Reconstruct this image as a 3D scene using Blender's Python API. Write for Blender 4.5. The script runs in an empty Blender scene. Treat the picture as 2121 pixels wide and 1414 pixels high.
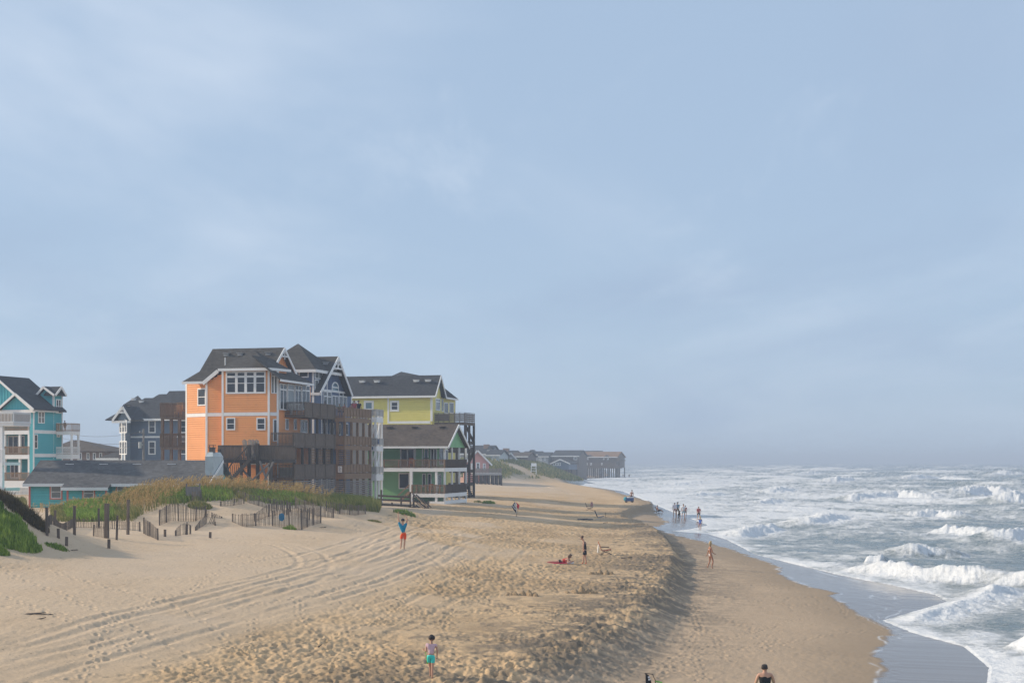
import bpy, bmesh, math, random
import numpy as np
from mathutils import Vector, Matrix

random.seed(7)
SC = bpy.context.scene
COL = SC.collection
R = math.radians

# ------------------------------------------------------------------ camera
CAM_H, F, CX, HY = 7.5, 2945.0, 1060.5, 954.0     # eye height, focal length and horizon in photo pixels
cam_data = bpy.data.cameras.new('camera')
cam_data.sensor_width, cam_data.lens = 36.0, 50.0
cam_data.shift_y = (HY - 707.0) / 2121.0
cam_data.clip_start, cam_data.clip_end = 0.5, 20000.0
cam = bpy.data.objects.new('camera', cam_data)
cam.location = (0, 0, CAM_H)
cam.rotation_euler = (R(90), 0, 0)
COL.objects.link(cam)
SC.camera = cam

# ------------------------------------------------------------------ light
SUN_ELEV, SUN_A = R(25), R(7)                      # the sun stands low on the left, a touch beyond the houses
sun_dir = Vector((-math.cos(SUN_A) * math.cos(SUN_ELEV), math.sin(SUN_A) * math.cos(SUN_ELEV), math.sin(SUN_ELEV)))
sd = bpy.data.lights.new('sun', 'SUN')
sd.energy, sd.angle, sd.color = 2.45, R(2.0), (1.0, 0.86, 0.68)
sun = bpy.data.objects.new('sun', sd)
sun.rotation_euler = sun_dir.to_track_quat('Z', 'Y').to_euler()
COL.objects.link(sun)

world = bpy.data.worlds.new('World')
SC.world = world
world.use_nodes = True
nt = world.node_tree
nt.nodes.clear()
def wn(t, **kw):
    n = nt.nodes.new(t)
    for k, v in kw.items():
        setattr(n, k, v)
    return n
sky = wn('ShaderNodeTexSky', sky_type='NISHITA')
sky.sun_disc = False
sky.sun_elevation = SUN_ELEV
sky.sun_rotation = math.atan2(sun_dir.x, sun_dir.y)
sky.air_density, sky.dust_density, sky.ozone_density = 1.0, 0.6, 1.6
tc = wn('ShaderNodeTexCoord')
sep = wn('ShaderNodeSeparateXYZ')
nt.links.new(tc.outputs['Generated'], sep.inputs[0])
def wmath(op, a, b=None, clamp=False):
    n = wn('ShaderNodeMath', operation=op)
    n.use_clamp = clamp
    for i, v in enumerate((a, b)):
        if v is None: continue
        if isinstance(v, (int, float)): n.inputs[i].default_value = v
        else: nt.links.new(v, n.inputs[i])
    return n.outputs[0]
zc = wmath('MAXIMUM', sep.outputs['Z'], 0.0)
den = wmath('ADD', zc, 0.13)
cu, cv = wmath('DIVIDE', sep.outputs['X'], den), wmath('DIVIDE', sep.outputs['Y'], den)
def cloud(scale, sx, sy, detail, lo, hi, seed, rough=0.55):
    cmb = wn('ShaderNodeCombineXYZ')
    nt.links.new(wmath('MULTIPLY', cu, sx), cmb.inputs[0])
    nt.links.new(wmath('MULTIPLY', cv, sy), cmb.inputs[1])
    cmb.inputs[2].default_value = seed
    n = wn('ShaderNodeTexNoise')
    n.inputs['Scale'].default_value = scale
    n.inputs['Detail'].default_value = detail
    n.inputs['Roughness'].default_value = rough
    n.inputs['Distortion'].default_value = 0.4
    nt.links.new(cmb.outputs[0], n.inputs['Vector'])
    m = wn('ShaderNodeMapRange')
    m.interpolation_type = 'SMOOTHSTEP'
    m.inputs['From Min'].default_value, m.inputs['From Max'].default_value = lo, hi
    nt.links.new(n.outputs['Fac'], m.inputs['Value'])
    return m.outputs[0]
def wmix(fac, a, b):
    n = wn('ShaderNodeMix', data_type='RGBA')
    for s, v in ((n.inputs[0], fac), (n.inputs[6], a), (n.inputs[7], b)):
        if isinstance(v, (int, float)): s.default_value = v
        elif isinstance(v, tuple): s.default_value = v
        else: nt.links.new(v, s)
    return n.outputs[2]
VEIL = (2.22, 2.90, 3.86, 1)        # thin high overcast
BRIGHT = (4.1, 4.55, 5.2, 1)
DULL = (2.05, 2.65, 3.6, 1)
c1 = wmix(0.90, sky.outputs[0], VEIL)
high = wmath('ADD', wmath('MULTIPLY', zc, 3.0, True), 0.12, True)      # clouds thin out toward the horizon
c2 = wmix(wmath('MULTIPLY', wmath('MULTIPLY', cloud(0.75, 1.0, 0.55, 5, 0.40, 0.72, 3.1), 0.80), high), c1, BRIGHT)
c3 = wmix(wmath('MULTIPLY', cloud(0.9, 0.9, 0.5, 4, 0.45, 0.8, 9.7), 0.75), c2, DULL)
c4 = wmix(wmath('MULTIPLY', wmath('MULTIPLY', cloud(2.3, 0.8, 0.35, 7, 0.52, 0.74, 5.5, 0.6), 0.34), high), c3, BRIGHT)
bg = wn('ShaderNodeBackground')
bg.inputs['Strength'].default_value = 0.10
nt.links.new(c4, bg.inputs['Color'])
wo = wn('ShaderNodeOutputWorld')
nt.links.new(bg.outputs[0], wo.inputs['Surface'])

SC.view_settings.view_transform = 'Standard'
SC.view_settings.look = 'None'
SC.view_settings.gamma = 1.0
SC.view_settings.exposure = 0.9
SC.cycles.max_bounces = 6
SC.cycles.volume_bounces = 0
SC.cycles.transparent_max_bounces = 12
SC.cycles.use_denoising = True

# ------------------------------------------------------------------ helpers
def tag(o, label=None, cat=None, group=None, kind=None):
    if label: o['label'] = label
    if cat: o['category'] = cat
    if group: o['group'] = group
    if kind: o['kind'] = kind
    return o

def thing(name, label, cat, loc=(0, 0, 0), rz=0.0, group=None):
    o = bpy.data.objects.new(name, None)
    o.empty_display_size = 0.2
    COL.objects.link(o)
    o.location = loc
    o.rotation_euler = (0, 0, rz)
    return tag(o, label, cat, group)

class MB:
    """Collects faces; build() links them as one mesh object."""
    def __init__(self):
        self.v, self.f = [], []
    def quad(self, *pts):
        n = len(self.v)
        self.v += [tuple(p) for p in pts]
        self.f.append(tuple(range(n, n + len(pts))))
        return self
    def box(self, x0, x1, y0, y1, z0, z1):
        if x0 > x1: x0, x1 = x1, x0
        if y0 > y1: y0, y1 = y1, y0
        if z0 > z1: z0, z1 = z1, z0
        n = len(self.v)
        self.v += [(x0, y0, z0), (x1, y0, z0), (x1, y1, z0), (x0, y1, z0), (x0, y0, z1), (x1, y0, z1), (x1, y1, z1), (x0, y1, z1)]
        self.f += [tuple(n + i for i in q) for q in ((0, 3, 2, 1), (4, 5, 6, 7), (0, 1, 5, 4), (1, 2, 6, 5), (2, 3, 7, 6), (3, 0, 4, 7))]
        return self
    def bar(self, a, b, w, h=None, up=(0, 0, 1)):
        """rectangular bar from a to b, w across, h along up"""
        h = h or w
        a, b = Vector(a), Vector(b)
        d = (b - a).normalized()
        u = Vector(up)
        if abs(d.dot(u)) > 0.97: u = Vector((0, 1, 0))
        s = d.cross(u).normalized() * (w / 2)
        t = s.cross(d).normalized() * (h / 2)
        n = len(self.v)
        for p in (a, b):
            self.v += [tuple(p - s - t), tuple(p + s - t), tuple(p + s + t), tuple(p - s + t)]
        self.f += [tuple(n + i for i in q) for q in ((0, 1, 2, 3), (7, 6, 5, 4), (0, 4, 5, 1), (1, 5, 6, 2), (2, 6, 7, 3), (3, 7, 4, 0))]
        return self
    def tube(self, pts, r, seg=6, r2=None):
        pts = [Vector(p) for p in pts]
        n0 = len(self.v)
        for i, p in enumerate(pts):
            d = (pts[min(i + 1, len(pts) - 1)] - pts[max(i - 1, 0)]).normalized()
            u = Vector((0, 0, 1)) if abs(d.z) < 0.9 else Vector((0, 1, 0))
            s = d.cross(u).normalized(); t = s.cross(d)
            rr = r if r2 is None else r + (r2 - r) * i / (len(pts) - 1)
            for k in range(seg):
                a = 2 * math.pi * k / seg
                self.v.append(tuple(p + s * (rr * math.cos(a)) + t * (rr * math.sin(a))))
        for i in range(len(pts) - 1):
            for k in range(seg):
                a, b = n0 + i * seg + k, n0 + i * seg + (k + 1) % seg
                self.f.append((a, b, b + seg, a + seg))
        self.f.append(tuple(n0 + k for k in range(seg))[::-1])
        self.f.append(tuple(n0 + (len(pts) - 1) * seg + k for k in range(seg)))
        return self
    def slab(self, poly, off):
        """polygon (list of 3d points) thickened by vector off"""
        off = Vector(off)
        n, k = len(self.v), len(poly)
        self.v += [tuple(Vector(p)) for p in poly] + [tuple(Vector(p) + off) for p in poly]
        self.f.append(tuple(range(n, n + k)))
        self.f.append(tuple(range(n + k, n + 2 * k))[::-1])
        for i in range(k):
            j = (i + 1) % k
            self.f.append((n + j, n + i, n + k + i, n + k + j))
        return self
    def build(self, name, mat, parent=None, smooth=False, fix=True):
        me = bpy.data.meshes.new(name)
        me.from_pydata(self.v, [], self.f)
        if fix:
            bm = bmesh.new(); bm.from_mesh(me)
            bmesh.ops.recalc_face_normals(bm, faces=bm.faces)
            bm.to_mesh(me); bm.free()
        if smooth:
            me.shade_smooth()
        me.materials.append(mat)
        o = bpy.data.objects.new(name, me)
        COL.objects.link(o)
        if parent: o.parent = parent
        return o

# ------------------------------------------------------------------ materials
def new_mat(name):
    m = bpy.data.materials.new(name)
    m.use_nodes = True
    t = m.node_tree
    return m, t, t.nodes['Principled BSDF']

def paint(name, col, rough=0.6, var=0.12, scale=3.0, bump=0.0, bscale=40.0, metal=0.0, coords='Object', spec=0.3, stretch=(1, 1, 1), dirt=None, dirt_lo=0.6, dirt_hi=0.75):
    """matt coloured surface with a little uneven wear in it"""
    m, t, p = new_mat(name)
    L = t.links.new
    tcn = t.nodes.new('ShaderNodeTexCoord')
    mp = t.nodes.new('ShaderNodeMapping')
    mp.inputs['Scale'].default_value = stretch
    L(tcn.outputs[coords], mp.inputs[0])
    nz = t.nodes.new('ShaderNodeTexNoise')
    nz.inputs['Scale'].default_value, nz.inputs['Detail'].default_value = scale, 6
    L(mp.outputs[0], nz.inputs['Vector'])
    mr = t.nodes.new('ShaderNodeMapRange')
    mr.inputs['From Min'].default_value, mr.inputs['From Max'].default_value = 0.25, 0.75
    mr.inputs['To Min'].default_value, mr.inputs['To Max'].default_value = 1 - var, 1 + var
    L(nz.outputs['Fac'], mr.inputs['Value'])
    mx = t.nodes.new('ShaderNodeVectorMath'); mx.operation = 'SCALE'
    mx.inputs[0].default_value = col
    L(mr.outputs[0], mx.inputs['Scale'])
    out = mx.outputs[0]
    if dirt:
        n2 = t.nodes.new('ShaderNodeTexNoise')
        n2.inputs['Scale'].default_value, n2.inputs['Detail'].default_value = scale * 2.7, 8
        n2.inputs['Roughness'].default_value = 0.7
        L(mp.outputs[0], n2.inputs['Vector'])
        r2 = t.nodes.new('ShaderNodeMapRange')
        r2.inputs['From Min'].default_value, r2.inputs['From Max'].default_value = dirt_lo, dirt_hi
        L(n2.outputs['Fac'], r2.inputs['Value'])
        mm = t.nodes.new('ShaderNodeMix'); mm.data_type = 'RGBA'
        L(r2.outputs[0], mm.inputs[0]); L(out, mm.inputs[6]); mm.inputs[7].default_value = (*dirt, 1)
        out = mm.outputs[2]
    L(out, p.inputs['Base Color'])
    p.inputs['Roughness'].default_value = rough
    p.inputs['Metallic'].default_value = metal
    p.inputs['Specular IOR Level'].default_value = spec
    if bump:
        nb = t.nodes.new('ShaderNodeTexNoise')
        nb.inputs['Scale'].default_value, nb.inputs['Detail'].default_value = bscale, 4
        L(mp.outputs[0], nb.inputs['Vector'])
        b = t.nodes.new('ShaderNodeBump')
        b.inputs['Distance'].default_value = bump
        L(nb.outputs['Fac'], b.inputs['Height']); L(b.outputs[0], p.inputs['Normal'])
    return m

# ------------------------------------------------------------------ numpy noise
def _hash(ix, iy, seed):
    h = (ix.astype(np.int64) * 374761393 + iy.astype(np.int64) * 668265263 + seed * 1442695041) & 0xffffffff
    h = ((h ^ (h >> 13)) * 1274126177) & 0xffffffff
    h = ((h ^ (h >> 16)) * 2246822519) & 0xffffffff
    return ((h ^ (h >> 15)) & 0xffffff).astype(np.float64) / 16777216.0

def vnoise(x, y, seed=0):
    ix, iy = np.floor(x), np.floor(y)
    fx, fy = x - ix, y - iy
    fx, fy = fx * fx * fx * (fx * (fx * 6 - 15) + 10), fy * fy * fy * (fy * (fy * 6 - 15) + 10)
    a, b = _hash(ix, iy, seed), _hash(ix + 1, iy, seed)
    c, d = _hash(ix, iy + 1, seed), _hash(ix + 1, iy + 1, seed)
    return (a + (b - a) * fx) * (1 - fy) + (c + (d - c) * fx) * fy

def fbm(x, y, seed=0, octv=4, gain=0.5):
    s, a, n = 0.0, 1.0, 0.0
    for i in range(octv):
        c, si = math.cos(0.7 * i + 0.3), math.sin(0.7 * i + 0.3)
        s = s + a * vnoise(x * c - y * si, x * si + y * c, seed + i * 17)
        n += a; a *= gain; x, y = x * 2.03, y * 2.03
    return s / n

def cells(x, y, seed=0):
    """distance to the nearest of one random point per unit cell, and that point's random number"""
    ix, iy = np.floor(x), np.floor(y)
    best = np.full(x.shape, 9.0); rid = np.zeros(x.shape)
    for dx in (-1, 0, 1):
        for dy in (-1, 0, 1):
            gx, gy = ix + dx, iy + dy
            d = np.hypot(gx + _hash(gx, gy, seed) - x, gy + _hash(gx, gy, seed + 5) - y)
            m = d < best
            best = np.where(m, d, best); rid = np.where(m, _hash(gx, gy, seed + 9), rid)
    return best, rid

def sstep(a, b, x):
    t = np.clip((x - a) / (b - a), 0, 1)
    return t * t * (3 - 2 * t)

def polydist(x, y, pts):
    """distance to a polyline, signed side, and the fraction along it"""
    best = np.full(x.shape, 1e9); side = np.zeros(x.shape); par = np.zeros(x.shape)
    seg = len(pts) - 1
    for i in range(seg):
        (ax, ay), (bx, by) = pts[i], pts[i + 1]
        ex, ey = bx - ax, by - ay
        L2 = ex * ex + ey * ey + 1e-9
        t = np.clip(((x - ax) * ex + (y - ay) * ey) / L2, 0, 1)
        px, py = x - ax - t * ex, y - ay - t * ey
        d = np.hypot(px, py)
        m = d < best
        best = np.where(m, d, best)
        side = np.where(m, np.sign(ex * py - ey * px), side)
        par = np.where(m, (i + t) / seg, par)
    return best, side, par

def grid_mesh(name, X, Y, Z, mat, attrs, mask=None):
    ny, nx = X.shape
    co = np.stack([X, Y, Z], -1).reshape(-1, 3).astype(np.float32)
    idx = np.arange(ny * nx).reshape(ny, nx)
    q = np.stack([idx[:-1, :-1], idx[:-1, 1:], idx[1:, 1:], idx[1:, :-1]], -1).reshape(-1, 4)
    if mask is not None:
        mk = mask.reshape(-1)
        keep = mk[q].any(1)
        q = q[keep]
        used = np.zeros(len(co), bool); used[q.reshape(-1)] = True
        remap = np.cumsum(used) - 1
        q = remap[q]; co = co[used]
    else:
        used = np.ones(len(co), bool)
    me = bpy.data.meshes.new(name)
    me.vertices.add(len(co)); me.vertices.foreach_set('co', co.reshape(-1))
    me.loops.add(q.size); me.loops.foreach_set('vertex_index', q.reshape(-1).astype(np.int32))
    me.polygons.add(len(q))
    me.polygons.foreach_set('loop_start', np.arange(0, q.size, 4, dtype=np.int32))
    me.polygons.foreach_set('loop_total', np.full(len(q), 4, dtype=np.int32))
    me.update(calc_edges=True)
    me.shade_smooth()
    for k, a in attrs.items():
        at = me.attributes.new(k, 'FLOAT', 'POINT')
        at.data.foreach_set('value', a.reshape(-1)[used].astype(np.float32))
    me.materials.append(mat)
    o = bpy.data.objects.new(name, me)
    COL.objects.link(o)
    return o
# ------------------------------------------------------------------ the beach, measured along the shore (y) in metres
T_WATER = np.array([(20, 13), (48, 16.1), (51.6, 17.4), (57.7, 18.4), (62, 17.7), (67, 17.6), (71, 20.2), (76, 23.4), (80, 23.9), (85.6, 23), (93.6, 21.6), (104.7, 20.6), (114, 19.6),
    (136, 20.6), (146, 20.2), (151, 16.6), (156, 19.5), (166, 23), (204, 23.5), (251, 24.7), (350, 27.3), (400, 24), (441, 19.4), (513, 16), (555, 15), (580, 24), (600, 34), (640, 46), (700, 55), (790, 58), (1000, 70), (3000, 160), (20000, 800)], float)
T_WET = np.array([(20, 9), (48, 12.0), (52, 13.4), (56, 14.1), (61, 16.4), (66, 16.6), (71.7, 16.5), (78, 17.5), (87, 16.6), (99, 18.3), (114, 18.4), (125, 17.5), (135, 15.6), (150, 14.2), (166, 18), (204, 20.2), (251, 22), (350, 24.5),
    (400, 21.5), (441, 17), (513, 12), (555, 10), (580, 17), (600, 26), (640, 38), (700, 48), (790, 52), (1000, 65), (3000, 150), (20000, 700)], float)
T_SCARP = np.array([(15, -9), (30, -5), (41, -0.6), (53, 3.2), (64.5, 5.9), (80, 8.6), (94.6, 10.6), (108, 11.9), (119, 12.6), (135, 13.2), (150, 13.2), (160, 12.2), (174, 13.2), (190, 16), (205, 20), (220, 21), (250, 20.5), (300, 19), (350, 17), (441, 12), (513, 6), (555, 2), (600, 14), (640, 26), (720, 36), (1000, 50), (20000, 600)], float)
T_RISE_D = np.array([-5, 0, 6, 10, 15, 22, 30, 45, 80, 400.0])
T_RISE_Z = np.array([1.3, 1.3, 1.5, 1.85, 2.4, 2.85, 3.25, 3.8, 4.0, 4.0])

DUNE = [(-60, 102, 3.3, 9), (-45, 102, 3.3, 9), (-36, 103, 3.2, 10), (-31, 104, 3.4, 11), (-28, 105, 4.1, 12), (-25, 107, 5.05, 12), (-22.5, 108, 5.2, 12), (-19, 110, 4.8, 12), (-16, 112, 4.25, 11), (-13, 115, 3.9, 9), (-10, 118, 3.4, 6)]
FARD = [(-36, 320, 4.5, 20), (-19, 375, 7.4, 25), (-8, 430, 7.8, 28), (2, 480, 7.4, 30), (6, 540, 6.0, 26), (10, 600, 4.5, 20), (16, 680, 3.4, 20)]

def crest(x, y, tab, z):
    best = np.full(x.shape, -1.0)
    for i in range(len(tab) - 1):
        ax, ay, az, aw = tab[i]; bx, by, bz, bw = tab[i + 1]
        ex, ey = bx - ax, by - ay
        t = np.clip(((x - ax) * ex + (y - ay) * ey) / (ex * ex + ey * ey), 0, 1)
        d = np.hypot(x - ax - t * ex, y - ay - t * ey)
        w = aw + (bw - aw) * t
        best = np.maximum(best, (az + (bz - az) * t - z) * 0.5 * (1 + np.cos(np.pi * np.clip(d / w, 0, 1))))
    return np.maximum(best, 0)

def gauss(x, y, cx, cy, h, rx, ry):
    return h * np.exp(-((x - cx) / rx) ** 2 - ((y - cy) / ry) ** 2)

def base_ground(x, y):
    x, y = np.asarray(x, float), np.asarray(y, float)
    xs = np.interp(y, T_SCARP[:, 0], T_SCARP[:, 1]) + 0.5 * (fbm(y * 0.35, y * 0 + 3.3, 41, 3) - 0.5) * sstep(60, 100, y)
    xw = np.interp(y, T_WATER[:, 0], T_WATER[:, 1])
    d = xs - x
    rise = np.interp(d, T_RISE_D, T_RISE_Z)
    flat = np.interp(y, [0, 95, 170, 300, 800], [1.0, 1.0, 0.82, 0.6, 0.35])
    z_berm = 1.3 + (rise - 1.3) * flat
    s = np.clip((x - xs) / np.maximum(xw - xs, 2.0), 0, 1)
    foot = np.interp(y, [30, 60, 95, 210, 260, 400, 720], [0.70, 0.72, 0.68, 0.62, 1.2, 1.2, 0.6])
    z_fore = foot * (1 - s) ** 1.15
    wd = np.interp(y, [30, 55, 80, 100, 230, 300], [4.0, 2.8, 1.5, 0.8, 0.8, 4])
    k = sstep(0, 1, (x - xs) / wd)
    z = z_berm * (1 - k) + z_fore * k
    z = np.where(x > xw, -0.045 * np.minimum(x - xw, 60), z)
    z = z + crest(x, y, DUNE, z) + crest(x, y, FARD, z)
    # the near dune on the left and the humps along the sand fences
    z = z + gauss(x, y, -27, 67, 3.3, 4.6, 6.0) + gauss(x, y, -38, 74, 3.0, 8, 9)
    z = z + gauss(x, y, -19.5, 95, 0.55, 3.5, 2.8) + gauss(x, y, -15.5, 97, 0.8, 2.4, 2.6) + gauss(x, y, -24.5, 93, 0.4, 2.5, 2.5) + gauss(x, y, -12, 100, 0.5, 2, 3)
    return z

def px_ground(px, py, it=25):
    """the point of the bare ground seen at a photo pixel"""
    t, k = (px - CX) / F, (py - HY) / F
    a, b = 24.0, 900.0
    for n in (500, 40, 30):
        D = np.geomspace(a, b, n)
        hit = np.nonzero(base_ground(t * D, D) >= CAM_H - k * D)[0]
        i = max(1, hit[0]) if len(hit) else n - 1
        a, b = D[i - 1], D[i]
    return t * b, float(b)

def at(px, py, D):
    return Vector(((px - CX) / F * D, D, CAM_H - (py - HY) / F * D))

def gz(x, y):
    return float(base_ground(x, y))

TRACKS = [
    [(-60, 1420), (100, 1370), (230, 1340), (420, 1290), (560, 1245), (680, 1210), (800, 1168), (900, 1132), (1000, 1100), (1090, 1078)],
    [(-40, 1380), (200, 1320), (400, 1262), (540, 1222), (640, 1195), (740, 1165), (830, 1132), (900, 1106), (950, 1086)],
    [(60, 1345), (240, 1290), (420, 1240), (560, 1205), (660, 1182), (740, 1150), (800, 1120), (840, 1095)],
    [(200, 1390), (420, 1330), (620, 1275), (800, 1225), (920, 1180), (965, 1158), (1000, 1132)],
    [(430, 1225), (560, 1200), (625, 1185), (650, 1170), (640, 1150), (590, 1130), (520, 1118)],
    [(965, 1205), (955, 1180), (925, 1158), (880, 1142), (800, 1128), (700, 1122)],
    [(690, 1215), (760, 1195), (850, 1160), (910, 1128), (925, 1105), (900, 1090)],
    [(560, 1165), (660, 1150), (760, 1120), (860, 1085), (960, 1060)],
    [(1010, 1090), (1050, 1060), (1070, 1035), (1060, 1020)],
    [(700, 1330), (850, 1265), (980, 1200), (1060, 1140), (1120, 1100)],
]

def terrain():
    t_cols = np.concatenate([np.linspace(-12, -0.7, 40)[:-1], np.linspace(-0.7, -0.372, 120)[:-1], np.linspace(-0.372, 0.275, 840)[:-1], np.linspace(0.275, 3, 40)])
    ys, y = [], 26.0
    while y < 12000:
        ys.append(y)
        st = y * y / (6.0 * 1422) * 0.42
        if y < 128: st = min(st, 0.30)
        elif y < 260: st = min(st, 0.8)
        y += max(st, 0.06)
        if y > 1500: y *= 1.08
    ys = np.array(ys)
    X, Y = np.meshgrid(t_cols, ys)
    X = X * Y
    xs = np.interp(Y, T_SCARP[:, 0], T_SCARP[:, 1])
    xw = np.interp(Y, T_WATER[:, 0], T_WATER[:, 1])
    xe = np.interp(Y, T_WET[:, 0], T_WET[:, 1]) + 1.1 * (fbm(Y * 0.55, Y * 0 + 7.7, 91, 3) - 0.5)
    Z = base_ground(X, Y)
    fine = Y < 330
    def near(fn):
        out = np.zeros(X.shape); out[fine] = fn(X[fine], Y[fine]); return out
    fore = sstep(0.2, 1.8, X - xs)                      # 1 on the washed lower beach
    tl = np.interp(Y, [20, 33, 56, 82, 105, 200, 400], [-15, -11.5, -6.5, -2.5, -10, -14, -14])
    tramp = sstep(-1.5, 2.5, X - tl) * (1 - 0.80 * fore) * (1 - sstep(150, 330, Y))
    tramp = np.maximum(tramp, 0.16 * (1 - fore) * (Y < 170)) * np.clip(0.15 + 1.9 * near(lambda a, b: sstep(.25, .75, fbm(a * 0.22, b * 0.13, 5, 4))), 0.15, 1.45)
    pits = near(lambda a, b: 1 - np.clip(cells(a / 0.21, b / 0.32, 3)[0] / 0.6, 0, 1)) * near(lambda a, b: cells(a / 0.21, b / 0.32, 3)[1] > 0.25)
    pits2 = near(lambda a, b: 1 - np.clip(cells(a / 0.46, b / 0.66, 13)[0] / 0.55, 0, 1))
    lump = near(lambda a, b: fbm(a / 0.18, b / 0.26, 21, 3) - 0.5)
    Z = Z + tramp * (-0.042 * pits - 0.036 * pits2 + 0.068 * lump)
    # crumbled clods and runnels along the scarp
    sc = np.exp(-((X - xs - 0.3) / 1.9) ** 2) * (1 - sstep(230, 330, Y))
    run = near(lambda a, b: fbm(a * 0.45, b * 1.4, 33, 4) - 0.5)
    Z = Z + sc * (0.38 * run + 0.14 * lump) * np.interp(Y, [40, 60, 100, 300], [0.9, 1.0, 0.8, 0.8])
    # soft wind ripples and swells on the dry upper beach
    dry = (1 - tramp.clip(0, 1)) * (1 - fore)
    Z = Z + dry * near(lambda a, b: 0.20 * (fbm(a * 0.16, b * 0.22, 51, 3) - 0.5) + 0.035 * (fbm(a * 0.9, b * 1.7, 52, 3) - 0.5))
    Z = Z + fore * (X < xw) * near(lambda a, b: 0.05 * (fbm(a * 0.3, b * 0.12, 61, 3) - 0.5) + 0.012 * (fbm(a * 2, b * 2, 62, 2) - 0.5))
    far_amp = sstep(200, 330, Y) * (X < xs - 10)
    Z = Z + far_amp * 0.9 * (fbm(X * 0.03, Y * 0.03, 71, 4) - 0.5)
    # trails of single footprints
    rngf = np.random.default_rng(77)
    for k in range(95):
        y0 = 36 + 80 * rngf.uniform(0, 1) ** 1.4; x0 = rngf.uniform(np.interp(y0, [36, 110], [-11, -22]), np.interp(y0, T_WET[:, 0], T_WET[:, 1]) - .5)
        hd = rngf.normal(math.pi / 2, .55) if rngf.uniform() < .7 else rngf.uniform(0, 6.28)
        size, sgn = rngf.uniform(.75, 1.15), 1
        for i in range(int(rngf.uniform(12, 60))):
            hd += rngf.normal(0, .05); sgn = -sgn
            x0 += .62 * size * math.cos(hd); y0 += .62 * size * math.sin(hd)
            fx, fy = x0 - .11 * sgn * math.sin(hd), y0 + .11 * sgn * math.cos(hd)
            if not (28 < fy < 125): break
            r0, r1 = np.searchsorted(ys, (fy - .45, fy + .45)); c0, c1 = np.searchsorted(t_cols, ((fx - .4) / fy, (fx + .4) / fy))
            if r1 <= r0 or c1 <= c0: continue
            xx, yy = X[r0:r1, c0:c1] - fx, Y[r0:r1, c0:c1] - fy
            a_, b_ = xx * math.cos(hd) + yy * math.sin(hd), -xx * math.sin(hd) + yy * math.cos(hd)
            rr = np.hypot(a_ / (.17 * size), b_ / (.085 * size))
            dep = .075 * (1 - .65 * fore[r0:r1, c0:c1]) * (X[r0:r1, c0:c1] < xe[r0:r1, c0:c1]) * (.28 + .72 * np.maximum(tramp, fore)[r0:r1, c0:c1].clip(0, 1))
            Z[r0:r1, c0:c1] += dep * (-np.exp(-rr ** 4) + .42 * np.exp(-((rr - 1.45) / .35) ** 2))
    # tyre ruts
    rut = np.zeros(X.shape)
    sel = (Y < 175) & (X < 12) & (X > -30)
    xx, yy = X[sel], Y[sel]
    wob = 0.18 * (fbm(xx * 0.4, yy * 0.4, 81, 2) - 0.5)
    acc = np.zeros(xx.shape)
    for tr in TRACKS:
        w = [px_ground(*p) for p in tr]
        # smooth the polyline
        P = np.array(w)
        tt = np.linspace(0, len(P) - 1, len(P) * 4 - 3)
        i0 = np.clip(tt.astype(int), 0, len(P) - 2); fr = (tt - i0)[:, None]
        pm, p0, p1, p2 = P[np.clip(i0 - 1, 0, None)], P[i0], P[i0 + 1], P[np.clip(i0 + 2, None, len(P) - 1)]
        C = 0.5 * (2 * p0 + (p1 - pm) * fr + (2 * pm - 5 * p0 + 4 * p1 - p2) * fr ** 2 + (3 * p0 - pm - 3 * p1 + p2) * fr ** 3)
        bb = (xx > C[:, 0].min() - 2) & (xx < C[:, 0].max() + 2) & (yy > C[:, 1].min() - 2) & (yy < C[:, 1].max() + 2)
        d, sd_, pr = polydist(xx[bb], yy[bb], [tuple(c) for c in C])
        e = np.abs(d - 0.8 + wob[bb])
        g = -0.11 * np.exp(-(e / 0.14) ** 2) + 0.05 * np.exp(-((e - 0.30) / 0.11) ** 2)
        fade = np.clip(-0.25 + 2.2 * fbm(xx[bb] * .8, yy[bb] * .5, 7, 4), 0.05, 1.25) * np.minimum(1, 6 * np.minimum(pr, 1 - pr) + 0.15)
        acc[bb] += g * fade
    rut[sel] = np.clip(acc, -0.13, 0.08) * 0.36
    Z = Z + rut * (1 - 0.5 * tramp.clip(0, 1))
    # sand colour masks: wet, damp, heavy dark grains with painted shade, pale blown grains
    wob2 = near(lambda a, b: 0.5 * (fbm(a * 0.8, b * 0.5, 95, 3) - 0.5))
    wet = sstep(-0.05, 0.35, X + wob2 - xe)
    damp = sstep(-4.5, 0.0, X + wob2 - xe)
    n1, n2 = near(lambda a, b: fbm(a * 0.35, b * 0.22, 101, 4)), near(lambda a, b: fbm(a * 1.6, b * 2.4, 102, 3))
    dark = np.exp(-((X - xs + 0.2) / 4.2) ** 2) * sstep(0.36, 0.60, 0.45 * n1 + 0.55 * n2) * (1 - sstep(110, 200, Y))  # heavy mineral grains, with the shadow of clods painted in
    dark = np.maximum(dark, 0.75 * tramp.clip(0, 1) * pits2 * sstep(0.45, 0.65, n1) * (Y < 200))  # shade in the trampled pits, put into the colour
    dark = np.maximum(dark, 0.55 * sc * sstep(95, 120, Y))  # shade of the farther scarp, put into the colour
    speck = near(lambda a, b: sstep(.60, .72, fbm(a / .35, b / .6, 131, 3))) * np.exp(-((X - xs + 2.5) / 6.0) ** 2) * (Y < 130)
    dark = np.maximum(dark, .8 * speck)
    dark = np.maximum(dark, .95 * np.exp(-((X - xs - 0.7) / 1.25) ** 2) * sstep(.30, .55, n2) * (Y < 150))  # scarp face turned from the sun: its shade painted in clumps
    pale = (1 - tramp.clip(0, 1)) * (1 - fore) * sstep(4, 14, xs - X)
    moist = sstep(0.42, 0.68, n1) * (1 - fore) * tramp.clip(0, 1)
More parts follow.
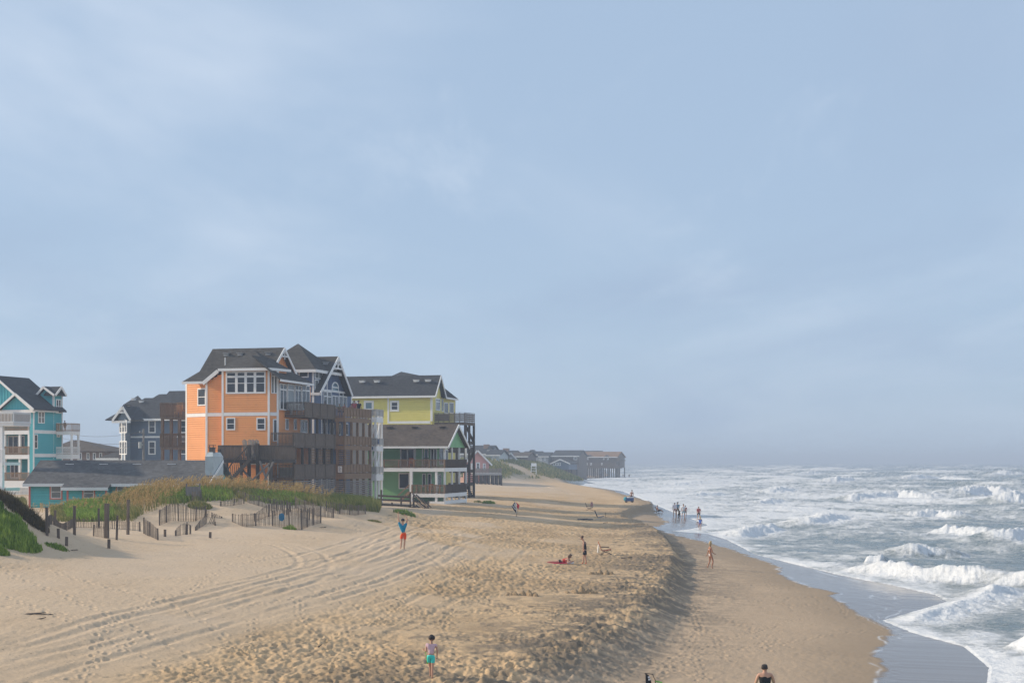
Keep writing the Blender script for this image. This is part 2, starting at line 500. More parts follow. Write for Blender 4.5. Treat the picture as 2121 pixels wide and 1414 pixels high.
    sw = (X - xe) / np.maximum(xw - xe, .5) + 0.22 * near(lambda a, b: fbm(a * .5, b * .22, 121, 3) - .5)
    lace = np.zeros(X.shape)
    for c_, w_ in ((0.06, .020), (0.36, .012), (0.55, .016), (0.80, .03)): lace = np.maximum(lace, np.exp(-((sw - c_) / w_) ** 2))
    lace = lace * near(lambda a, b: sstep(.42, .62, fbm(a * .7, b * .5, 122, 3))) * (X < xw) * (Y < 260)
    veg = np.clip(crest(X, Y, FARD, X * 0 + 2.5) / 2.5, 0, 1) * sstep(0.35, 0.55, fbm(X * 0.11, Y * 0.05, 111, 4)) * (Y > 250)
    back = (X < xs - 34) * sstep(140, 190, Y) * sstep(0.35, 0.6, fbm(X * 0.1, Y * 0.1, 112, 3))
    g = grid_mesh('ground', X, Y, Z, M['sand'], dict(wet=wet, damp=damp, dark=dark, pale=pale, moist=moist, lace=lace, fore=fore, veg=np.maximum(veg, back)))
    tag(g, kind='structure')
    return g

def sand_material():
    m, t, p = new_mat('sand')
    L = t.links.new
    def attr(n):
        a = t.nodes.new('ShaderNodeAttribute'); a.attribute_name = n; return a.outputs['Fac']
    geo = t.nodes.new('ShaderNodeNewGeometry')
    def noise(scale, detail=5, rough=0.6):
        n = t.nodes.new('ShaderNodeTexNoise')
        n.inputs['Scale'].default_value, n.inputs['Detail'].default_value, n.inputs['Roughness'].default_value = scale, detail, rough
        L(geo.outputs['Position'], n.inputs['Vector'])
        return n.outputs['Fac']
    def mix(f, a, b):
        n = t.nodes.new('ShaderNodeMix'); n.data_type = 'RGBA'
        for s, v in ((n.inputs[0], f), (n.inputs[6], a), (n.inputs[7], b)):
            if isinstance(v, (int, float)): s.default_value = v
            elif isinstance(v, tuple): s.default_value = (*v, 1)
            else: L(v, s)
        return n.outputs[2]
    def mul(a, b):
        n = t.nodes.new('ShaderNodeMath'); n.operation = 'MULTIPLY'
        for i, v in enumerate((a, b)):
            if isinstance(v, (int, float)): n.inputs[i].default_value = v
            else: L(v, n.inputs[i])
        return n.outputs[0]
    def rng(v, a, b, c=0.0, d=1.0):
        n = t.nodes.new('ShaderNodeMapRange')
        for k, x in zip(('From Min', 'From Max', 'To Min', 'To Max'), (a, b, c, d)): n.inputs[k].default_value = x
        L(v, n.inputs['Value']); return n.outputs[0]
    c = mix(rng(noise(0.5), 0.3, 0.7), (0.50, 0.345, 0.195), (0.57, 0.405, 0.24))
    c = mix(mul(attr('pale'), 0.8), c, (0.56, 0.44, 0.32))
    c = mix(mul(attr('moist'), 0.45), c, (0.42, 0.275, 0.14))
    c = mix(rng(noise(9, 6, 0.7), 0.56, 0.74, 0, 0.32), c, (0.25, 0.18, 0.11))
    c = mix(mul(attr('fore'), 0.75), c, (0.43, 0.325, 0.23))
    c = mix(mul(attr('dark'), 0.85), c, (0.13, 0.112, 0.09))  # mineral grains together with painted shade of clods, pits and scarp
    c = mix(rng(noise(8.0, 2, 0.5), 0.705, 0.73, 0, 0.7), c, (0.08, 0.065, 0.05))
    c = mix(mul(attr('damp'), 0.62), c, (0.25, 0.19, 0.13))
    c = mix(rng(noise(3.2, 3, 0.5), 0.70, 0.74, 0, 0.55), c, (0.10, 0.075, 0.05))
    c = mix(mul(attr('wet'), 0.85), c, (0.14, 0.105, 0.075))
    c = mix(mul(attr('lace'), 0.8), c, (0.6, 0.6, 0.6))
    vg = mul(attr('veg'), rng(noise(0.35, 6), 0.35, 0.6, 0.35, 1))
    c = mix(vg, c, (0.10, 0.11, 0.045))
    L(c, p.inputs['Base Color'])
    rg = t.nodes.new('ShaderNodeMix')
    rg.inputs[2].default_value, rg.inputs[3].default_value = 0.95, 0.16
    L(attr('wet'), rg.inputs[0]); L(rg.outputs[0], p.inputs['Roughness'])
    sp = t.nodes.new('ShaderNodeMix')
    sp.inputs[2].default_value, sp.inputs[3].default_value = 0.1, 0.5
    L(attr('wet'), sp.inputs[0]); L(sp.outputs[0], p.inputs['Specular IOR Level'])
    b = t.nodes.new('ShaderNodeBump')
    b.inputs['Distance'].default_value = 0.05
    bs = t.nodes.new('ShaderNodeMix')
    bs.inputs[2].default_value, bs.inputs[3].default_value = 0.75, 0.03
    L(attr('damp'), bs.inputs[0]); L(bs.outputs[0], b.inputs['Strength'])
    L(noise(6, 8, 0.65), b.inputs['Height'])
    L(b.outputs[0], p.inputs['Normal'])
    return m

M = {}
M['sand'] = sand_material()
ground = terrain()

# ------------------------------------------------------------------ the sea
BREAKERS = [  # photo pixels along the crest, height m, foam reach toward the beach m, foam behind m
    ([(1738, 1172), (1800, 1181), (1900, 1192), (2000, 1199), (2110, 1207), (2160, 1212)], 0.75, 3.2, 1.2),
    ([(1830, 1282), (1900, 1272), (1970, 1252), (2040, 1230), (2110, 1214)], 0.5, 4.0, 2.0),
    ([(1845, 1290), (1900, 1306), (1990, 1334), (2060, 1362), (2092, 1395), (2100, 1440)], 0.28, 2.6, 2.2),
    ([(2121, 1330), (2200, 1350)], 0.6, 2, 2),
    ([(1520, 1107), (1560, 1099), (1615, 1094)], 0.75, 5, 2.5),
    ([(1560, 1152), (1650, 1161), (1735, 1169)], 0.35, 2.5, 1.5),
    ([(1790, 1159), (1830, 1160)], 0.55, 3, 1.5),
    ([(1882, 1144), (1915, 1139), (1950, 1143)], 0.85, 4, 1.5),
    ([(1930, 1100), (1990, 1104), (2065, 1111)], 0.8, 5, 2),
    ([(2060, 1122), (2121, 1113), (2190, 1110)], 0.9, 5, 2.5),
    ([(1655, 1087), (1705, 1080), (1745, 1070)], 0.7, 7, 4),
    ([(1885, 1060), (1945, 1057), (1990, 1062)], 0.9, 7, 3),
    ([(1985, 1028), (2035, 1019), (2088, 1023)], 1.7, 9, 3),
    ([(2075, 1044), (2130, 1038), (2200, 1040)], 1.3, 9, 4),
    ([(1745, 1034), (1800, 1028), (1860, 1025), (1945, 1030)], 1.0, 10, 4),
    ([(1590, 1019), (1640, 1015)], 0.9, 9, 5),
    ([(1860, 993), (1940, 990), (2060, 995)], 1.5, 16, 8),
    ([(2040, 985), (2121, 982), (2200, 984)], 1.5, 14, 8),
    ([(1715, 998), (1765, 996)], 1.4, 12, 6),
    ([(1560, 1040), (1620, 1036)], 0.7, 7, 4),
    ([(1430, 1024), (1500, 1020)], 0.6, 8, 5),
    ([(1380, 1003), (1470, 1001)], 0.7, 10, 8),
    ([(1640, 983), (1700, 982)], 1.4, 18, 9),
]

def sea_point(px, py):
    D = (CAM_H - 0.25) * F / (py - HY)
    return ((px - CX) / F * D, D)

def sea():
    t_cols = np.concatenate([np.linspace(-0.02, 0.045, 40)[:-1], np.linspace(0.045, 0.40, 560)[:-1], np.linspace(0.40, 1.6, 60)[:-1], np.linspace(1.6, 8, 20)])
    ys, y = [], 34.0
    while y < 12000:
        ys.append(y)
        y += max(0.10, min(y * y / (7.3 * 1422) * 0.45, y * 0.0055))
    X, Y = np.meshgrid(t_cols, np.array(ys))
    X = X * Y
    xw = np.interp(Y, T_WATER[:, 0], T_WATER[:, 1])
    off = X - xw
    PX, PY = CX + X / Y * F, HY + CAM_H * F / Y
    amp = np.interp(off, [-5, 0, 4, 15, 60, 200, 800], [0, 0.015, 0.10, 0.22, 0.42, 0.75, 1.0])
    rng = np.random.default_rng(5)
    H = np.zeros(X.shape)
    wx = X + 9 * (fbm(X * 0.02, Y * 0.02, 201, 2) - 0.5) * 2
    wy = Y + 9 * (fbm(X * 0.02, Y * 0.02, 202, 2) - 0.5) * 2
    for i in range(18):
        lam = 7.0 * 1.145 ** i
        a = R(215) + rng.normal(0, 0.42)
        k = 2 * math.pi / lam
        ph = k * (math.cos(a) * wx + math.sin(a) * wy) + rng.uniform(0, 6.28)
        vis = sstep(2.0, 5.0, lam / np.maximum(Y * 0.0055, 0.1))
        H += vis * 0.026 * lam ** 0.75 * (np.exp(1.1 * (np.sin(ph) - 1)) * 2 - 0.9)
    patch = 0.45 + 1.1 * fbm(X * 0.012, Y * 0.012, 203, 3)
    Z = amp * H * patch
    small = fbm(X * 0.55, Y * 0.55, 204, 5) - 0.5
    Z = Z + np.interp(off, [0, 3, 20, 100], [0.01, 0.10, 0.28, 0.40]) * small
    # foam left lying on the water
    cov = np.interp(PY, [956, 962, 972, 985, 1000, 1040, 1085, 1105, 1125, 1160, 1200, 1230, 1290, 1420], [0.14, 0.28, 0.38, 0.45, 0.56, 0.64, 0.58, 0.50, 0.42, 0.42, 0.48, 0.48, 0.5, 0.52])
    cov = cov + np.interp(PX, [1150, 1500, 1750, 2121], [0.16, 0.10, 0.0, -0.08]) * np.interp(PY, [956, 1100, 1140], [1, 1, 0])
    cov = cov + 0.30 * np.exp(-np.clip(off, 0, None) / 2.2)
    big = fbm(X * 0.05, Y * 0.035, 211, 4)
    net = 1 - np.abs(2 * fbm(X * 0.30 + 3 * small, Y * 0.22, 212, 4) - 1)
    streak = fbm(X * 0.9, Y * 0.35, 213, 4)
    foam = cov + 0.65 * (big - 0.5) + 0.45 * (net - 0.62) + 0.60 * (streak - 0.5)
    crestline = sstep(0.55, 1.5, H * patch) * sstep(90, 200, Y)
    foam = foam + 0.45 * crestline * sstep(0.4, 0.62, fbm(X * 0.04, Y * 0.03, 214, 3))
    for pts, h, fwd, bk in BREAKERS:
        w = [sea_point(*p) for p in pts]
        Dm = w[0][1]
        wid = max(0.9, 0.75 * h + 0.004 * Dm)
        r = (fwd + bk) * 3 + 6
        a = np.array(w)
        bb = (X > a[:, 0].min() - r) & (X < a[:, 0].max() + r) & (Y > a[:, 1].min() - r) & (Y < a[:, 1].max() + r)
        if not bb.any(): continue
        x, y = X[bb], Y[bb]
        d, side, par = polydist(x + 1.2 * h * (fbm(x * 0.35, y * 0.35, 221, 3) - 0.5), y + 2.2 * h * (fbm(x * 0.35, y * 0.35, 222, 3) - 0.5), w)
        ends = np.minimum(1, np.minimum(par, 1 - par) * 5 + 0.1)
        tow = -side * d                                      # + on the camera's side
        prof = np.where(tow > 0, np.exp(-(tow / (0.8 * wid)) ** 2), np.exp(-(tow / (2.6 * wid)) ** 2))
        rag = 0.65 + 0.7 * fbm(x * 0.9, y * 0.9, 223, 3)
        shore = sstep(-0.2, 3.0, off[bb])
        Z[bb] += h * prof * ends * rag * shore
        f = np.where(tow > 0, 1 - tow / fwd, 1 + tow / bk).clip(0, 1)
        f = f * ends ** 0.5 * (0.5 + 1.0 * fbm(x * 0.5, y * 0.5, 224, 4))
        foam[bb] = np.maximum(foam[bb], 0.30 + 0.75 * f) * (f > 0.02) + foam[bb] * (f <= 0.02)
        Z[bb] += 0.55 * h * f * shore * (fbm(x * 1.9, y * 1.9, 225, 5, .62) - 0.5)
    foam = np.clip(foam, 0, 1.05)
    Z = Z + 0.10 * sstep(0.5, 0.9, foam) * fbm(X * 1.6, Y * 1.6, 226, 3) * np.interp(off, [0, 6], [0.3, 1])
    Z = np.where(off < 0, 0.02 + 0.25 * off, Z + 0.03)
    g = grid_mesh('sea', X, Y, Z, M['water'], dict(foam=foam), mask=off > -2.5)
    tag(g, kind='structure')
    return g

def water_material():
    m, t, p = new_mat('sea_water')
    L = t.links.new
    a = t.nodes.new('ShaderNodeAttribute'); a.attribute_name = 'foam'
    geo = t.nodes.new('ShaderNodeNewGeometry')
    def noise(scale, detail, rough=0.6):
        n = t.nodes.new('ShaderNodeTexNoise')
        n.inputs['Scale'].default_value, n.inputs['Detail'].default_value, n.inputs['Roughness'].default_value = scale, detail, rough
        L(geo.outputs['Position'], n.inputs['Vector']); return n.outputs['Fac']
    def math_(op, x, y):
        n = t.nodes.new('ShaderNodeMath'); n.operation = op
        for i, v in enumerate((x, y)):
            if isinstance(v, (int, float)): n.inputs[i].default_value = v
            else: L(v, n.inputs[i])
        return n.outputs[0]
    nz = math_('MULTIPLY', math_('SUBTRACT', noise(2.2, 9, 0.78), 0.5), 1.25)
    v = math_('ADD', a.outputs['Fac'], nz)
    mr = t.nodes.new('ShaderNodeMapRange'); mr.interpolation_type = 'SMOOTHSTEP'
    mr.inputs['From Min'].default_value, mr.inputs['From Max'].default_value = 0.28, 0.88
    L(v, mr.inputs['Value'])
    foamf = mr.outputs[0]
    mx = t.nodes.new('ShaderNodeMix'); mx.data_type = 'RGBA'
    L(foamf, mx.inputs[0]); mx.inputs[6].default_value = (0.13, 0.165, 0.165, 1); mx.inputs[7].default_value = (0.66, 0.67, 0.675, 1)
    L(mx.outputs[2], p.inputs['Base Color'])
    rg = t.nodes.new('ShaderNodeMix'); rg.inputs[2].default_value, rg.inputs[3].default_value = 0.18, 0.9
    L(foamf, rg.inputs[0]); L(rg.outputs[0], p.inputs['Roughness'])
    p.inputs['IOR'].default_value = 1.33
    b = t.nodes.new('ShaderNodeBump')
    b.inputs['Distance'].default_value, b.inputs['Strength'].default_value = 0.35, 0.7
    L(math_('ADD', noise(1.3, 7, 0.6), math_('MULTIPLY', foamf, 0.25)), b.inputs['Height'])
    L(b.outputs[0], p.inputs['Normal'])
    return m

M['water'] = water_material()
water = sea()

# ------------------------------------------------------------------ salt haze over the beach
def haze():
    m = bpy.data.materials.new('salt_haze')
    m.use_nodes = True
    t = m.node_tree; t.nodes.clear()
    v = t.nodes.new('ShaderNodeVolumePrincipled')
    v.inputs['Color'].default_value = (0.66, 0.77, 0.93, 1)
    v.inputs['Density'].default_value = HAZE_DENSITY
    v.inputs['Anisotropy'].default_value = 0.0
    o = t.nodes.new('ShaderNodeOutputMaterial')
    t.links.new(v.outputs[0], o.inputs['Volume'])
    b = MB().box(-15000, 15000, -120, 13000, -4.5, 24.0).build('haze', m)
    tag(b, 'thin pale salt haze lying over the whole beach and sea', 'haze', kind='stuff')
HAZE_DENSITY = 0.00072
haze()
# ------------------------------------------------------------------ building kit
def shingle(name, col, var=0.35):
    m, t, p = new_mat(name)
    L = t.links.new
    tcn = t.nodes.new('ShaderNodeTexCoord')
    mp = t.nodes.new('ShaderNodeMapping'); mp.inputs['Scale'].default_value = (3.2, 3.2, 9.0)
    L(tcn.outputs['Object'], mp.inputs[0])
    vo = t.nodes.new('ShaderNodeTexVoronoi'); vo.inputs['Scale'].default_value = 1.0
    L(mp.outputs[0], vo.inputs['Vector'])
    bw = t.nodes.new('ShaderNodeRGBToBW'); L(vo.outputs['Color'], bw.inputs[0])
    nz = t.nodes.new('ShaderNodeTexNoise'); nz.inputs['Scale'].default_value, nz.inputs['Detail'].default_value = 0.5, 5
    L(tcn.outputs['Object'], nz.inputs['Vector'])
    ad = t.nodes.new('ShaderNodeMath'); ad.operation = 'ADD'
    L(bw.outputs[0], ad.inputs[0]); L(nz.outputs['Fac'], ad.inputs[1])
    mr = t.nodes.new('ShaderNodeMapRange')
    for k, x in zip(('From Min', 'From Max', 'To Min', 'To Max'), (0.4, 1.6, 1 - var, 1 + var)): mr.inputs[k].default_value = x
    L(ad.outputs[0], mr.inputs['Value'])
    sc = t.nodes.new('ShaderNodeVectorMath'); sc.operation = 'SCALE'; sc.inputs[0].default_value = col
    L(mr.outputs[0], sc.inputs['Scale']); L(sc.outputs[0], p.inputs['Base Color'])
    p.inputs['Roughness'].default_value = 0.95; p.inputs['Specular IOR Level'].default_value = 0.15
    b = t.nodes.new('ShaderNodeBump'); b.inputs['Distance'].default_value = 0.03; b.inputs['Strength'].default_value = 0.5
    L(bw.outputs[0], b.inputs['Height']); L(b.outputs[0], p.inputs['Normal'])
    return m

def glass(name, col, rough=0.06):
    m, t, p = new_mat(name)
    p.inputs['Base Color'].default_value = (*col, 1)
    p.inputs['Roughness'].default_value = rough
    p.inputs['Specular IOR Level'].default_value = 0.5
    nz = t.nodes.new('ShaderNodeTexNoise'); nz.inputs['Scale'].default_value = 0.8
    tcn = t.nodes.new('ShaderNodeTexCoord'); t.links.new(tcn.outputs['Object'], nz.inputs['Vector'])
    b = t.nodes.new('ShaderNodeBump'); b.inputs['Distance'].default_value = 0.03; b.inputs['Strength'].default_value = 0.25
    t.links.new(nz.outputs['Fac'], b.inputs['Height']); t.links.new(b.outputs[0], p.inputs['Normal'])
    return m

M['orange'] = paint('orange_siding', (0.86, 0.365, 0.13), 0.55, 0.06, 0.6, dirt=(0.62, 0.27, 0.12), dirt_lo=0.55, dirt_hi=0.8)
M['navy'] = paint('navy_siding', (0.092, 0.13, 0.225), 0.55, 0.08, 0.6)
M['slate_blue'] = paint('slate_blue_siding', (0.14, 0.18, 0.245), 0.55, 0.07, 0.6)
M['grey_blue'] = paint('grey_blue_siding', (0.24, 0.29, 0.35), 0.55, 0.06, 0.6)
M['yellow'] = paint('peeling_yellow_siding', (0.76, 0.67, 0.19), 0.6, 0.06, 0.9, stretch=(1, 1, 3), dirt=(0.20, 0.16, 0.09), dirt_lo=0.66, dirt_hi=0.70)
M['green'] = paint('green_siding', (0.23, 0.48, 0.23), 0.6, 0.07, 0.6)
M['teal'] = paint('teal_siding', (0.075, 0.43, 0.48), 0.55, 0.08, 0.5)
M['teal_shingle'] = paint('teal_shingles', (0.12, 0.52, 0.54), 0.7, 0.10, 1.2, bump=0.02, bscale=6)
M['pink'] = paint('pink_siding', (0.70, 0.35, 0.31), 0.6, 0.06, 0.6)
M['white'] = paint('white_trim', (0.80, 0.79, 0.77), 0.55, 0.05, 1.0, dirt=(0.60, 0.57, 0.52), dirt_lo=0.58, dirt_hi=0.8)
M['pale_panel'] = paint('pale_panels', (0.46, 0.44, 0.41), 0.6, 0.08, 1.0)
M['coral'] = paint('coral_trim', (0.72, 0.22, 0.17), 0.6, 0.08, 1.0)
M['pale_shingle'] = paint('pale_shingles', (0.50, 0.54, 0.54), 0.7, 0.12, 2.0, bump=0.03, bscale=5)
M['brick'] = paint('brown_brick', (0.26, 0.17, 0.13), 0.8, 0.2, 4.0)
M['weathered'] = paint('weathered_boards', (0.15, 0.115, 0.09), 0.85, 0.30, 2.2, stretch=(3, 3, 0.6), dirt=(0.075, 0.065, 0.058), dirt_lo=0.5, dirt_hi=0.7)
M['grey_wood'] = paint('grey_boards', (0.22, 0.20, 0.185), 0.85, 0.25, 2.5, stretch=(3, 3, 0.6))
M['brown_wood'] = paint('brown_boards', (0.25, 0.158, 0.095), 0.75, 0.22, 2.0, stretch=(3, 3, 0.6), dirt=(0.15, 0.10, 0.07), dirt_lo=0.5, dirt_hi=0.75)
M['tan_wood'] = paint('tan_boards', (0.36, 0.235, 0.14), 0.75, 0.2, 2.0, stretch=(3, 3, 0.6))
M['dark_wood'] = paint('dark_posts', (0.07, 0.058, 0.05), 0.85, 0.3, 2.0, stretch=(3, 3, 0.6))
M['old_wood'] = paint('old_decking', (0.12, 0.09, 0.07), 0.85, 0.3, 2.0, stretch=(3, 3, 0.6))
M['roof_grey'] = shingle('grey_shingles', (0.07, 0.066, 0.062))
M['roof_brown'] = shingle('brown_shingles', (0.095, 0.076, 0.062))
M['roof_slate'] = shingle('slate_shingles', (0.050, 0.053, 0.059))
M['roof_rust'] = shingle('rust_shingles', (0.22, 0.13, 0.075))
M['roof_light'] = shingle('pale_grey_shingles', (0.105, 0.104, 0.105))
M['glass'] = glass('window_glass', (0.035, 0.04, 0.05))
M['pale_glass'] = glass('curtained_glass', (0.20, 0.21, 0.21), 0.1)
M['teal_glass'] = glass('blue_green_glass', (0.12, 0.20, 0.24), 0.08)  # panes with an even blue-green base colour
M['dark'] = paint('dark_void', (0.03, 0.028, 0.026), 0.9, 0.2, 1.0)
M['metal'] = paint('galvanised_metal', (0.45, 0.45, 0.44), 0.45, 0.1, 3.0, metal=0.6)
M['grey_siding'] = paint('grey_siding', (0.36, 0.36, 0.36), 0.6, 0.08, 0.8)
M['brown_siding'] = paint('brown_siding', (0.15, 0.115, 0.095), 0.7, 0.2, 1.0)

class House:
    """a building with its own axes: u to the right along its front, v to the back; photo pixels are turned into its metres"""
    def __init__(s, name, label, cat, px, D, zb, theta, group=None):
        th = R(theta)
        s.c, s.si, s.zb = math.cos(th), math.sin(th), zb
        s.x0, s.y0 = (px - CX) / F * D, D
        s.root = thing(name, label, cat, (s.x0, s.y0, zb), th, group)
        s.mb = {}
    def D(s, u, v): return s.y0 + u * s.si + v * s.c
    def U(s, px, v):
        t = (px - CX) / F
        return (t * (s.y0 + v * s.c) - s.x0 + v * s.si) / (s.c - t * s.si)
    def V(s, px, u):
        t = (px - CX) / F
        return (t * (s.y0 + u * s.si) - s.x0 - u * s.c) / (-s.si - t * s.c)
    def Z(s, py, u, v): return CAM_H - (py - HY) / F * s.D(u, v) - s.zb
    def P(s, px, py, v):
        u = s.U(px, v); return Vector((u, v, s.Z(py, u, v)))
    def Q(s, px, py, u):
        v = s.V(px, u); return Vector((u, v, s.Z(py, u, v)))
    def local(s, x, y):
        dx, dy = x - s.x0, y - s.y0
        return dx * s.c + dy * s.si, -dx * s.si + dy * s.c
    def part(s, name, mat, mb, parent=None, label=None, smooth=False):
        o = mb.build(name, M[mat], parent or s.root, smooth)
        if label: o['label'] = label
        return o

class Face:
    """an upright plane of a house from plan point a to b; outward is to the right of a->b turned away from the house"""
    def __init__(s, h, a, b):
        s.h = h
        s.a, s.b = Vector((*a, 0)), Vector((*b, 0))
        s.len = (s.b - s.a).length
        s.e = (s.b - s.a).normalized()
        s.n = Vector((s.e.y, -s.e.x, 0))
    def S(s, px):
        h, t = s.h, (px - CX) / F
        wx, wy = h.x0 + s.a.x * h.c - s.a.y * h.si, h.y0 + s.a.x * h.si + s.a.y * h.c
        ex, ey = s.e.x * h.c - s.e.y * h.si, s.e.x * h.si + s.e.y * h.c
        return (t * wy - wx) / (ex - t * ey)
    def Z(s, py, q):
        p = s.a + s.e * q
        return s.h.Z(py, p.x, p.y)
    def rect(s, x0, y0, x1, y1):
        a, b = s.S(x0), s.S(x1)
        m = (a + b) / 2
        return a, b, s.Z(y1, m), s.Z(y0, m)
    def pt(s, q, z, d=0.0): return s.a + s.e * q + s.n * d + Vector((0, 0, z))
    def box(s, mb, q0, q1, z0, z1, d0, d1):
        if d0 > d1: d0, d1 = d1, d0
        n = len(mb.v)
        for z in (z0, z1):
            for q, d in ((q0, d1), (q1, d1), (q1, d0), (q0, d0)):
                mb.v.append(tuple(s.pt(q, z, d)))
        mb.f += [tuple(n + i for i in k) for k in ((0, 3, 2, 1), (4, 5, 6, 7), (0, 1, 5, 4), (1, 2, 6, 5), (2, 3, 7, 6), (3, 0, 4, 7))]
    def siding(s, mb, q0, q1, z0, z1, step=0.21, top=None, lip=0.05):
        """lap boards; top = list of (q, z) outline above for gables"""
        z = z0
        while z < z1 - 0.02:
            zt = min(z + step, z1)
            a, b = q0, q1
            if top:
                a, b = clip_top(top, (z + zt) / 2, q0, q1)
                if b - a < 0.05: z = zt; continue
            g = min(0.20 * step, 0.045)                 # an open shadow joint under every board
            mb.quad(s.pt(a, z + g, lip), s.pt(b, z + g, lip), s.pt(b, zt, lip * .7), s.pt(a, zt, lip * .7))
            mb.quad(s.pt(a, z + g, -0.04), s.pt(b, z + g, -0.04), s.pt(b, z + g, lip), s.pt(a, z + g, lip))
            mb.quad(s.pt(a, zt, -0.04), s.pt(b, zt, -0.04), s.pt(b, zt, lip * .7), s.pt(a, zt, lip * .7))
            z = zt
    def panel(s, mb, q0, q1, z0, z1, thick=0.2, top=None):
        if top:
            poly = [(q0, z0), (q1, z0)] + list(reversed(top))
        else:
            poly = [(q0, z0), (q1, z0), (q1, z1), (q0, z1)]
        mb.slab([s.pt(q, z, 0) for q, z in poly], -s.n * thick)
    def battens(s, mb, q0, q1, z0, top, step=0.4):
        q = q0 + step / 2
        while q < q1:
            zt = np.interp(q, [t[0] for t in top], [t[1] for t in top])
            if zt - z0 > 0.1: s.box(mb, q - 0.035, q + 0.035, z0, zt, 0.0, 0.045)
            q += step
    def window(s, x0, y0, x1, y1, cols=1, rails=(0.5,), fw=0.11, mat='white', pane='glass', name='window', sill=False, label=None, m=0.07):
        q0, q1, z0, z1 = s.rect(x0, y0, x1, y1)
        return s.window_m(q0, q1, z0, z1, cols, rails, fw, mat, pane, name, label, m)
    def window_m(s, q0, q1, z0, z1, cols=1, rails=(0.5,), fw=0.11, mat='white', pane='glass', name='window', label=None, m=0.07):
        f = MB()
        for a, b, c, d in ((q0, q0 + fw, z0, z1), (q1 - fw, q1, z0, z1), (q0 + fw, q1 - fw, z1 - fw, z1), (q0 + fw, q1 - fw, z0, z0 + fw)):
            s.box(f, a, b, c, d, 0.0, 0.085)
        iw = (q1 - q0 - 2 * fw)
        for k in range(1, cols):
            c = q0 + fw + iw * k / cols
            s.box(f, c - m, c + m, z0 + fw, z1 - fw, 0.0, 0.080)
        for k in range(cols):
            a = q0 + fw + iw * k / cols + (m if k else 0); b = q0 + fw + iw * (k + 1) / cols - (m if k < cols - 1 else 0)
            for r in rails:
                rw = 0.03
                if isinstance(r, tuple): r, rw = r
                z = z0 + fw + (z1 - z0 - 2 * fw) * r
                s.box(f, a, b, z - rw, z + rw, 0.0, 0.072)
        o = s.h.part(name, mat, f)
        if label: o['label'] = label
        g = MB(); s.box(g, q0 + fw * 0.6, q1 - fw * 0.6, z0 + fw * 0.6, z1 - fw * 0.6, -0.05, 0.05)
        s.h.part('pane', pane, g, o)
        return o
    def railing(s, mb, q0, q1, z0, z1, style='picket', cap=0.09):
        s.box(mb, q0, q1, z1 - 0.05, z1, -0.07, 0.07)
        if style == 'picket':
            s.box(mb, q0, q1, z0 + 0.08, z0 + 0.15, -0.02, 0.02)
            s.box(mb, q0, q1, z1 - 0.16, z1 - 0.10, -0.02, 0.02)
            n = max(2, int((q1 - q0) / 0.135))
            for i in range(n + 1):
                c = q0 + (q1 - q0) * i / n
                s.box(mb, c - 0.021, c + 0.021, z0, z1 - 0.05, 0.02, 0.06)
        elif style == 'solid':
            n = max(1, int((q1 - q0) / 0.15))
            w = (q1 - q0) / n
            for i in range(n):
                j = 0.012 * (random.random())
                s.box(mb, q0 + i * w + 0.006, q0 + (i + 1) * w - 0.006, z0 - 0.02 - 0.06 * random.random(), z1 - 0.05, 0.0 + j, 0.03 + j)
        elif style == 'panel':
            s.box(mb, q0, q1, z0 + 0.16, z1 - 0.12, -0.02, 0.02)
            s.box(mb, q0, q1, z0 + 0.08, z0 + 0.16, -0.03, 0.04)
            s.box(mb, q0, q1, z1 - 0.13, z1 - 0.07, -0.03, 0.04)
            n = max(1, round((q1 - q0) / 0.9))
            for i in range(n + 1):
                c = q0 + (q1 - q0) * i / n
                s.box(mb, c - 0.05, c + 0.05, z0 - 0.02, z1 - 0.05, 0.02, 0.08)
        elif style == 'boards':
            n = 4
            for i in range(n):
                z = z0 + 0.1 + (z1 - z0 - 0.2) * i / n
                s.box(mb, q0, q1, z, z + (z1 - z0) * 0.16, 0.0, 0.03)
            n = max(2, int((q1 - q0) / 0.7))
            for i in range(n + 1):
                c = q0 + (q1 - q0) * i / n
                s.box(mb, c - 0.04, c + 0.04, z0 - 0.1, z1 - 0.05, -0.08, 0.0)
    def slats(s, mb, q0, q1, z0, z1, w=0.1, gap=0.1, d=0.03):
        z = z0
        while z + w < z1:
            s.box(mb, q0 + 0.02 * random.random(), q1 - 0.02 * random.random(), z, z + w, d, d + 0.025)
            z += w + gap

def clip_top(top, z, q0, q1):
    """the span of an outline that is higher than z"""
    a = b = None
    n = 60
    for i in range(n + 1):
        q = q0 + (q1 - q0) * i / n
        if np.interp(q, [t[0] for t in top], [t[1] for t in top]) >= z:
            if a is None: a = q
            b = q
    return (a, b) if a is not None else (0, 0)

def prism(mb, pts, z0, z1):
    """upright block over a plan outline"""
    k = len(pts); n = len(mb.v)
    mb.v += [(p[0], p[1], z0) for p in pts] + [(p[0], p[1], z1) for p in pts]
    mb.f.append(tuple(range(n, n + k))); mb.f.append(tuple(range(n + k, n + 2 * k)))
    for i in range(k):
        j = (i + 1) % k
        mb.f.append((n + i, n + j, n + k + j, n + k + i))

def roof_face(mb, pts, thick=0.14):
    mb.slab(pts, (0, 0, -thick))

def fascia(mb, a, b, h=0.24, w=0.06, drop=0.10):
    a, b = Vector(a) - Vector((0, 0, drop)), Vector(b) - Vector((0, 0, drop))
    mb.bar(a, b, w, h)

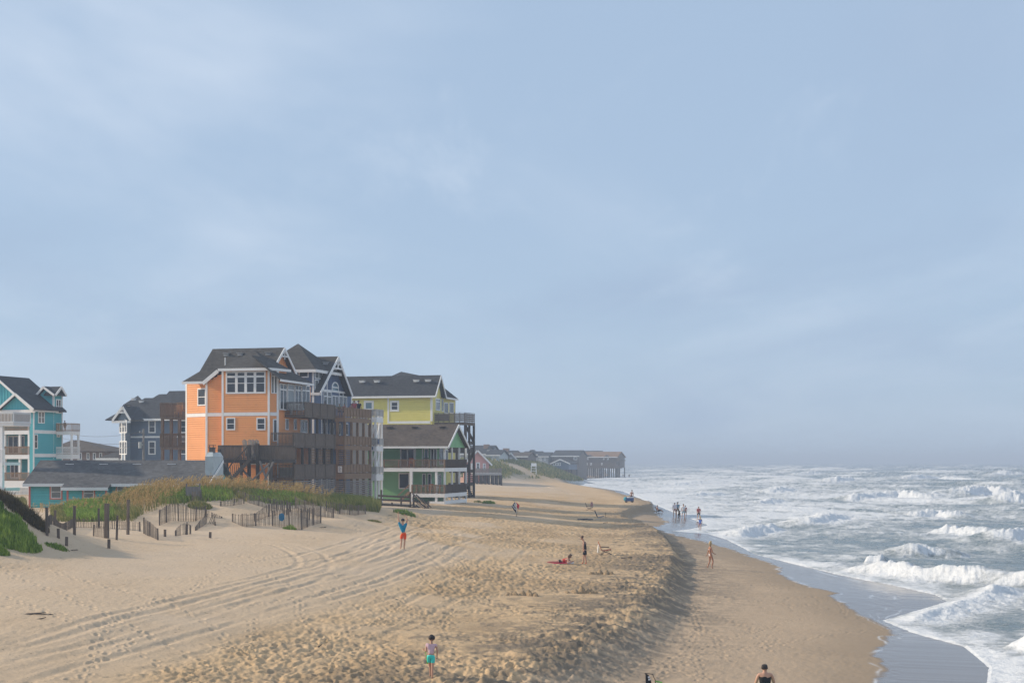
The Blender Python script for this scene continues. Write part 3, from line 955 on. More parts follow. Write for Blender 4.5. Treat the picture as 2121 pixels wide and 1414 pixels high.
def roof_vent(h, p, mat='white', name='roof_vent', w=0.55):
    m = MB()
    u, v, z = p
    m.slab([(u - w / 2, v - 0.3, z - 0.18), (u + w / 2, v - 0.3, z - 0.18), (u + w / 2, v - 0.3, z + 0.04), (u - w / 2, v - 0.3, z + 0.04)], (0, 0.35, 0.04))
    m.box(u - w / 2 - 0.06, u + w / 2 + 0.06, v - 0.42, v + 0.10, z + 0.06, z + 0.11)
    return h.part(name, mat, m)

def post(h, u, v, z0, z1, mat, parent=None, w=0.15, name='post'):
    return h.part(name, mat, MB().box(u - w / 2, u + w / 2, v - w / 2, v + w / 2, z0, z1), parent)

def floor_slab(mb, pts, z, t=0.24):
    mb.slab([(p[0], p[1], z) for p in pts], (0, 0, -t))
# ------------------------------------------------------------------ the orange house
def orange_house():
    h = House('beach_house', 'three-storey orange house with white trim and weathered decks facing the sea', 'house', 557, 133, 3.9, -14)
    vA0, vA1, vB = 2.5, 1.1, 0.6
    uC1, uC0, uB0 = 0.0, h.U(461.7, 0), h.U(428, vB)
    uA1, uA0 = h.U(428, vA1), h.U(386, vA0)
    C = Face(h, (uC0, 0), (uC1, 0))
    g = Face(h, (0, 0), (5, 5)); s = g.S(575)
    uE, vE = s * 0.7071, s * 0.7071
    G = Face(h, (0, 0), (uE, vE))
    vEnd = h.V(643, uE)
    E = Face(h, (uE, vE), (uE, vEnd))
    A, B = Face(h, (uA0, vA0), (uA1, vA1)), Face(h, (uB0, vB), (uC0, vB))
    zEa, zEc = h.Z(789.5, uA0 / 2, 1.5), h.Z(766, -2, 0)
    zBand = h.Z(856.5, -2, 0)
    w = MB()
    e = 0.04
    prism(w, [(uA0 + e, vA0 + e), (uA1, vA1 + e), (uB0 + e, vB + e), (uC0 + e, vB + e), (uC0 + e, e), (uC1 - e, e), (uE - e, vE), (uE - e, vEnd), (uA0 + e, vEnd)], -1.5, zEa)
    prism(w, [(uC0 + e, e), (uC1 - e, e), (uE - e, vE), (uE - e, vE + 2.0), (uC0 + e, vE + 2.0)], zEa, zEc)
    A.siding(w, 0, A.len, -1.5, zEa)
    topB = [(0, B.Z(791, 0)), (B.len, B.Z(770, B.len))]
    w.slab([B.pt(0, zEa - .3, -.05), B.pt(B.len, zEa - .3, -.05), B.pt(B.len, topB[1][1], -.05), B.pt(0, topB[0][1], -.05)], (0, 0.3, 0))
    B.siding(w, 0, B.len, -1.5, topB[1][1], top=topB)
    C.siding(w, 0, C.len, -0.2, zEc)
    G.siding(w, 0, G.len, -1.5, zEc)
    E.siding(w, 0, E.len, -1.5, zEc - 1.2); E.siding(w, 0, 2.0, zEc - 1.2, zEc)
    h.part('wall', 'orange', w)
    # white corner boards and the band between floors
    t = MB()
    for f, q in ((A, 0.06), (A, A.len), (B, 0.02), (B, B.len), (C, 0.0), (C, C.len), (G, G.len)):
        z1 = zEa if f is A else (zEc if f in (C, G) else f.Z(791, 0))
        f.box(t, q - 0.10, q + 0.10, -1.4, z1, 0.0, 0.06)
    for f in (A, B, C, G):
        f.box(t, 0.11, f.len - 0.11, zBand - 0.20, zBand + 0.13, 0.0, 0.055)
    h.part('trim', 'white', t)
    # windows
    A.window(410.5, 804, 427.5, 840)
    C.window(468.5, 768.7, 551, 815, cols=4, rails=(0.46, (0.80, 0.09)), fw=0.14, m=0.13)
    G.window(561.5, 768.7, 574, 815, cols=2, rails=((0.80, 0.05),), fw=0.08)
    C.window(469.3, 864.7, 488, 890.5); C.window(532, 864.7, 550.7, 890.5)
    C.window(513, 932, 552, 962, cols=2)
    G.window(565, 867.5, 574.5, 914, cols=1, rails=(), fw=0.1, name='door')
    E.window(590, 867, 597, 890, fw=0.08, rails=()); E.window(607.5, 867, 613.5, 890, fw=0.08, rails=())
    E.window(621, 869, 636, 897, cols=2, rails=(), name='door')
    E.window(600, 930, 612, 958, cols=1, rails=(), name='door')
    # third-floor glass wall under its own roof
    S_ = Face(h, (uE + 0.12, h.V(578, uE + 0.12)), (uE + 0.12, h.V(641, uE + 0.12)))
    for a, b, k, pg in ((578.5, 593, 2, 'glass'), (594.5, 608.5, 1, 'pale_glass'), (610, 623, 2, 'glass'), (624.5, 640.5, 2, 'glass')):
        q0, q1 = S_.S(a), S_.S(b); m_ = (q0 + q1) / 2
        S_.window_m(q0, q1, S_.Z(836, m_) - 0.6, S_.Z(794 + (m_ / S_.len) * 4, m_), cols=k, rails=((0.80, 0.07),), fw=0.10, pane=pg)
    # roofs
    r = MB(); vr = 5.2
    RL, RR = h.P(440.7, 721.5, vr), h.P(589.6, 720.5, vr)
    RR.z = RL.z = (RL.z + RR.z) / 2
    kL = h.Q(413.6, 769, RL.x); kL = Vector((kL.x, kL.y, kL.z)); kR = Vector((RR.x, kL.y, kL.z))
    eL = Vector((h.U(377, 0.9), 0.9, 0)); eL.z = h.Z(790.5, eL.x, 0.9); eR = Vector((uC0 - 0.1, 0.9, eL.z))
    kM = Vector((uC0 + 0.6, kL.y, kL.z))
    roof_face(r, [kL, kM, eR, eL]); roof_face(r, [RL, RR, kR, kL])
    def back(p): return Vector((p.x, 2 * vr - p.y, p.z))
    roof_face(r, [back(kL), back(kR), back(Vector((kR.x, eL.y, eL.z))), back(eL)]); roof_face(r, [RL, RR, back(kR), back(kL)])
    # hip roof of the bay
    a, b = h.P(451.5, 765.5, -0.55), h.P(559.5, 765.5, -0.55)
    b.z = a.z = zEc + 0.12
    c = Vector((uE + 0.55, h.V(602.7, uE + 0.55), a.z)); d = Vector((uE - 2.5, c.y + .6, a.z))
    ap = h.P(527, 725, 3.6)
    roof_face(r, [a, b, ap]); roof_face(r, [b, c, ap]); roof_face(r, [c, d, ap]); roof_face(r, [a, ap, Vector((a.x, 3.6, a.z))])
    f1, f2 = h.P(451.5, 766, 0.25), h.P(420, 792, 0.25)
    roof_face(r, [f1, f2, f2 + Vector((0, 3, 0)), f1 + Vector((0, 3, 0))])
    # lower roof over the glass wall
    s0, s1 = Vector((uE + 1.0, h.V(581, uE + 1.0), h.Z(789, uE, 2))), Vector((uE + 1.0, h.V(650, uE + 1.0), 0)); s1.z = s0.z
    s2, s3 = Vector((uE - 2.0, s1.y - 4.2, s0.z + 2.3)), Vector((uE - 2.0, s0.y + .3, s0.z + 2.3))
    roof_face(r, [s0, s1, s2, s3]); roof_face(r, [s1, Vector((uE - 4, s1.y, s0.z)), s2])
    h.part('roof', 'roof_grey', r)
    # the sea-side gable
    gm = MB(); gu = RR.x - 0.55
    F0, F1 = h.Q(562, 772, gu), h.Q(612, 774, gu); apx = h.Q(589, 724, gu)
    gm.slab([(gu, F0.y, F0.z - 1.0), (gu, F1.y, F1.z - 1.0), (gu, F1.y, F1.z), apx, (gu, F0.y, F0.z)], (-0.25, 0, 0))
    GF = Face(h, (gu, F0.y), (gu, F1.y))
    gtop = [(0, F0.z), (apx.y - F0.y, apx.z), (GF.len, F1.z)]
    GF.battens(gm, 0, GF.len, F0.z - 1.0, gtop, 0.45)
    h.part('gable', 'orange', gm)
    fm = MB(); gx = RR.x + 0.02
    ap2 = Vector((gx, vr, RR.z - 0.16)); l2 = Vector((gx, h.V(571, gx), 0)); l2.z = h.Z(757, gx, l2.y); r2 = Vector((gx, h.V(614.5, gx), 0)); r2.z = h.Z(776, gx, r2.y)
    fm.bar(ap2, l2, 0.08, 0.28); fm.bar(ap2, r2, 0.08, 0.28)
    fm.bar(ap2 + (l2 - ap2) * 0.42, ap2 + (r2 - ap2) * 0.30, 0.06, 0.14); fm.bar(ap2, (ap2 + (l2 - ap2) * 0.42 + ap2 + (r2 - ap2) * 0.30) / 2 - Vector((0, 0, .3)), 0.06, 0.12)
    fascia(fm, a, b); fascia(fm, b, c); fascia(fm, eL, eR); fascia(fm, f1 + Vector((0, -.02, 0)), f2 + Vector((0, -.02, 0)), 0.34); fascia(fm, s0, s1, 0.2)
    h.part('fascia', 'white', fm)
    for px in (471, 499.5, 527.5, 557.5):
        u = h.U(px, vr - 0.7); roof_vent(h, (u, vr - 0.75, RL.z - 0.62), 'grey_siding', w=.45)
    pv = h.P(466.5, 748, 3.0)
    h.part('vent_pipe', 'white', MB().tube([pv - Vector((0, 0, .5)), pv + Vector((0, 0, .35))], 0.06))
    # three decks on the sea side
    uD = h.U(609, -0.3); vB_ = h.V(693, uD)
    Dk = Face(h, (uD, -0.3), (uD, vB_))
    vT = h.V(631, uD)
    zs = {}
    for nm, rail, fl, bot, mat in (('mid', 895, 921, 926, 'weathered'), ('low', 961, 988, 993, 'weathered'), ('top', 832, 858, 864, 'weathered')):
        v0 = vT if nm == 'top' else -0.3
        ul = h.U(577 if nm == 'top' else 562.5, v0)
        zr, zf = h.Z(rail, uD, v0), h.Z(fl, uD, v0)
        zs[nm] = (zr, zf)
        dm = MB()
        if nm == 'top':
            floor_slab(dm, [(uE, v0), (uD, v0), (uD, vB_), (uE, vB_)], zf)
        else:
            floor_slab(dm, [(ul, v0), (uD, v0), (uD, vB_), (uE - 0.3, vB_), (uE - 0.3, vE + .2), (uC1, -0.01)], zf)
        d_ = h.part('deck', mat, dm)
        fr = Face(h, (ul, v0), (uD, v0)); sd_ = Face(h, (uD, v0), (uD, vB_))
        m = MB(); fr.railing(m, 0, fr.len, zf, zr, 'picket'); h.part('railing', 'weathered', m, d_)
        m = MB(); sd_.railing(m, 0, sd_.len, zf, zr, 'solid')
        for k in range(5): q = sd_.len * k / 4; sd_.box(m, q - .06, q + .06, zf - .2, zr, .04, .10)
        h.part('railing', 'weathered', m, d_)
        m = MB(); sd_.box(m, 0, sd_.len, zf - 0.26, zf, 0.005, 0.05); fr.box(m, 0, fr.len, zf - 0.26, zf, 0.005, 0.05); h.part('beam', 'old_wood', m, d_)
    for px in (612, 629, 644, 659.5, 674.5, 690):
        v = h.V(px, uD)
        top = zs['top'][1] - 0.25 if v > vT - .2 else zs['mid'][0]
        post(h, uD - 0.12, v, -2.0, top, 'dark_wood', w=0.2)
    post(h, uD - 2.0, 0.1, -2, zs['low'][1] - .1, 'dark_wood', w=0.2)
    # screens and skirts of boards
    fr = Face(h, (h.U(566, -0.25), -0.25), (h.U(607, -0.25), -0.25))
    m = MB(); fr.slats(m, 0, fr.len, zs['low'][0] + 0.05, zs['mid'][1] - 0.3, 0.085, 0.085)
    for q in (0.05, fr.len / 2, fr.len - 0.05): fr.box(m, q - .04, q + .04, zs['low'][0], zs['mid'][1] - .25, -0.05, 0.02)
    h.part('slat_screen', 'tan_wood', m)
    m = MB(); fr.slats(m, 0, fr.len, -2, zs['low'][1] - 0.3, 0.13, 0.07); Dk.slats(m, 0, Dk.len, -2, zs['low'][1] - 0.3, 0.13, 0.07)
    h.part('slat_skirt', 'grey_wood', m)
    m = MB()
    L_ = Face(h, (uD - 0.3, h.V(650, uD)), (uD - 0.3, vB_))
    L_.slats(m, 0, L_.len, zs['low'][1] + 0.2, zs['mid'][1] - 0.3, 0.10, 0.16)
    q = 0.0
    while q < L_.len: L_.box(m, q, q + .11, zs['low'][1], zs['mid'][1] - .3, -.02, .02); q += 0.28
    h.part('lattice', 'brown_wood', m)
    # inner face of the ground floor is dark behind the skirt
    # west balconies
    uW0 = h.U(332.5, 3.0)
    for rail, fl, bot in ((834, 862, 867), (897, 925, 930)):
        zr, zf = h.Z(rail, uW0, 3), h.Z(fl, uW0, 3)
        dm = MB(); floor_slab(dm, [(uW0, 3), (uA0 - .02, 3), (uA0 - .02, 6.5), (uW0, 6.5)], zf, 0.26)
        d_ = h.part('balcony', 'weathered', dm)
        fr = Face(h, (uW0, 3), (uA0 - .03, 3)); bk = Face(h, (uW0, 6.4), (uA0 - .03, 6.4))
        for k in (fr, bk):
            m = MB(); k.railing(m, 0, k.len, zf, zr, 'picket'); h.part('railing', 'weathered', m, d_)
        m = MB(); Face(h, (uW0, 6.4), (uW0, 3)).railing(m, 0, 3.4, zf, zr, 'picket'); h.part('railing', 'weathered', m, d_)
    zt = h.Z(862, uW0, 3)
    for px in (337, 355, 372): post(h, h.U(px, 3.2), 3.2, -2, zt - .2, 'weathered', w=0.24)
    # free-standing front deck with its stair
    vF = -5.0
    u0, u1 = h.U(453, vF), h.U(568, vF)
    zr, zf = h.Z(921.5, u0, vF), h.Z(951, u0, vF)
    dm = MB(); floor_slab(dm, [(u0, vF), (u1, vF), (u1, -0.1), (u0, -0.1)], zf, 0.3)
    d_ = h.part('deck', 'dark_wood', dm)
    fr = Face(h, (u0, vF), (u1, vF))
    m = MB(); fr.railing(m, 0, fr.len, zf, zr, 'picket'); h.part('railing', 'weathered', m, d_)
    m = MB(); fr.box(m, fr.S(533), fr.len, zf, zr - .05, -0.03, 0.0); h.part('board_panel', 'weathered', m, d_)
    m = MB(); Face(h, (u1, vF), (u1, 0)).railing(m, 0, 5, zf, zr, 'picket'); h.part('railing', 'weathered', m, d_)
    m = MB(); Face(h, (u0, 0), (u0, vF)).railing(m, 0, 5, zf, zr, 'picket'); h.part('railing', 'weathered', m, d_)
    for px, y0 in ((516, 921), (534, 919), (561, 950), (455, 930)):
        u = h.U(px, vF - .1); post(h, u, vF - .1, -2.5, h.Z(y0, u, vF), 'dark_wood', w=0.26)
    for px in (470, 500): post(h, h.U(px, -1.5), -1.5, -2.5, zf - .3, 'dark_wood', w=0.22)
    m = MB(); pb = lambda x, y, v=vF - .2: h.P(x, y, v)
    for p, q in (((498, 968), (523, 994)), ((523, 994), (559, 959)), ((538, 954), (553, 994)), ((566, 956), (547, 996))):
        m.bar(pb(*p), pb(*q), 0.14, 0.2, up=(0, 1, 0))
    h.part('cross_brace', 'grey_wood', m)
    st = MB()
    for v in (vF - 0.4, vF - 1.5):
        st.bar(pb(519, 950, v), pb(476, 996, v), 0.08, 0.3)
        st.bar(pb(513, 925, v), pb(480, 960, v), 0.09, 0.1); st.bar(pb(480, 960, v), pb(459, 992, v), 0.09, 0.1)
        for k in range(12):
            a_ = k / 11
            st.bar(pb(514 - 40 * a_, 927 + 44 * a_, v), pb(516 - 40 * a_, 953 + 42 * a_, v), 0.045)
    n = 14
    for k in range(n):
        a_ = (k + .5) / n
        p = pb(519 - 43 * a_, 951 + 45 * a_, vF - 1.0)
        st.box(p.x - .16, p.x + .16, vF - 1.5, vF - .4, p.z - .03, p.z + .03)
    h.part('stair', 'dark_wood', st, d_)
    return h, dict(zf=zf, vF=vF, uD=uD, uE=uE, vT=vT, zt=zs, zw=h.Z(862, uW0, 3), uW0=uW0)

# ------------------------------------------------------------------ the navy house
def navy_house():
    h = House('beach_house', 'navy blue house with pointed tower roof behind the orange house, brown decks to the sea', 'house', 712.8, 147, 3.6, -15)
    uW = -2.9
    v0, v1 = h.V(665, uW), h.V(727.5, uW)
    W = Face(h, (uW, v0), (uW, v1))
    zE = h.Z(807, uW, v0)
    qA = W.S(699.5); zA = W.Z(741, qA)
    w = MB()
    prism(w, [(-15, v0), (uW - .04, v0), (uW - .04, v1), (-15, v1)], -1.5, zE)
    W.siding(w, 0, W.len, -1.5, zE)
    Face(h, (-15, v0), (uW, v0)).siding(w, 0, 15 + uW, -1.5, zE)
    # tower
    vt = -1.2; uT = h.U(649, vt); vt1 = h.V(678, uT)
    zT = h.Z(767, uT, vt)
    prism(w, [(uT - 6.5, vt), (uT - .04, vt + .04), (uT - .04, vt1), (uT - 6.5, vt1)], -1.5, zT)
    TF, TE = Face(h, (uT - 6.5, vt), (uT, vt)), Face(h, (uT, vt), (uT, vt1))
    TF.siding(w, 0, 6.5, -1.5, zT); TE.siding(w, 0, TE.len, -1.5, zT)
    gtop = [(0, zE), (qA, zA), (W.len, zE)]
    W.panel(w, 0, W.len, zE, zA, 0.2, top=gtop)
    W.battens(w, 0, W.len, zE, gtop, 0.42)
    h.part('wall', 'navy', w)
    t = MB()
    W.box(t, 0.02, W.len, zE - .12, zE + .10, 0, .07)
    for f, q, z in ((TF, 6.5, zT), (TE, TE.len * .95, zT), (W, .06, zE), (W, W.len - .06, zE)): f.box(t, q - .1, q + .1, -1, z, 0, .07)
    h.part('trim', 'white', t)
    TE.window(651.5, 769, 667, 785, cols=2, rails=(), fw=.1, pane='pale_glass')
    TE.window(651, 786, 659, 819, fw=.1, pane='pale_glass')
    TF.window(619, 767.5, 640, 782, rails=(), fw=.13)
    W.window(669, 810, 685.5, 846, cols=2, rails=((.72, .06),), fw=.1)
    W.window(687, 819, 700, 846, cols=2, rails=(), fw=.1, name='door')
    W.window(701.5, 811, 717.5, 846, cols=2, rails=((.74, .06),), fw=.1)
    W.window(686.5, 801, 700.5, 812, rails=(), fw=.13, pane='teal_glass')
    for a in (668, 682, 696, 711): W.window(a, 876, a + 9, 901, rails=(), fw=.1, name='door' if a == 696 else 'window')
    # arch over the middle window, oval vent
    q = (W.S(686.5) + W.S(700.5)) / 2; z = W.Z(801, q); hw = (W.S(700.5) - W.S(686.5)) / 2
    m = MB()
    for k in range(12):
        a, b = math.pi * k / 12, math.pi * (k + 1) / 12
        P_ = [W.pt(q + hw * r_ * math.cos(x), z + hw * .55 * r_ * math.sin(x), .02) for r_, x in ((1, a), (1, b), (.78, b), (.78, a))]
        m.slab(P_, W.n * .07)
    arch = h.part('arch', 'white', m)
    m = MB(); m.slab([W.pt(q + hw * .78 * math.cos(math.pi * k / 12), z + hw * .43 * math.sin(math.pi * k / 12), .01) for k in range(13)], W.n * .03)
    h.part('pane', 'teal_glass', m, arch)
    q2 = W.S(693.3); z2 = W.Z(769, q2)
    m = MB(); m.slab([W.pt(q2 + .38 * math.cos(R(20 * k)), z2 + .45 * math.sin(R(20 * k)), .04) for k in range(18)], W.n * .05)
    h.part('oval_vent', 'white', m)
    # roofs
    r = MB(); ug = uW + 0.75
    va = h.V(700.4, ug); zr = h.Z(737.8, ug, va)
    n_, f_ = Vector((ug, h.V(663, ug), zE - .35)), Vector((ug, h.V(729.5, ug), zE - .25))
    bk = -13
    roof_face(r, [(ug, va, zr), (bk, va, zr), (bk, n_.y, n_.z), n_]); roof_face(r, [(ug, va, zr), (bk, va, zr), (bk, f_.y, f_.z), f_])
    vc = vt - .5; hw = None
    cu = h.U(618, vc + 3.6); hw = h.U(654.6, vc) - cu
    ze = h.Z(765.5, cu + hw, vc); apx = Vector((cu, vc + hw, 0)); apx.z = h.Z(711.5, cu, vc + hw)
    cs = [Vector((cu - hw, vc, ze)), Vector((cu + hw, vc, ze)), Vector((cu + hw, vc + 2 * hw, ze)), Vector((cu - hw, vc + 2 * hw, ze))]
    for i in range(4): roof_face(r, [cs[i], cs[(i + 1) % 4], apx])
    h.part('roof', 'roof_grey', r)
    fm = MB(); A_ = Vector((ug + .05, va, zr - .18))
    fm.bar(A_, n_ + Vector((.05, 0, -.12)), .08, .3); fm.bar(A_, f_ + Vector((.05, 0, -.12)), .08, .3)
    l2, r2 = A_ + (n_ - A_) * .3, A_ + (f_ - A_) * .3
    fm.bar(l2, r2, .07, .16); fm.bar(A_, (l2 + r2) / 2, .07, .14); fm.bar(A_ + (n_ - A_) * .12, (l2 * .4 + r2 * .6), .05, .1); fm.bar(A_ + (f_ - A_) * .12, (l2 * .6 + r2 * .4), .05, .1)
    for i in (0, 1): fascia(fm, cs[i], cs[i + 1], .3)
    fm.box(n_.x - 1.2, n_.x, n_.y - .1, n_.y + .6, n_.z - .3, n_.z - .05)
    h.part('fascia', 'white', fm)
    u = h.U(676, va - .9); roof_vent(h, (u, va - .9, zr - .75), 'grey_siding')
    # decks
    vD = h.V(768, 0); uL = h.U(694, 0)
    S_, Fr = Face(h, (0, 0), (0, vD)), Face(h, (uL, 0), (0, 0))
    zz = []
    for rail, fl, bot in ((842.8, 863.5, 873), (902, 922, 931.5), (961, 980, 992)):
        zr_, zf = h.Z(rail, 0, 0), h.Z(fl, 0, 0); zb = h.Z(bot, 0, 0)
        zz.append((zr_, zf, zb))
        dm = MB(); floor_slab(dm, [(uL, 0), (0, 0), (0, vD), (uW, vD), (uW, v0), (uL, v0)], zf, .1)
        d_ = h.part('deck', 'brown_wood', dm)
        m = MB(); S_.box(m, 0, S_.len, zb, zf - .05, -.1, .06); Fr.box(m, 0, Fr.len, zb, zf - .05, -.1, .06); h.part('beam', 'brown_wood', m, d_)
        m = MB(); S_.railing(m, 0, S_.len, zf, zr_, 'panel'); h.part('railing', 'brown_wood', m, d_)
        m = MB(); Fr.railing(m, 0, Fr.len, zf, zr_, 'picket' if rail < 850 else 'panel'); h.part('railing', 'brown_wood', m, d_)
    for px in (714, 728, 740.5, 753, 766.5):
        post(h, -.16, h.V(px, -.16), -2.5, zz[0][1], 'brown_wood', w=.24)
    post(h, uL + .2, .16, -2.5, zz[0][1], 'brown_wood', w=.24)
    m = MB(); S_.slats(m, 0, S_.len, -2.5, zz[2][2], .13, .09); Fr.slats(m, 0, Fr.len, -2.5, zz[2][2], .13, .09); h.part('slat_skirt', 'grey_wood', m)
    m = MB(); S_.slats(m, .1, S_.S(727), zz[2][0] + .1, zz[1][2], .1, .1, -.06); Fr.slats(m, .1, Fr.len - .1, zz[2][0] + .1, zz[1][2], .1, .1, -.06); h.part('slat_screen', 'brown_wood', m)
    sg = MB(); q = S_.S(705.5); Fr.box(sg, Fr.S(701), Fr.S(709.5), h.Z(978, 0, 0), h.Z(965, 0, 0), .10, .13)
    o = h.part('notice_board', 'white', sg)
    m = MB()
    for k in range(5): Fr.box(m, Fr.S(702.5), Fr.S(706 + (k % 3)), h.Z(967.6 + 1.9 * k, 0, 0), h.Z(966.8 + 1.9 * k, 0, 0), .131, .134)
    h.part('notice_text', 'slate_blue', m, o)
    return h, dict(zf=zz[0][1], vD=vD, uW=uW)

def white_deck():
    h = House('deck_tower', 'narrow white three-level deck tower between the brown decks and the green house', 'deck', 779, 157, 3.0, -15)
    vD = h.V(793, 0); uL = h.U(766, 0)
    S_, Fr = Face(h, (0, 0), (0, vD)), Face(h, (uL, 0), (0, 0))
    zs = []
    for rail, fl, bot in ((847, 863, 874), (907, 923, 934), (966, 981, 995)):
        zr, zf, zb = h.Z(rail, 0, 0), h.Z(fl, 0, 0), h.Z(bot, 0, 0); zs.append((zr, zf, zb))
        dm = MB(); floor_slab(dm, [(uL, 0), (0, 0), (0, vD), (uL, vD)], zf, .1)
        d_ = h.part('deck', 'white', dm)
        m = MB(); S_.box(m, 0, S_.len, zb, zf - .08, -.1, .06); Fr.box(m, 0, Fr.len, zb, zf - .08, -.1, .06); h.part('beam', 'white', m, d_)
        for f in (S_, Fr):
            m = MB(); f.railing(m, 0, f.len, zf, zr, 'panel'); h.part('railing', 'pale_panel', m, d_)
    for u, v in ((-.1, .1), (-.1, vD - .1), (uL + .15, .1), (-.1, vD * .5)): post(h, u, v, -2, zs[0][0], 'white', w=.2)
    m = MB()
    for a in (0, 1):
        p, q = Fr.pt(.2, zs[a + 1][0], .02), Fr.pt(Fr.len - .1, zs[a][2], .02); m.bar(p, q, .1, .14, up=(0, 1, 0))
        p, q = S_.pt(.2, zs[a + 1][0], .02), S_.pt(S_.len * .5, zs[a][2], .02); m.bar(p, q, .1, .14, up=(1, 0, 0))
    h.part('cross_brace', 'white', m)
    sg = MB(); Fr.box(sg, Fr.S(771), Fr.S(773.5), h.Z(931, 0, 0), h.Z(925, 0, 0), .09, .11); S_.box(sg, S_.S(780.5), S_.S(783), h.Z(919, 0, 0), h.Z(909, 0, 0), .12, .14)
    h.part('sign_plate', 'navy', sg)
    m = MB(); prism(m, [(uL - 6, 2), (-1.8, 2), (-1.8, vD), (uL - 6, vD)], -2, zs[0][1]); h.part('wall', 'grey_siding', m)
    return h

# ------------------------------------------------------------------ the green house
def green_house():
    h = House('beach_house', 'green house with brown roof, white gable edges and two-level white porch on the sand', 'house', 921, 165, 2.3, -15)
    vE = h.V(966, 0); uL = h.U(700, 0)
    W0 = 2.3                                      # front wall set back under the porch
    uWE = -2.6
    Fr, S_ = Face(h, (uL, 0), (0, 0)), Face(h, (0, 0), (0, vE))
    ff, fs = Face(h, (uL, W0), (uWE, W0)), Face(h, (uWE, W0), (uWE, vE))
    zEv = h.Z(925, 0, 0)
    z1r, z1f, z1b = h.Z(951, 0, 0), h.Z(968, 0, 0), h.Z(976.5, 0, 0)
    z0r, z0f, z0b = h.Z(1003.5, 0, 0), h.Z(1021, 0, 0), h.Z(1029.5, 0, 0)
    w = MB(); prism(w, [(uL, W0 + .04), (uWE - .04, W0 + .04), (uWE - .04, vE), (uL, vE)], -1, zEv)
    ff.siding(w, 0, ff.len, -.4, zEv, .2); fs.siding(w, 0, fs.len, -.4, zEv, .2)
    h.part('wall', 'green', w)
    ff.window(829.5, 928, 859.5, 969, cols=2, rails=(), fw=.14, name='door', pane='glass')
    ff.window(878.5, 928, 888, 968, cols=1, rails=(), fw=.12, pane='teal_glass')
    ff.window(892, 928, 905.5, 968, cols=2, rails=(), fw=.12, name='door')
    fs.window(909, 928, 917, 962, rails=(), fw=.1); fs.window(921, 930, 927, 966, rails=(), fw=.1, name='door')
    ff.window(826, 979, 848.5, 1012, cols=1, rails=(), fw=.12, pane='glass')
    ff.window(875, 980, 882.5, 1008, fw=.1, rails=()); ff.window(886, 980, 894, 1016, fw=.1, rails=(), name='door')
    fs.window(906, 981, 913, 1010, fw=.1, rails=())
    t = MB()
    for px in (830.0, 860.5, 875.5):
        q = ff.S(px); ff.box(t, q - .07, q + .07, z1f, zEv, 0, .07)
    h.part('trim', 'white', t)
    # roof
    r = MB(); ug = .55
    va = h.V(950, ug); zr = h.Z(878, ug, va)
    nf, ff_ = Vector((ug, -.35, zEv + .05)), Vector((ug, h.V(972.5, ug), 0)); ff_.z = nf.z
    roof_face(r, [(ug, va, zr), (uL - 1, va, zr), (uL - 1, nf.y, nf.z), nf]); roof_face(r, [(ug, va, zr), (uL - 1, va, zr), (uL - 1, ff_.y, ff_.z), ff_])
    h.part('roof', 'roof_brown', r)
    gm = MB(); g = Face(h, (0, nf.y + .4), (0, ff_.y - .4)); top = [(0, nf.z + .05), (va - g.a.y, zr - .25), (g.len, nf.z + .05)]
    g.panel(gm, 0, g.len, zEv - .05, zr, .15, top=top); g.siding(gm, 0, g.len, zEv - .05, zr - .3, .22, top=top)
    h.part('gable', 'green', gm)
    fm = MB(); A_ = Vector((ug + .03, va, zr - .16)); fm.bar(A_, nf + Vector((.03, 0, -.14)), .08, .28); fm.bar(A_, ff_ + Vector((.03, 0, -.14)), .08, .28)
    fascia(fm, (uL - 1, nf.y - .03, nf.z), nf + Vector((0, -.03, 0)), .22)
    h.part('fascia', 'white', fm)
    for px in (808, 859.5, 917): roof_vent(h, (h.U(px, va - .6), va - .6, zr - .40), 'dark_wood')
    # porch floors, white beams, brown rails
    d1 = MB(); floor_slab(d1, [(uL, 0), (0, 0), (0, vE), (uWE, vE), (uWE, W0), (uL, W0)], z1f, .12); d1 = h.part('porch_floor', 'old_wood', d1)
    u4 = h.U(852, 0)
    d0 = MB(); floor_slab(d0, [(u4, 0), (0, 0), (0, vE), (uWE, vE), (uWE, W0), (u4, W0)], z0f, .12); d0 = h.part('porch_floor', 'old_wood', d0)
    for d_, zf, zb, q0 in ((d1, z1f, z1b, 0), (d0, z0f, z0b, u4 - uL)):
        m = MB(); Fr.box(m, q0, Fr.len, zb, zf - .04, -.1, .05); S_.box(m, 0, S_.len, zb, zf - .04, -.1, .05); h.part('beam', 'white', m, d_)
    for d_, zf, zr_, q0 in ((d1, z1f, z1r, 0.2), (d0, z0f, z0r, u4 - uL + .1)):
        m = MB(); Fr.railing(m, q0, Fr.len, zf, zr_, 'picket'); h.part('railing', 'brown_wood', m, d_)
        m = MB(); S_.railing(m, 0, S_.len, zf, zr_, 'picket'); h.part('railing', 'old_wood', m, d_)
        m = MB()
        for k in range(8): q = q0 + (Fr.len - q0) * k / 7; Fr.box(m, q - .07, q + .07, zf, zr_, -.05, .09)
        h.part('rail_post', 'brown_wood', m, d_)
    for px, w_ in ((852, .32), (904, .26)):
        u = h.U(px, .12); post(h, u, .12, -1, z1b, 'white', w=w_)
    for px in (921, 936, 951, 965): post(h, -.1, h.V(px, -.1), -1, zEv, 'white', w=.2)
    m = MB(); S_.box(m, 0, S_.len, h.Z(1044, 0, 0), h.Z(1036.5, 0, 0), .0, .06); Fr.box(m, Fr.S(890), Fr.len, h.Z(1049, 0, 0), h.Z(1038, 0, 0), 0, .06)
    for a, b in ((925, 930), (938, 933), (942, 948), (957, 952)):
        m.bar(h.Q(a, 1030, .02), h.Q(b, 1037, .02), .06, .08, up=(1, 0, 0))
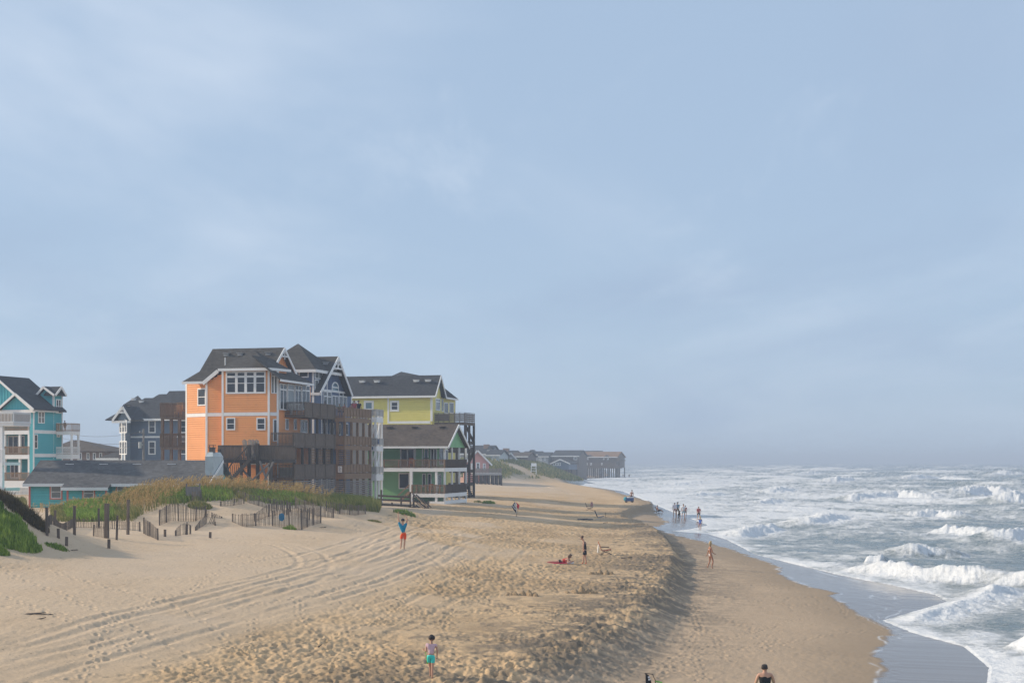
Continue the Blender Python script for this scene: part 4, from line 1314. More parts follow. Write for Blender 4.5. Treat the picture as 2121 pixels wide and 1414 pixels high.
    h.part('skirt_beam', 'white', m)
    m = MB()
    for k in range(9):
        a = k / 8; p = h.P(848 - 22 * a, 1004 + 20 * a, .9); m.box(p.x - .16, p.x + .16, .4, 1.5, p.z - .85, p.z - .79)
    for v in (.4, 1.5): m.bar(h.P(849, 1003, v), h.P(824, 1026, v), .06, .12); m.bar(h.P(849, 1018, v), h.P(826, 1040, v), .06, .26)
    h.part('stair', 'brown_wood', m)
    return h, dict(z1f=z1f, z0f=z0f)

# ------------------------------------------------------------------ the yellow house
def yellow_house():
    h = House('beach_house', 'tall peeling yellow house with dark grey roof behind the green house', 'house', 895.5, 190, 2.6, -15)
    uL = h.U(640, 0); vE = h.V(942.5, 0)
    Fr, E = Face(h, (uL, 0), (0, 0)), Face(h, (0, 0), (0, vE))
    zE = h.Z(820, 0, 0)
    w = MB(); prism(w, [(uL, .04), (-.04, .04), (-.04, vE), (uL, vE)], -1, zE)
    Fr.siding(w, 0, Fr.len, 3, zE, .27, lip=.04); E.siding(w, 0, E.len, 3, zE, .27, lip=.04)
    h.part('wall', 'yellow', w)
    t = MB(); q = Fr.S(804.5); Fr.box(t, q - .12, q + .12, h.Z(876, 0, 0), zE, 0, .07)
    Fr.box(t, Fr.len - .26, Fr.len + .05, h.Z(872, 0, 0), zE, 0, .07); Fr.box(t, Fr.S(806), Fr.len - .27, h.Z(876.5, 0, 0), h.Z(871.5, 0, 0), 0, .06)
    E.box(t, E.len - .12, E.len + .1, 0, zE, 0, .07)
    h.part('trim', 'white', t)
    Fr.window(754, 829.5, 774.5, 850, rails=(), fw=.28, pane='teal_glass'); Fr.window(722, 829.5, 743, 850, rails=(), fw=.28, pane='teal_glass')
    Fr.window(808, 829.5, 827, 852, fw=.26, rails=(.5,))
    E.window(901.5, 825, 911, 850, fw=.14, rails=((.78, .06),), pane='pale_glass'); E.window(914, 826, 917.5, 852, fw=.1, rails=(), name='door')
    E.window(919, 833, 927.5, 856, fw=.14, rails=()); E.window(930, 833, 939, 856, fw=.14, rails=(), name='door')
    r = MB(); ug = .6; va = h.V(913.5, ug); zr = h.Z(776.5, ug, va)
    n_ = Vector((ug, -.5, zE + .02)); f_ = Vector((ug, 2 * va + .5, zE + .02))
    roof_face(r, [(ug, va, zr), (uL, va, zr), (uL, n_.y, n_.z), n_]); roof_face(r, [(ug, va, zr), (uL, va, zr), (uL, f_.y, f_.z), f_])
    # hip behind, and the raised cross roof
    p1 = h.P(921.5, 804, va * 1.9); p2 = Vector((ug, h.V(949.6, ug), zE))
    roof_face(r, [p1, p2, Vector((ug, va * 1.6, zE))]); roof_face(r, [p1, p2, Vector((-8, p2.y, zE)), Vector((-8, p1.y, p1.z))])
    pk = h.P(831, 769.5, va + 1.5)
    a, b = h.P(812, 778, va), h.P(868, 777, va)
    roof_face(r, [a, b, pk]); roof_face(r, [a, pk, pk + Vector((0, 5, -1.5))]); roof_face(r, [b, pk, pk + Vector((0, 5, -1.5))])
    h.part('roof', 'roof_slate', r)
    gm = MB(); top = [(0, zE), (va - .2, zr - .35), (2 * va - .4, zE)]
    g = Face(h, (.05, .2), (.05, 2 * va - .2)); g.panel(gm, 0, g.len, zE - .05, zr, .15, top=top); g.siding(gm, 0, g.len, zE, zr - .4, .27, top=top)
    h.part('gable', 'yellow', gm)
    fm = MB(); A_ = Vector((ug + .03, va, zr - .16)); fm.bar(A_, n_ + Vector((.03, 0, -.14)), .08, .28); fm.bar(A_, f_ + Vector((.03, 0, -.14)), .08, .28)
    fascia(fm, (uL, -.53, n_.z), n_ + Vector((0, -.03, 0)), .26); fascia(fm, f_, p2, .24)
    h.part('fascia', 'white', fm)
    for px in (751, 781.5, 863, 887.5): roof_vent(h, (h.U(px, va - .9), va - .9, zr - .75), w=.7)
    # high deck on posts
    v0 = .8; u0, u1 = h.U(897.5, v0), h.U(963, v0); dp = h.V(983, u1) - v0
    zr_, zf, zb = h.Z(854.5, 0, v0), h.Z(874, 0, v0), h.Z(880.5, 0, v0)
    d_ = MB(); floor_slab(d_, [(u0, v0), (u1, v0), (u1, v0 + dp), (u0, v0 + dp)], zf, .1); d_ = h.part('deck', 'old_wood', d_)
    D_ = Face(h, (u0, v0), (u1, v0)); D2 = Face(h, (u1, v0), (u1, v0 + dp))
    m = MB(); D_.box(m, 0, D_.len, zb, zf - .03, -.1, .06); D2.box(m, 0, dp, zb, zf - .03, -.1, .06); h.part('beam', 'old_wood', m, d_)
    for f in (D_, D2):
        m = MB(); f.railing(m, 0, f.len, zf, zr_, 'boards'); h.part('railing', 'weathered', m, d_)
    m = MB(); D_.box(m, D_.S(902), D_.S(931), zf + .15, zr_ - .15, -.03, 0); h.part('board_panel', 'grey_wood', m, d_)
    for u, v in ((h.U(946, v0 + .2), v0 + .2), (u1 - .15, h.V(963.5, u1 - .15)), (u1 - .15, h.V(972, u1 - .15)), (u1 - .15, h.V(981.5, u1 - .15)), (h.U(946, v0 + .2), v0 + dp - .2)):
        post(h, u, v, -1.5, zf, 'dark_wood', w=.27)
    m = MB(); F2 = Face(h, (u1 - .3, v0 + .2), (u1 - .3, v0 + dp - .1))
    for y0, y1, a, b in ((913, 920, 971, 982), (926, 937, 962, 982), (972, 979, 966, 982), (1000, 1006, 964, 982)):
        F2.box(m, F2.S(a), F2.S(b), h.Z(y1, 0, v0), h.Z(y0, 0, v0), -2.4, .1)
    for k in range(13):
        y = 981 + k * 4.4; F2.box(m, F2.S(964), F2.S(982), h.Z(y + 1.6, 0, v0), h.Z(y, 0, v0), .0, .06)
    for (x0, y0), (x1, y1) in (((964, 880), (981, 915)), ((981, 935), (965, 975)), ((965, 1000), (981, 1035))):
        for du in (.5, 1.8): m.bar(h.Q(x0, y0, u1 - du), h.Q(x1, y1, u1 - du), .08, .34, up=(1, 0, 0))
    h.part('stair', 'dark_wood', m, d_)
    return h

# ------------------------------------------------------------------ the low teal cottage
def cottage():
    h = House('cottage', 'low teal shingle cottage with coral window trim half buried behind the dune grass', 'cottage', 60, 116, 3.2, -3)
    vb = -.8
    uA, uB, uR = h.U(146, 0), h.U(222, vb), h.U(424, 0)
    Fr, By = Face(h, (0, 0), (uA, 0)), Face(h, (uA, vb), (uB, vb))
    Rt = Face(h, (uB, 0), (uR, 0))
    vr = 3.9; zE = h.Z(1001.5, 0, -.5); zR = h.Z(952.5, uA, vr)
    w = MB(); prism(w, [(0, .03), (uR, .03), (uR, 2 * vr), (0, 2 * vr)], -1.5, zE); prism(w, [(uA + .02, vb + .03), (uB - .02, vb + .03), (uB - .02, .5), (uA + .02, .5)], -1.5, zE - .12)
    for f in (Fr, By, Rt): f.siding(w, 0, f.len, -1, zE - .1, .22, lip=.025)
    Lf = Face(h, (0, 2 * vr), (0, 0)); Lf.siding(w, 0, Lf.len, -1, zE, .22, lip=.025)
    for u in (.1, uR - .1): w.slab([(u, 0, zE), (u, 2 * vr, zE), (u, vr, zR - .2)], (.1, 0, 0))
    h.part('wall', 'teal_shingle', w)
    t = MB()
    for f, q in ((Fr, .08), (By, .08), (By, By.len - .06)): f.box(t, q - .08, q + .08, -1, zE - .1, 0, .05)
    h.part('trim', 'coral', t)
    def coral_window(f, x0, y0, x1, y1):
        a, b, c, d = f.rect(x0, y0, x1, y1); t = MB()
        for k in ((a, a + .1, c, d), (b - .1, b, c, d), (a + .1, b - .1, c, c + .1), (a + .1, b - .1, d - .1, d)): f.box(t, *k, 0, .06)
        o = h.part('window', 'coral', t)
        s = MB(); a, b, c, d = a + .1, b - .1, c + .1, d - .1
        for k in ((a, a + .06, c, d), (b - .06, b, c, d), (a + .06, b - .06, c, c + .06), (a + .06, b - .06, d - .06, d), (a + .06, b - .06, (c + d) / 2 - .03, (c + d) / 2 + .03)): f.box(s, *k, 0, .05)
        h.part('sash', 'white', s, o)
        s = MB(); f.box(s, a + .03, b - .03, c + .03, d - .03, -.05, .03); h.part('pane', 'pale_glass', s, o)
    coral_window(Fr, 103.5, 1002, 130, 1034); coral_window(By, 171, 1008, 197.5, 1034); coral_window(Rt, 241, 1002, 263, 1030); coral_window(Rt, 330, 1002, 352, 1030)
    s = MB(); Rt.box(s, Rt.S(263.5), Rt.S(275), Rt.Z(1016, 0), Rt.Z(1009, 0), .02, .12); h.part('hanging_sign', 'yellow', s)
    r = MB(); e0 = Vector((h.U(47, -.6), -.6, zE)); rid = Vector((h.U(84, vr), vr, zR))
    uS = rid.x
    r0, r1 = Vector((uS, vr, zR)), Vector((uR + .5, vr, zR))
    bay = (uA - .3, uB + .25)
    sl = (zR - zE) / (vr + .6)
    pa, pb_ = Vector((bay[0], -.6, zE)), Vector((bay[1], -.6, zE))
    fa, fb = Vector((bay[0], vb - .5, zE - sl * (abs(vb) + .5 - .6))), Vector((bay[1], vb - .5, zE - sl * (abs(vb) + .5 - .6)))
    eR = Vector((uR + .5, -.6, zE))
    roof_face(r, [r0, r1, eR, e0]); roof_face(r, [pa, pb_, fb, fa])
    roof_face(r, [r0, r1, Vector((eR.x, 2 * vr + .6, zE)), Vector((e0.x, 2 * vr + .6, zE))])
    h.part('roof', 'roof_light', r)
    fm = MB(); fascia(fm, e0, pa, .24); fascia(fm, pb_, eR, .24); fascia(fm, fa, fb, .24); fm.bar(r1 + Vector((.03, 0, -.1)), eR + Vector((.03, 0, -.1)), .06, .24)
    h.part('fascia', 'white', fm)
    for px in (147.5, 218, 286.5, 358): roof_vent(h, (h.U(px, vr - .5), vr - .5, zR - .42))
    for px, py in ((271, 986), (222, 962)):
        p = h.P(px, py, 1.4 if py > 970 else 3.6); h.part('vent_pipe', 'dark_wood', MB().tube([p - Vector((0, 0, .5)), p + Vector((0, 0, .25))], .05))
    # shingled chimney at the right-hand end
    c0, c1, vc = h.U(425, 1.0), h.U(442, 1.0), 1.0
    zt = h.Z(945, c0, vc); zs = h.Z(936, c0, vc)
    m = MB(); prism(m, [(c0, vc), (c1, vc), (c1, vc + 3.2), (c0, vc + 3.2)], -1.5, zt)
    k0, k1 = c0 + .15, c1 - .15
    m.slab([(c0, vc, zt), (c1, vc, zt), (k1, vc + .4, zs), (k0, vc + .4, zs)], (0, .02, 0)); m.slab([(c1, vc, zt), (c1, vc + 3.2, zt), (k1, vc + 2.8, zs), (k1, vc + .4, zs)], (-.02, 0, 0)); m.slab([(c0, vc, zt), (c0, vc + 3.2, zt), (k0, vc + 2.8, zs), (k0, vc + .4, zs)], (.02, 0, 0))
    m.slab([(k0, vc + .4, zs), (k1, vc + .4, zs), (k1, vc + 2.8, zs), (k0, vc + 2.8, zs)], (0, 0, -.05))
    ch = h.part('chimney', 'pale_shingle', m)
    m = MB(); a, b = h.U(434, vc + .6), h.U(443, vc + .6); m.box(a, b, vc + .5, vc + 1.1, zs - .1, h.Z(927, a, vc)); m.box(a - .06, b + .06, vc + .44, vc + 1.16, h.Z(927, a, vc), h.Z(925.5, a, vc))
    for u in (a, b - .06): m.box(u, u + .06, vc + .5, vc + .56, zs, h.Z(921.5, a, vc))
    m.box(a - .05, b + .05, vc + .45, vc + 1.15, h.Z(922, a, vc), h.Z(921, a, vc))
    h.part('chimney_cap', 'brown_siding', m, ch)
    return h
# ------------------------------------------------------------------ the big teal house on the left
def teal_house():
    h = House('beach_house', 'tall teal house with white bands, batten gables and wooden porch rails at the left edge', 'house', 69, 168, 3.3, -20)
    vE = h.V(129, 0); uL = h.U(-120, 0)
    E = Face(h, (0, 0), (0, vE))
    zE = h.Z(846.5, 0, 0)
    zb1, zb2 = h.Z(893.5, 0, 0), h.Z(942.5, 0, 0)
    vP = 2.2                                                  # porch depth
    Fr = Face(h, (uL, vP), (-.02, vP))
    uP = h.U(62, 0)
    w = MB(); prism(w, [(uL, vP + .04), (uP, vP + .04), (uP, .04), (-.04, .04), (-.04, vE), (uL, vE)], -1.5, zE)
    E.siding(w, 0, E.len, -1, zE, .25); Fr.siding(w, 0, Fr.len, -1, zE, .25); Face(h, (uP, 0), (0, 0)).siding(w, 0, -uP, -1, zE, .25)
    # stair tower rising through the roof
    q = E.S(111.5); vq = E.a.y + q; zT = h.Z(817, 0, vq); uT = -2.8
    prism(w, [(uT, vq), (-.03, vq), (-.03, vE), (uT, vE)], zE - 2, zT)
    E.siding(w, q, E.len, zE, zT, .25); TF = Face(h, (uT, vq), (0, vq)); TF.siding(w, 0, TF.len, zE - 2, zT, .25)
    h.part('wall', 'teal', w)
    t = MB()
    for z in (zb1, zb2): E.box(t, .16, E.len - .1, z - .2, z + .2, 0, .06)
    for f, q_, z in ((E, .06, zE), (E, E.len - .06, zT), (TF, TF.len - .06, zT)): f.box(t, q_ - .1, q_ + .1, -1, z, 0, .07)
    E.box(t, q - .1, q + .1, zE, zT, 0, .07)
    h.part('trim', 'white', t)
    E.window(78.3, 852, 92, 876.5, cols=2, pane='pale_glass'); E.window(70.3, 899, 77.5, 929, fw=.1); E.window(117, 875.5, 124, 905, fw=.12, pane='pale_glass'); E.window(115.5, 826.5, 126, 856, cols=2, fw=.12)
    Fr.window(29, 852, 40, 880, cols=1, rails=(), pane='pale_glass'); Fr.window(40.5, 852, 50, 884, rails=(), name='door')
    Fr.window(17, 902, 40, 940, cols=2, rails=(), name='door', fw=.14); Fr.window(44, 902, 52, 928, rails=())
    Fr.window(22, 957, 40, 990, cols=2, rails=(), name='door', fw=.14)
    # roofs: main ridge runs back from a front gable off to the left
    r = MB(); uR = h.U(57, vE); pr = Vector((uR, vE + .3, h.Z(782.6, uR, vE)))
    p0 = Vector((uR, -.6, pr.z))
    ov = .45; e0, e1 = Vector((ov, -.6, zE - .1)), Vector((ov, vq + .3, zE - .1))
    roof_face(r, [p0, pr, Vector((ov, vE + .3, zE - .1)), e0])
    roof_face(r, [p0, pr, Vector((2 * uR, vE + .3, zE - .1)), Vector((2 * uR, -.6, zE - .1))])
    # porch gable in front
    vg = -.7
    ga, gl, gr = h.P(31.5, 813.5, vg), h.P(-6, 847, vg), h.P(70, 846, vg)
    gl.z = gr.z
    bk = Vector((0, 6, 0))
    roof_face(r, [ga, gr, gr + bk, ga + bk]); roof_face(r, [ga, gl, gl + bk, ga + bk])
    # tower roofs
    ta, tl, tr = h.P(90, 799.5, vq - .5), h.P(74.5, 812.5, vq - .5), h.P(112.8, 817, vq - .5)
    tl.z = tr.z = zT
    ue = .55; ea = Vector((ue, h.V(127.5, ue), ta.z)); el, er = Vector((ue, h.V(114.6, ue), zT)), Vector((ue, h.V(138, ue), zT))
    roof_face(r, [ta, tr, Vector((tr.x, er.y, zT)), Vector((ta.x, er.y, ta.z))]); roof_face(r, [ta, tl, Vector((tl.x, er.y, zT)), Vector((ta.x, er.y, ta.z))])
    roof_face(r, [ea, el, Vector((ta.x, el.y, zT)), Vector((ta.x, ea.y, ta.z))]); roof_face(r, [ea, er, Vector((ta.x, er.y, zT)), Vector((ta.x, ea.y, ta.z))])
    h.part('roof', 'roof_slate', r)
    gm = MB()
    G1 = Face(h, (gl.x + .3, vg + .5), (gr.x - .3, vg + .5)); top = [(0, gr.z), (ga.x - gl.x - .3, ga.z - .3), (G1.len, gr.z)]
    G1.panel(gm, 0, G1.len, gr.z - .1, ga.z, .15, top=top); G1.battens(gm, 0, G1.len, gr.z - .1, top, .42)
    G2 = Face(h, (tl.x + .3, vq - .05), (tr.x - .3, vq - .05)); top = [(0, zT), (ta.x - tl.x - .3, ta.z - .3), (G2.len, zT)]
    G2.panel(gm, 0, G2.len, zT - .1, ta.z, .15, top=top); G2.battens(gm, 0, G2.len, zT - .1, top, .42)
    G3 = Face(h, (.02, el.y + .2), (.02, er.y - .2)); G3.panel(gm, 0, G3.len, zT - .1, ta.z, .15, top=[(0, zT), (ea.y - el.y - .2, ta.z - .3), (G3.len, zT)])
    G4 = Face(h, (uR * 2 + .5, -.1), (-.0, -.1)); top = [(0, zE), (-uR - .5, pr.z - .4), (G4.len, zE)]
    G4.panel(gm, 0, G4.len, zE, pr.z, .15, top=top); G4.battens(gm, 0, G4.len, zE, top, .42)
    h.part('gable', 'teal', gm)
    fm = MB()
    o_ = Vector((0, -.03, -.12))
    for a, b in ((ga, gl), (ga, gr), (ta, tl), (ta, tr), (p0, e0)): fm.bar(a + o_, b + o_, .07, .26, up=(0, 0, 1))
    for a, b in ((ea, el), (ea, er)): fm.bar(a + Vector((.03, 0, -.12)), b + Vector((.03, 0, -.12)), .07, .26)
    fascia(fm, e0, e1, .24); fm.box(gl.x, gr.x - .1, vg + .35, vg + .45, gr.z - .45, gr.z - .1)
    h.part('fascia', 'white', fm)
    # front porches
    Pf = Face(h, (uL, 0), (uP - .05, 0))
    for rail, fl, bot in ((873, 890.5, 899), (924, 941, 950), (978, 995, 1010)):
        zr, zf, zb = h.Z(rail, 0, 0), h.Z(fl, 0, 0), h.Z(bot, 0, 0)
        d_ = MB(); floor_slab(d_, [(uL, 0), (uP, 0), (uP, vP), (uL, vP)], zf, .1); d_ = h.part('porch_floor', 'tan_wood', d_)
        m = MB(); Pf.box(m, 0, Pf.len, zb, zf - .03, -.1, .05); h.part('beam', 'white', m, d_)
        m = MB(); Pf.railing(m, 0, Pf.len, zf, zr, 'picket'); h.part('railing', 'tan_wood', m, d_)
    zt = h.Z(892, 0, 0)
    for px in (11, 42): post(h, h.U(px, .15), .15, -1.5, zt, 'white', w=.26)
    post(h, h.U(61, .1), .1, -1.5, gr.z - .3, 'white', w=.26)
    m = MB(); Pf.slats(m, 0, Pf.len, -1.2, h.Z(1010, 0, 0), .06, .1); q_ = 0
    while q_ < Pf.len: Pf.box(m, q_, q_ + .06, -1.2, h.Z(1010, 0, 0), 0, .03); q_ += .16
    h.part('lattice', 'white', m)
    # porch on the far right side
    v0 = vE - 1.2; u0, u1 = .1, h.U(149, v0); dp = h.V(165, u1) - v0
    Sf = Face(h, (u0, v0), (u1, v0)); Se = Face(h, (u1, v0), (u1, v0 + dp))
    for rail, fl, bot, mt in ((876.5, 893, 900.5, 'tan_wood'), (925, 940, 950, 'white')):
        zr, zf, zb = h.Z(rail, 0, v0), h.Z(fl, 0, v0), h.Z(bot, 0, v0)
        d_ = MB(); floor_slab(d_, [(u0, v0), (u1, v0), (u1, v0 + dp), (u0, v0 + dp)], zf, .1); d_ = h.part('porch_floor', 'tan_wood', d_)
        m = MB(); Sf.box(m, 0, Sf.len, zb, zf - .03, -.1, .05); Se.box(m, 0, dp, zb, zf - .03, -.1, .05); h.part('beam', 'white', m, d_)
        for f in (Sf, Se):
            m = MB(); f.railing(m, 0, f.len, zf, zr, 'picket'); h.part('railing', mt, m, d_)
    for u, v in ((u1 - .1, v0 + .1), (u1 - .1, v0 + dp - .1)): post(h, u, v, -1.5, h.Z(894, 0, v0), 'white', w=.2)
    return h

def stair_tower():
    h = House('stair_tower', 'white stair landing on posts at the left edge, nearer than the teal house', 'stairs', 8, 118, 3.6, -15)
    u0, u1 = h.U(-60, 0), h.U(28, 0)
    zr, zf = h.Z(853, 0, 0), h.Z(876, 0, 0)
    Fr, E = Face(h, (u0, 0), (u1, 0)), Face(h, (u1, 0), (u1, 2.4))
    d_ = MB(); floor_slab(d_, [(u0, 0), (u1, 0), (u1, 2.4), (u0, 2.4)], zf, .22); d_ = h.part('landing', 'white', d_)
    for f in (Fr, E):
        m = MB(); f.railing(m, 0, f.len, zf, zr, 'picket')
        f.box(m, 0, f.len, zr - .12, zr, -.03, .05); f.box(m, 0, f.len, zf, zf + .12, -.03, .05); h.part('railing', 'white', m, d_)
        m = MB(); f.box(m, .1, f.len - .1, zf + .12, zr - .12, -.02, 0); h.part('screen_panel', 'tan_wood', m, d_)
    for px, v in ((4, .2), (4, 2.2), (-50, .2)): post(h, h.U(px, v), v, -2, zf, 'white', w=.3)
    u2 = h.U(9, 0)
    F2 = Face(h, (u0, .1), (u2, .1))
    for rail, fl in ((930, 957), (1000, 1060)):
        zr2, zf2 = h.Z(rail, 0, 0), h.Z(fl, 0, 0)
        m = MB(); floor_slab(m, [(u0, .1), (u2, .1), (u2, 2.2), (u0, 2.2)], h.Z(957 if rail < 990 else 1010, 0, 0), .25); dd = h.part('landing', 'white', m)
        if rail < 990:
            m = MB(); F2.railing(m, 0, F2.len, zf2, zr2, 'picket'); h.part('railing', 'white', m, dd)
    st = MB()
    for v in (-.2, -1.5):
        st.bar(h.P(-2, 1008, v), h.P(36, 1044, v), .07, .1); st.bar(h.P(-20, 1010, v), h.P(26, 1052, v), .07, .3)
    for k in range(12):
        p = h.P(-20 + 46 * k / 11, 1009 + 42 * k / 11, -.85); st.box(p.x - .15, p.x + .15, -1.5, -.2, p.z - .02, p.z + .03)
    h.part('stair', 'white', st)
    return h

# ------------------------------------------------------------------ the grey-blue house behind
def grey_blue_house():
    h = House('beach_house', 'slate blue house with stepped roof and pale front bay behind the teal cottage', 'house', 270, 198, 3.4, -15)
    uR = h.U(420, 0)
    Fr = Face(h, (0, 0), (uR, 0)); zE = h.Z(868, 0, 0)
    u0 = h.U(244.5, -1.6); u1 = h.U(269.5, -.2)
    By = Face(h, (u0, -.6), (u1, -1.5))
    w = MB(); prism(w, [(u0, 1), (0, .03), (uR, .03), (uR, 9), (u0, 9)], -1.5, zE); Fr.siding(w, 0, Fr.len, -1, zE, .26)
    h.part('wall', 'slate_blue', w)
    w = MB(); prism(w, [(u0 + .03, -.57), (u1 - .03, -1.47), (u1 - .03, 1.5), (u0 + .03, 1.5)], -1.5, zE); By.siding(w, 0, By.len, -1, zE, .26)
    h.part('bay', 'grey_blue', w)
    t = MB(); Fr.box(t, .1, Fr.len, h.Z(906.5, 0, 0), h.Z(903, 0, 0), 0, .06)
    for q in (.02, By.len - .02): By.box(t, q - .13, q + .13, -1, zE, 0, .06)
    h.part('trim', 'white', t)
    for y0, y1 in ((870, 896.5), (913, 941)):
        By.window(248.5, y0, 263.5, y1, cols=2, fw=.13, rails=(.5,)); Fr.window(308, y0, 323, y1, fw=.16); Fr.window(374, y0, 387, y1, fw=.16)
    r = MB(); vr = 6.5; zR = h.Z(809.5, h.U(351, vr), vr)
    ul = h.U(268, -.6)
    zE2 = zE - .05
    roof_face(r, [(h.U(351, vr), vr, zR), (uR, vr, zR), (uR, -.6, zE2), (h.U(300, -.6), -.6, zE2)])
    roof_face(r, [(h.U(300, -.6), -.6, zE2), (h.U(351, vr), vr, zR), (h.U(351, vr), 13, zE2)])
    for px, py, vv in ((330, 816, 5.6), (300, 824, 4.6)):
        pk = h.P(px, py, vv); roof_face(r, [pk, pk + Vector((7, 0, 0)), Vector((pk.x + 7, -.6 + .02, zE2 + .03)), Vector((pk.x - 3.2, -.58, zE2 + .03))]); roof_face(r, [pk, Vector((pk.x - 3.2, -.58, zE2 + .03)), Vector((pk.x - 1.5, vv + 6, zE2))])
    ga, gl, gr = h.P(254, 840, -1.9), h.P(233.5, 868.5, -1.9), h.P(270.5, 868, -1.9)
    gl.z = gr.z
    bkv = Vector((0, 6.5, 0)); roof_face(r, [ga, gr, gr + bkv, ga + bkv]); roof_face(r, [ga, gl, gl + bkv, ga + bkv])
    p = h.P(262, 840, 3.5); roof_face(r, [ga + Vector((0, 4, 0)), h.P(300, 840, 4.0), Vector((h.U(300, -.6), -.6, zE2)), gr])
    h.part('roof', 'roof_slate', r)
    # hip roof of a wing further back
    m = MB(); a = h.P(286, 819, 8); c = [h.P(255, 838, 5.5), h.P(300, 838, 5.5), h.P(306, 838, 11), h.P(262, 838, 11)]
    z = c[0].z
    for k in c: k.z = z
    for i in range(4): roof_face(m, [c[i], c[(i + 1) % 4], a])
    h.part('roof', 'roof_slate', m)
    m = MB(); m.box(c[0].x + .4, c[1].x - .3, 6, 11, zE - 1, z - .1); h.part('wall', 'white', m)
    g = MB(); G = Face(h, (gl.x + .5, -1.3), (gr.x - .3, -1.3)); top = [(0, gr.z), (ga.x - gl.x - .5, ga.z - .4), (G.len, gr.z)]
    G.panel(g, 0, G.len, gr.z - .1, ga.z, .15, top=top); G.siding(g, 0, G.len, gr.z, ga.z - .5, .26, top=top); h.part('gable', 'grey_blue', g)
    fm = MB(); o_ = Vector((0, -.05, -.15))
    fm.bar(ga + o_, gl + o_, .08, .3); fm.bar(ga + o_, gr + o_, .08, .3); fm.bar(ga + o_ + (gl - ga) * .42, ga + o_ + (gr - ga) * .42, .07, .2)
    fm.bar(ga + o_ + Vector((0, 0, -.2)), ga + o_ + (gl - ga) * .21 + (gr - ga) * .21, .06, .15)
    fascia(fm, (ul, -.65, zE), (uR, -.65, zE), .3); fm.box(gl.x - .1, gr.x, -1.95, -1.85, gr.z - .5, gr.z - .2)
    h.part('fascia', 'white', fm)
    roof_vent(h, h.P(278, 826, 6.2)); roof_vent(h, h.P(294, 831, 3.4)); 
    return h

def brick_house():
    h = House('bungalow', 'low brown brick bungalow with hipped roof seen past the teal porch', 'house', 150, 250, 3.4, -15)
    u0, u1 = h.U(100, 0), h.U(217, 0); zE = h.Z(934, 0, 0)
    w = MB(); prism(w, [(u0, 0), (u1, 0), (u1, 9), (u0, 9)], -2, zE); h.part('wall', 'brick', w)
    r = MB(); a, b = h.P(150, 911, 4.5), h.P(165, 911, 4.5); b.z = a.z
    c = [Vector((u0 - .8, -.8, zE)), Vector((h.U(226, -.8), -.8, zE)), Vector((h.U(226, -.8), 9.8, zE)), Vector((u0 - .8, 9.8, zE))]
    roof_face(r, [c[0], c[1], b, a]); roof_face(r, [c[1], c[2], b]); roof_face(r, [c[2], c[3], a, b]); roof_face(r, [c[3], c[0], a])
    h.part('roof', 'roof_brown', r)
    F_ = Face(h, (u0, 0), (u1, 0))
    for a_ in (164, 180, 193, 206): F_.window(a_, 937, a_ + 6, 952, fw=.15, rails=(), pane='glass')
    h2 = House('garage', 'low grey roofed garage with white eaves in front of the slate blue house', 'garage', 200, 225, 3.4, -15)
    u0, u1 = h2.U(199, 0), h2.U(246, 0); z0, z1 = h2.Z(949, 0, 0), h2.Z(936, h2.U(236, 3), 3)
    w = MB(); prism(w, [(u0 + .5, .5), (u1, .5), (u1, 6), (u0 + .5, 6)], -2, z0); h2.part('wall', 'white', w)
    r = MB(); roof_face(r, [(u0, 0, z0), (u1, 0, z0), (h2.U(246, 3), 3, z1), (h2.U(237, 3), 3, z1)]); roof_face(r, [(u0, 0, z0), (u0, 6.5, z0), (h2.U(237, 3), 3, z1)]); h2.part('roof', 'roof_grey', r)
    m = MB(); fascia(m, (u0, -.03, z0), (u1, -.03, z0), .3); h2.part('fascia', 'white', m)

def utility_pole():
    h = House('utility_pole', 'wooden utility pole with grey transformer in front of the slate blue house', 'utility pole', 297.5, 190, 3.4, 0)
    m = MB().tube([(0, 0, -1), (0, 0, h.Z(888, 0, 0))], .18, 8, .13); h.part('pole', 'grey_wood', m)
    m = MB().box(-.6, .1, -.08, .08, h.Z(897, 0, 0), h.Z(895.5, 0, 0)); h.part('crossarm', 'grey_wood', m)
    m = MB().tube([(-.42, -.1, h.Z(928, 0, 0)), (-.42, -.1, h.Z(915, 0, 0))], .24, 10); m.box(-.3, 0, -.12, -.06, h.Z(922, 0, 0), h.Z(919, 0, 0)); h.part('transformer', 'metal', m)
    m = MB()
    for x in (-.5, -.1): m.tube([(x, 0, h.Z(895.5, 0, 0)), (x, 0, h.Z(892, 0, 0))], .06, 6)
    h.part('insulator', 'pale_shingle', m)
    # wires running left and away
    for dz, p1 in ((893, (135, 897)), (915, (120, 905)), (920, (120, 925))):
        a = Vector((0, 0, h.Z(dz, 0, 0))); D2 = 215
        b = Vector(((p1[0] - CX) / F * D2 - h.x0, D2 - h.y0, CAM_H - (p1[1] - HY) / F * D2 - h.zb))
        pts = [a.lerp(b, k / 12) - Vector((0, 0, .6 * (1 - (2 * k / 12 - 1) ** 2))) for k in range(13)]
        h.part('wire', 'dark_wood', MB().tube(pts, .018, 4))

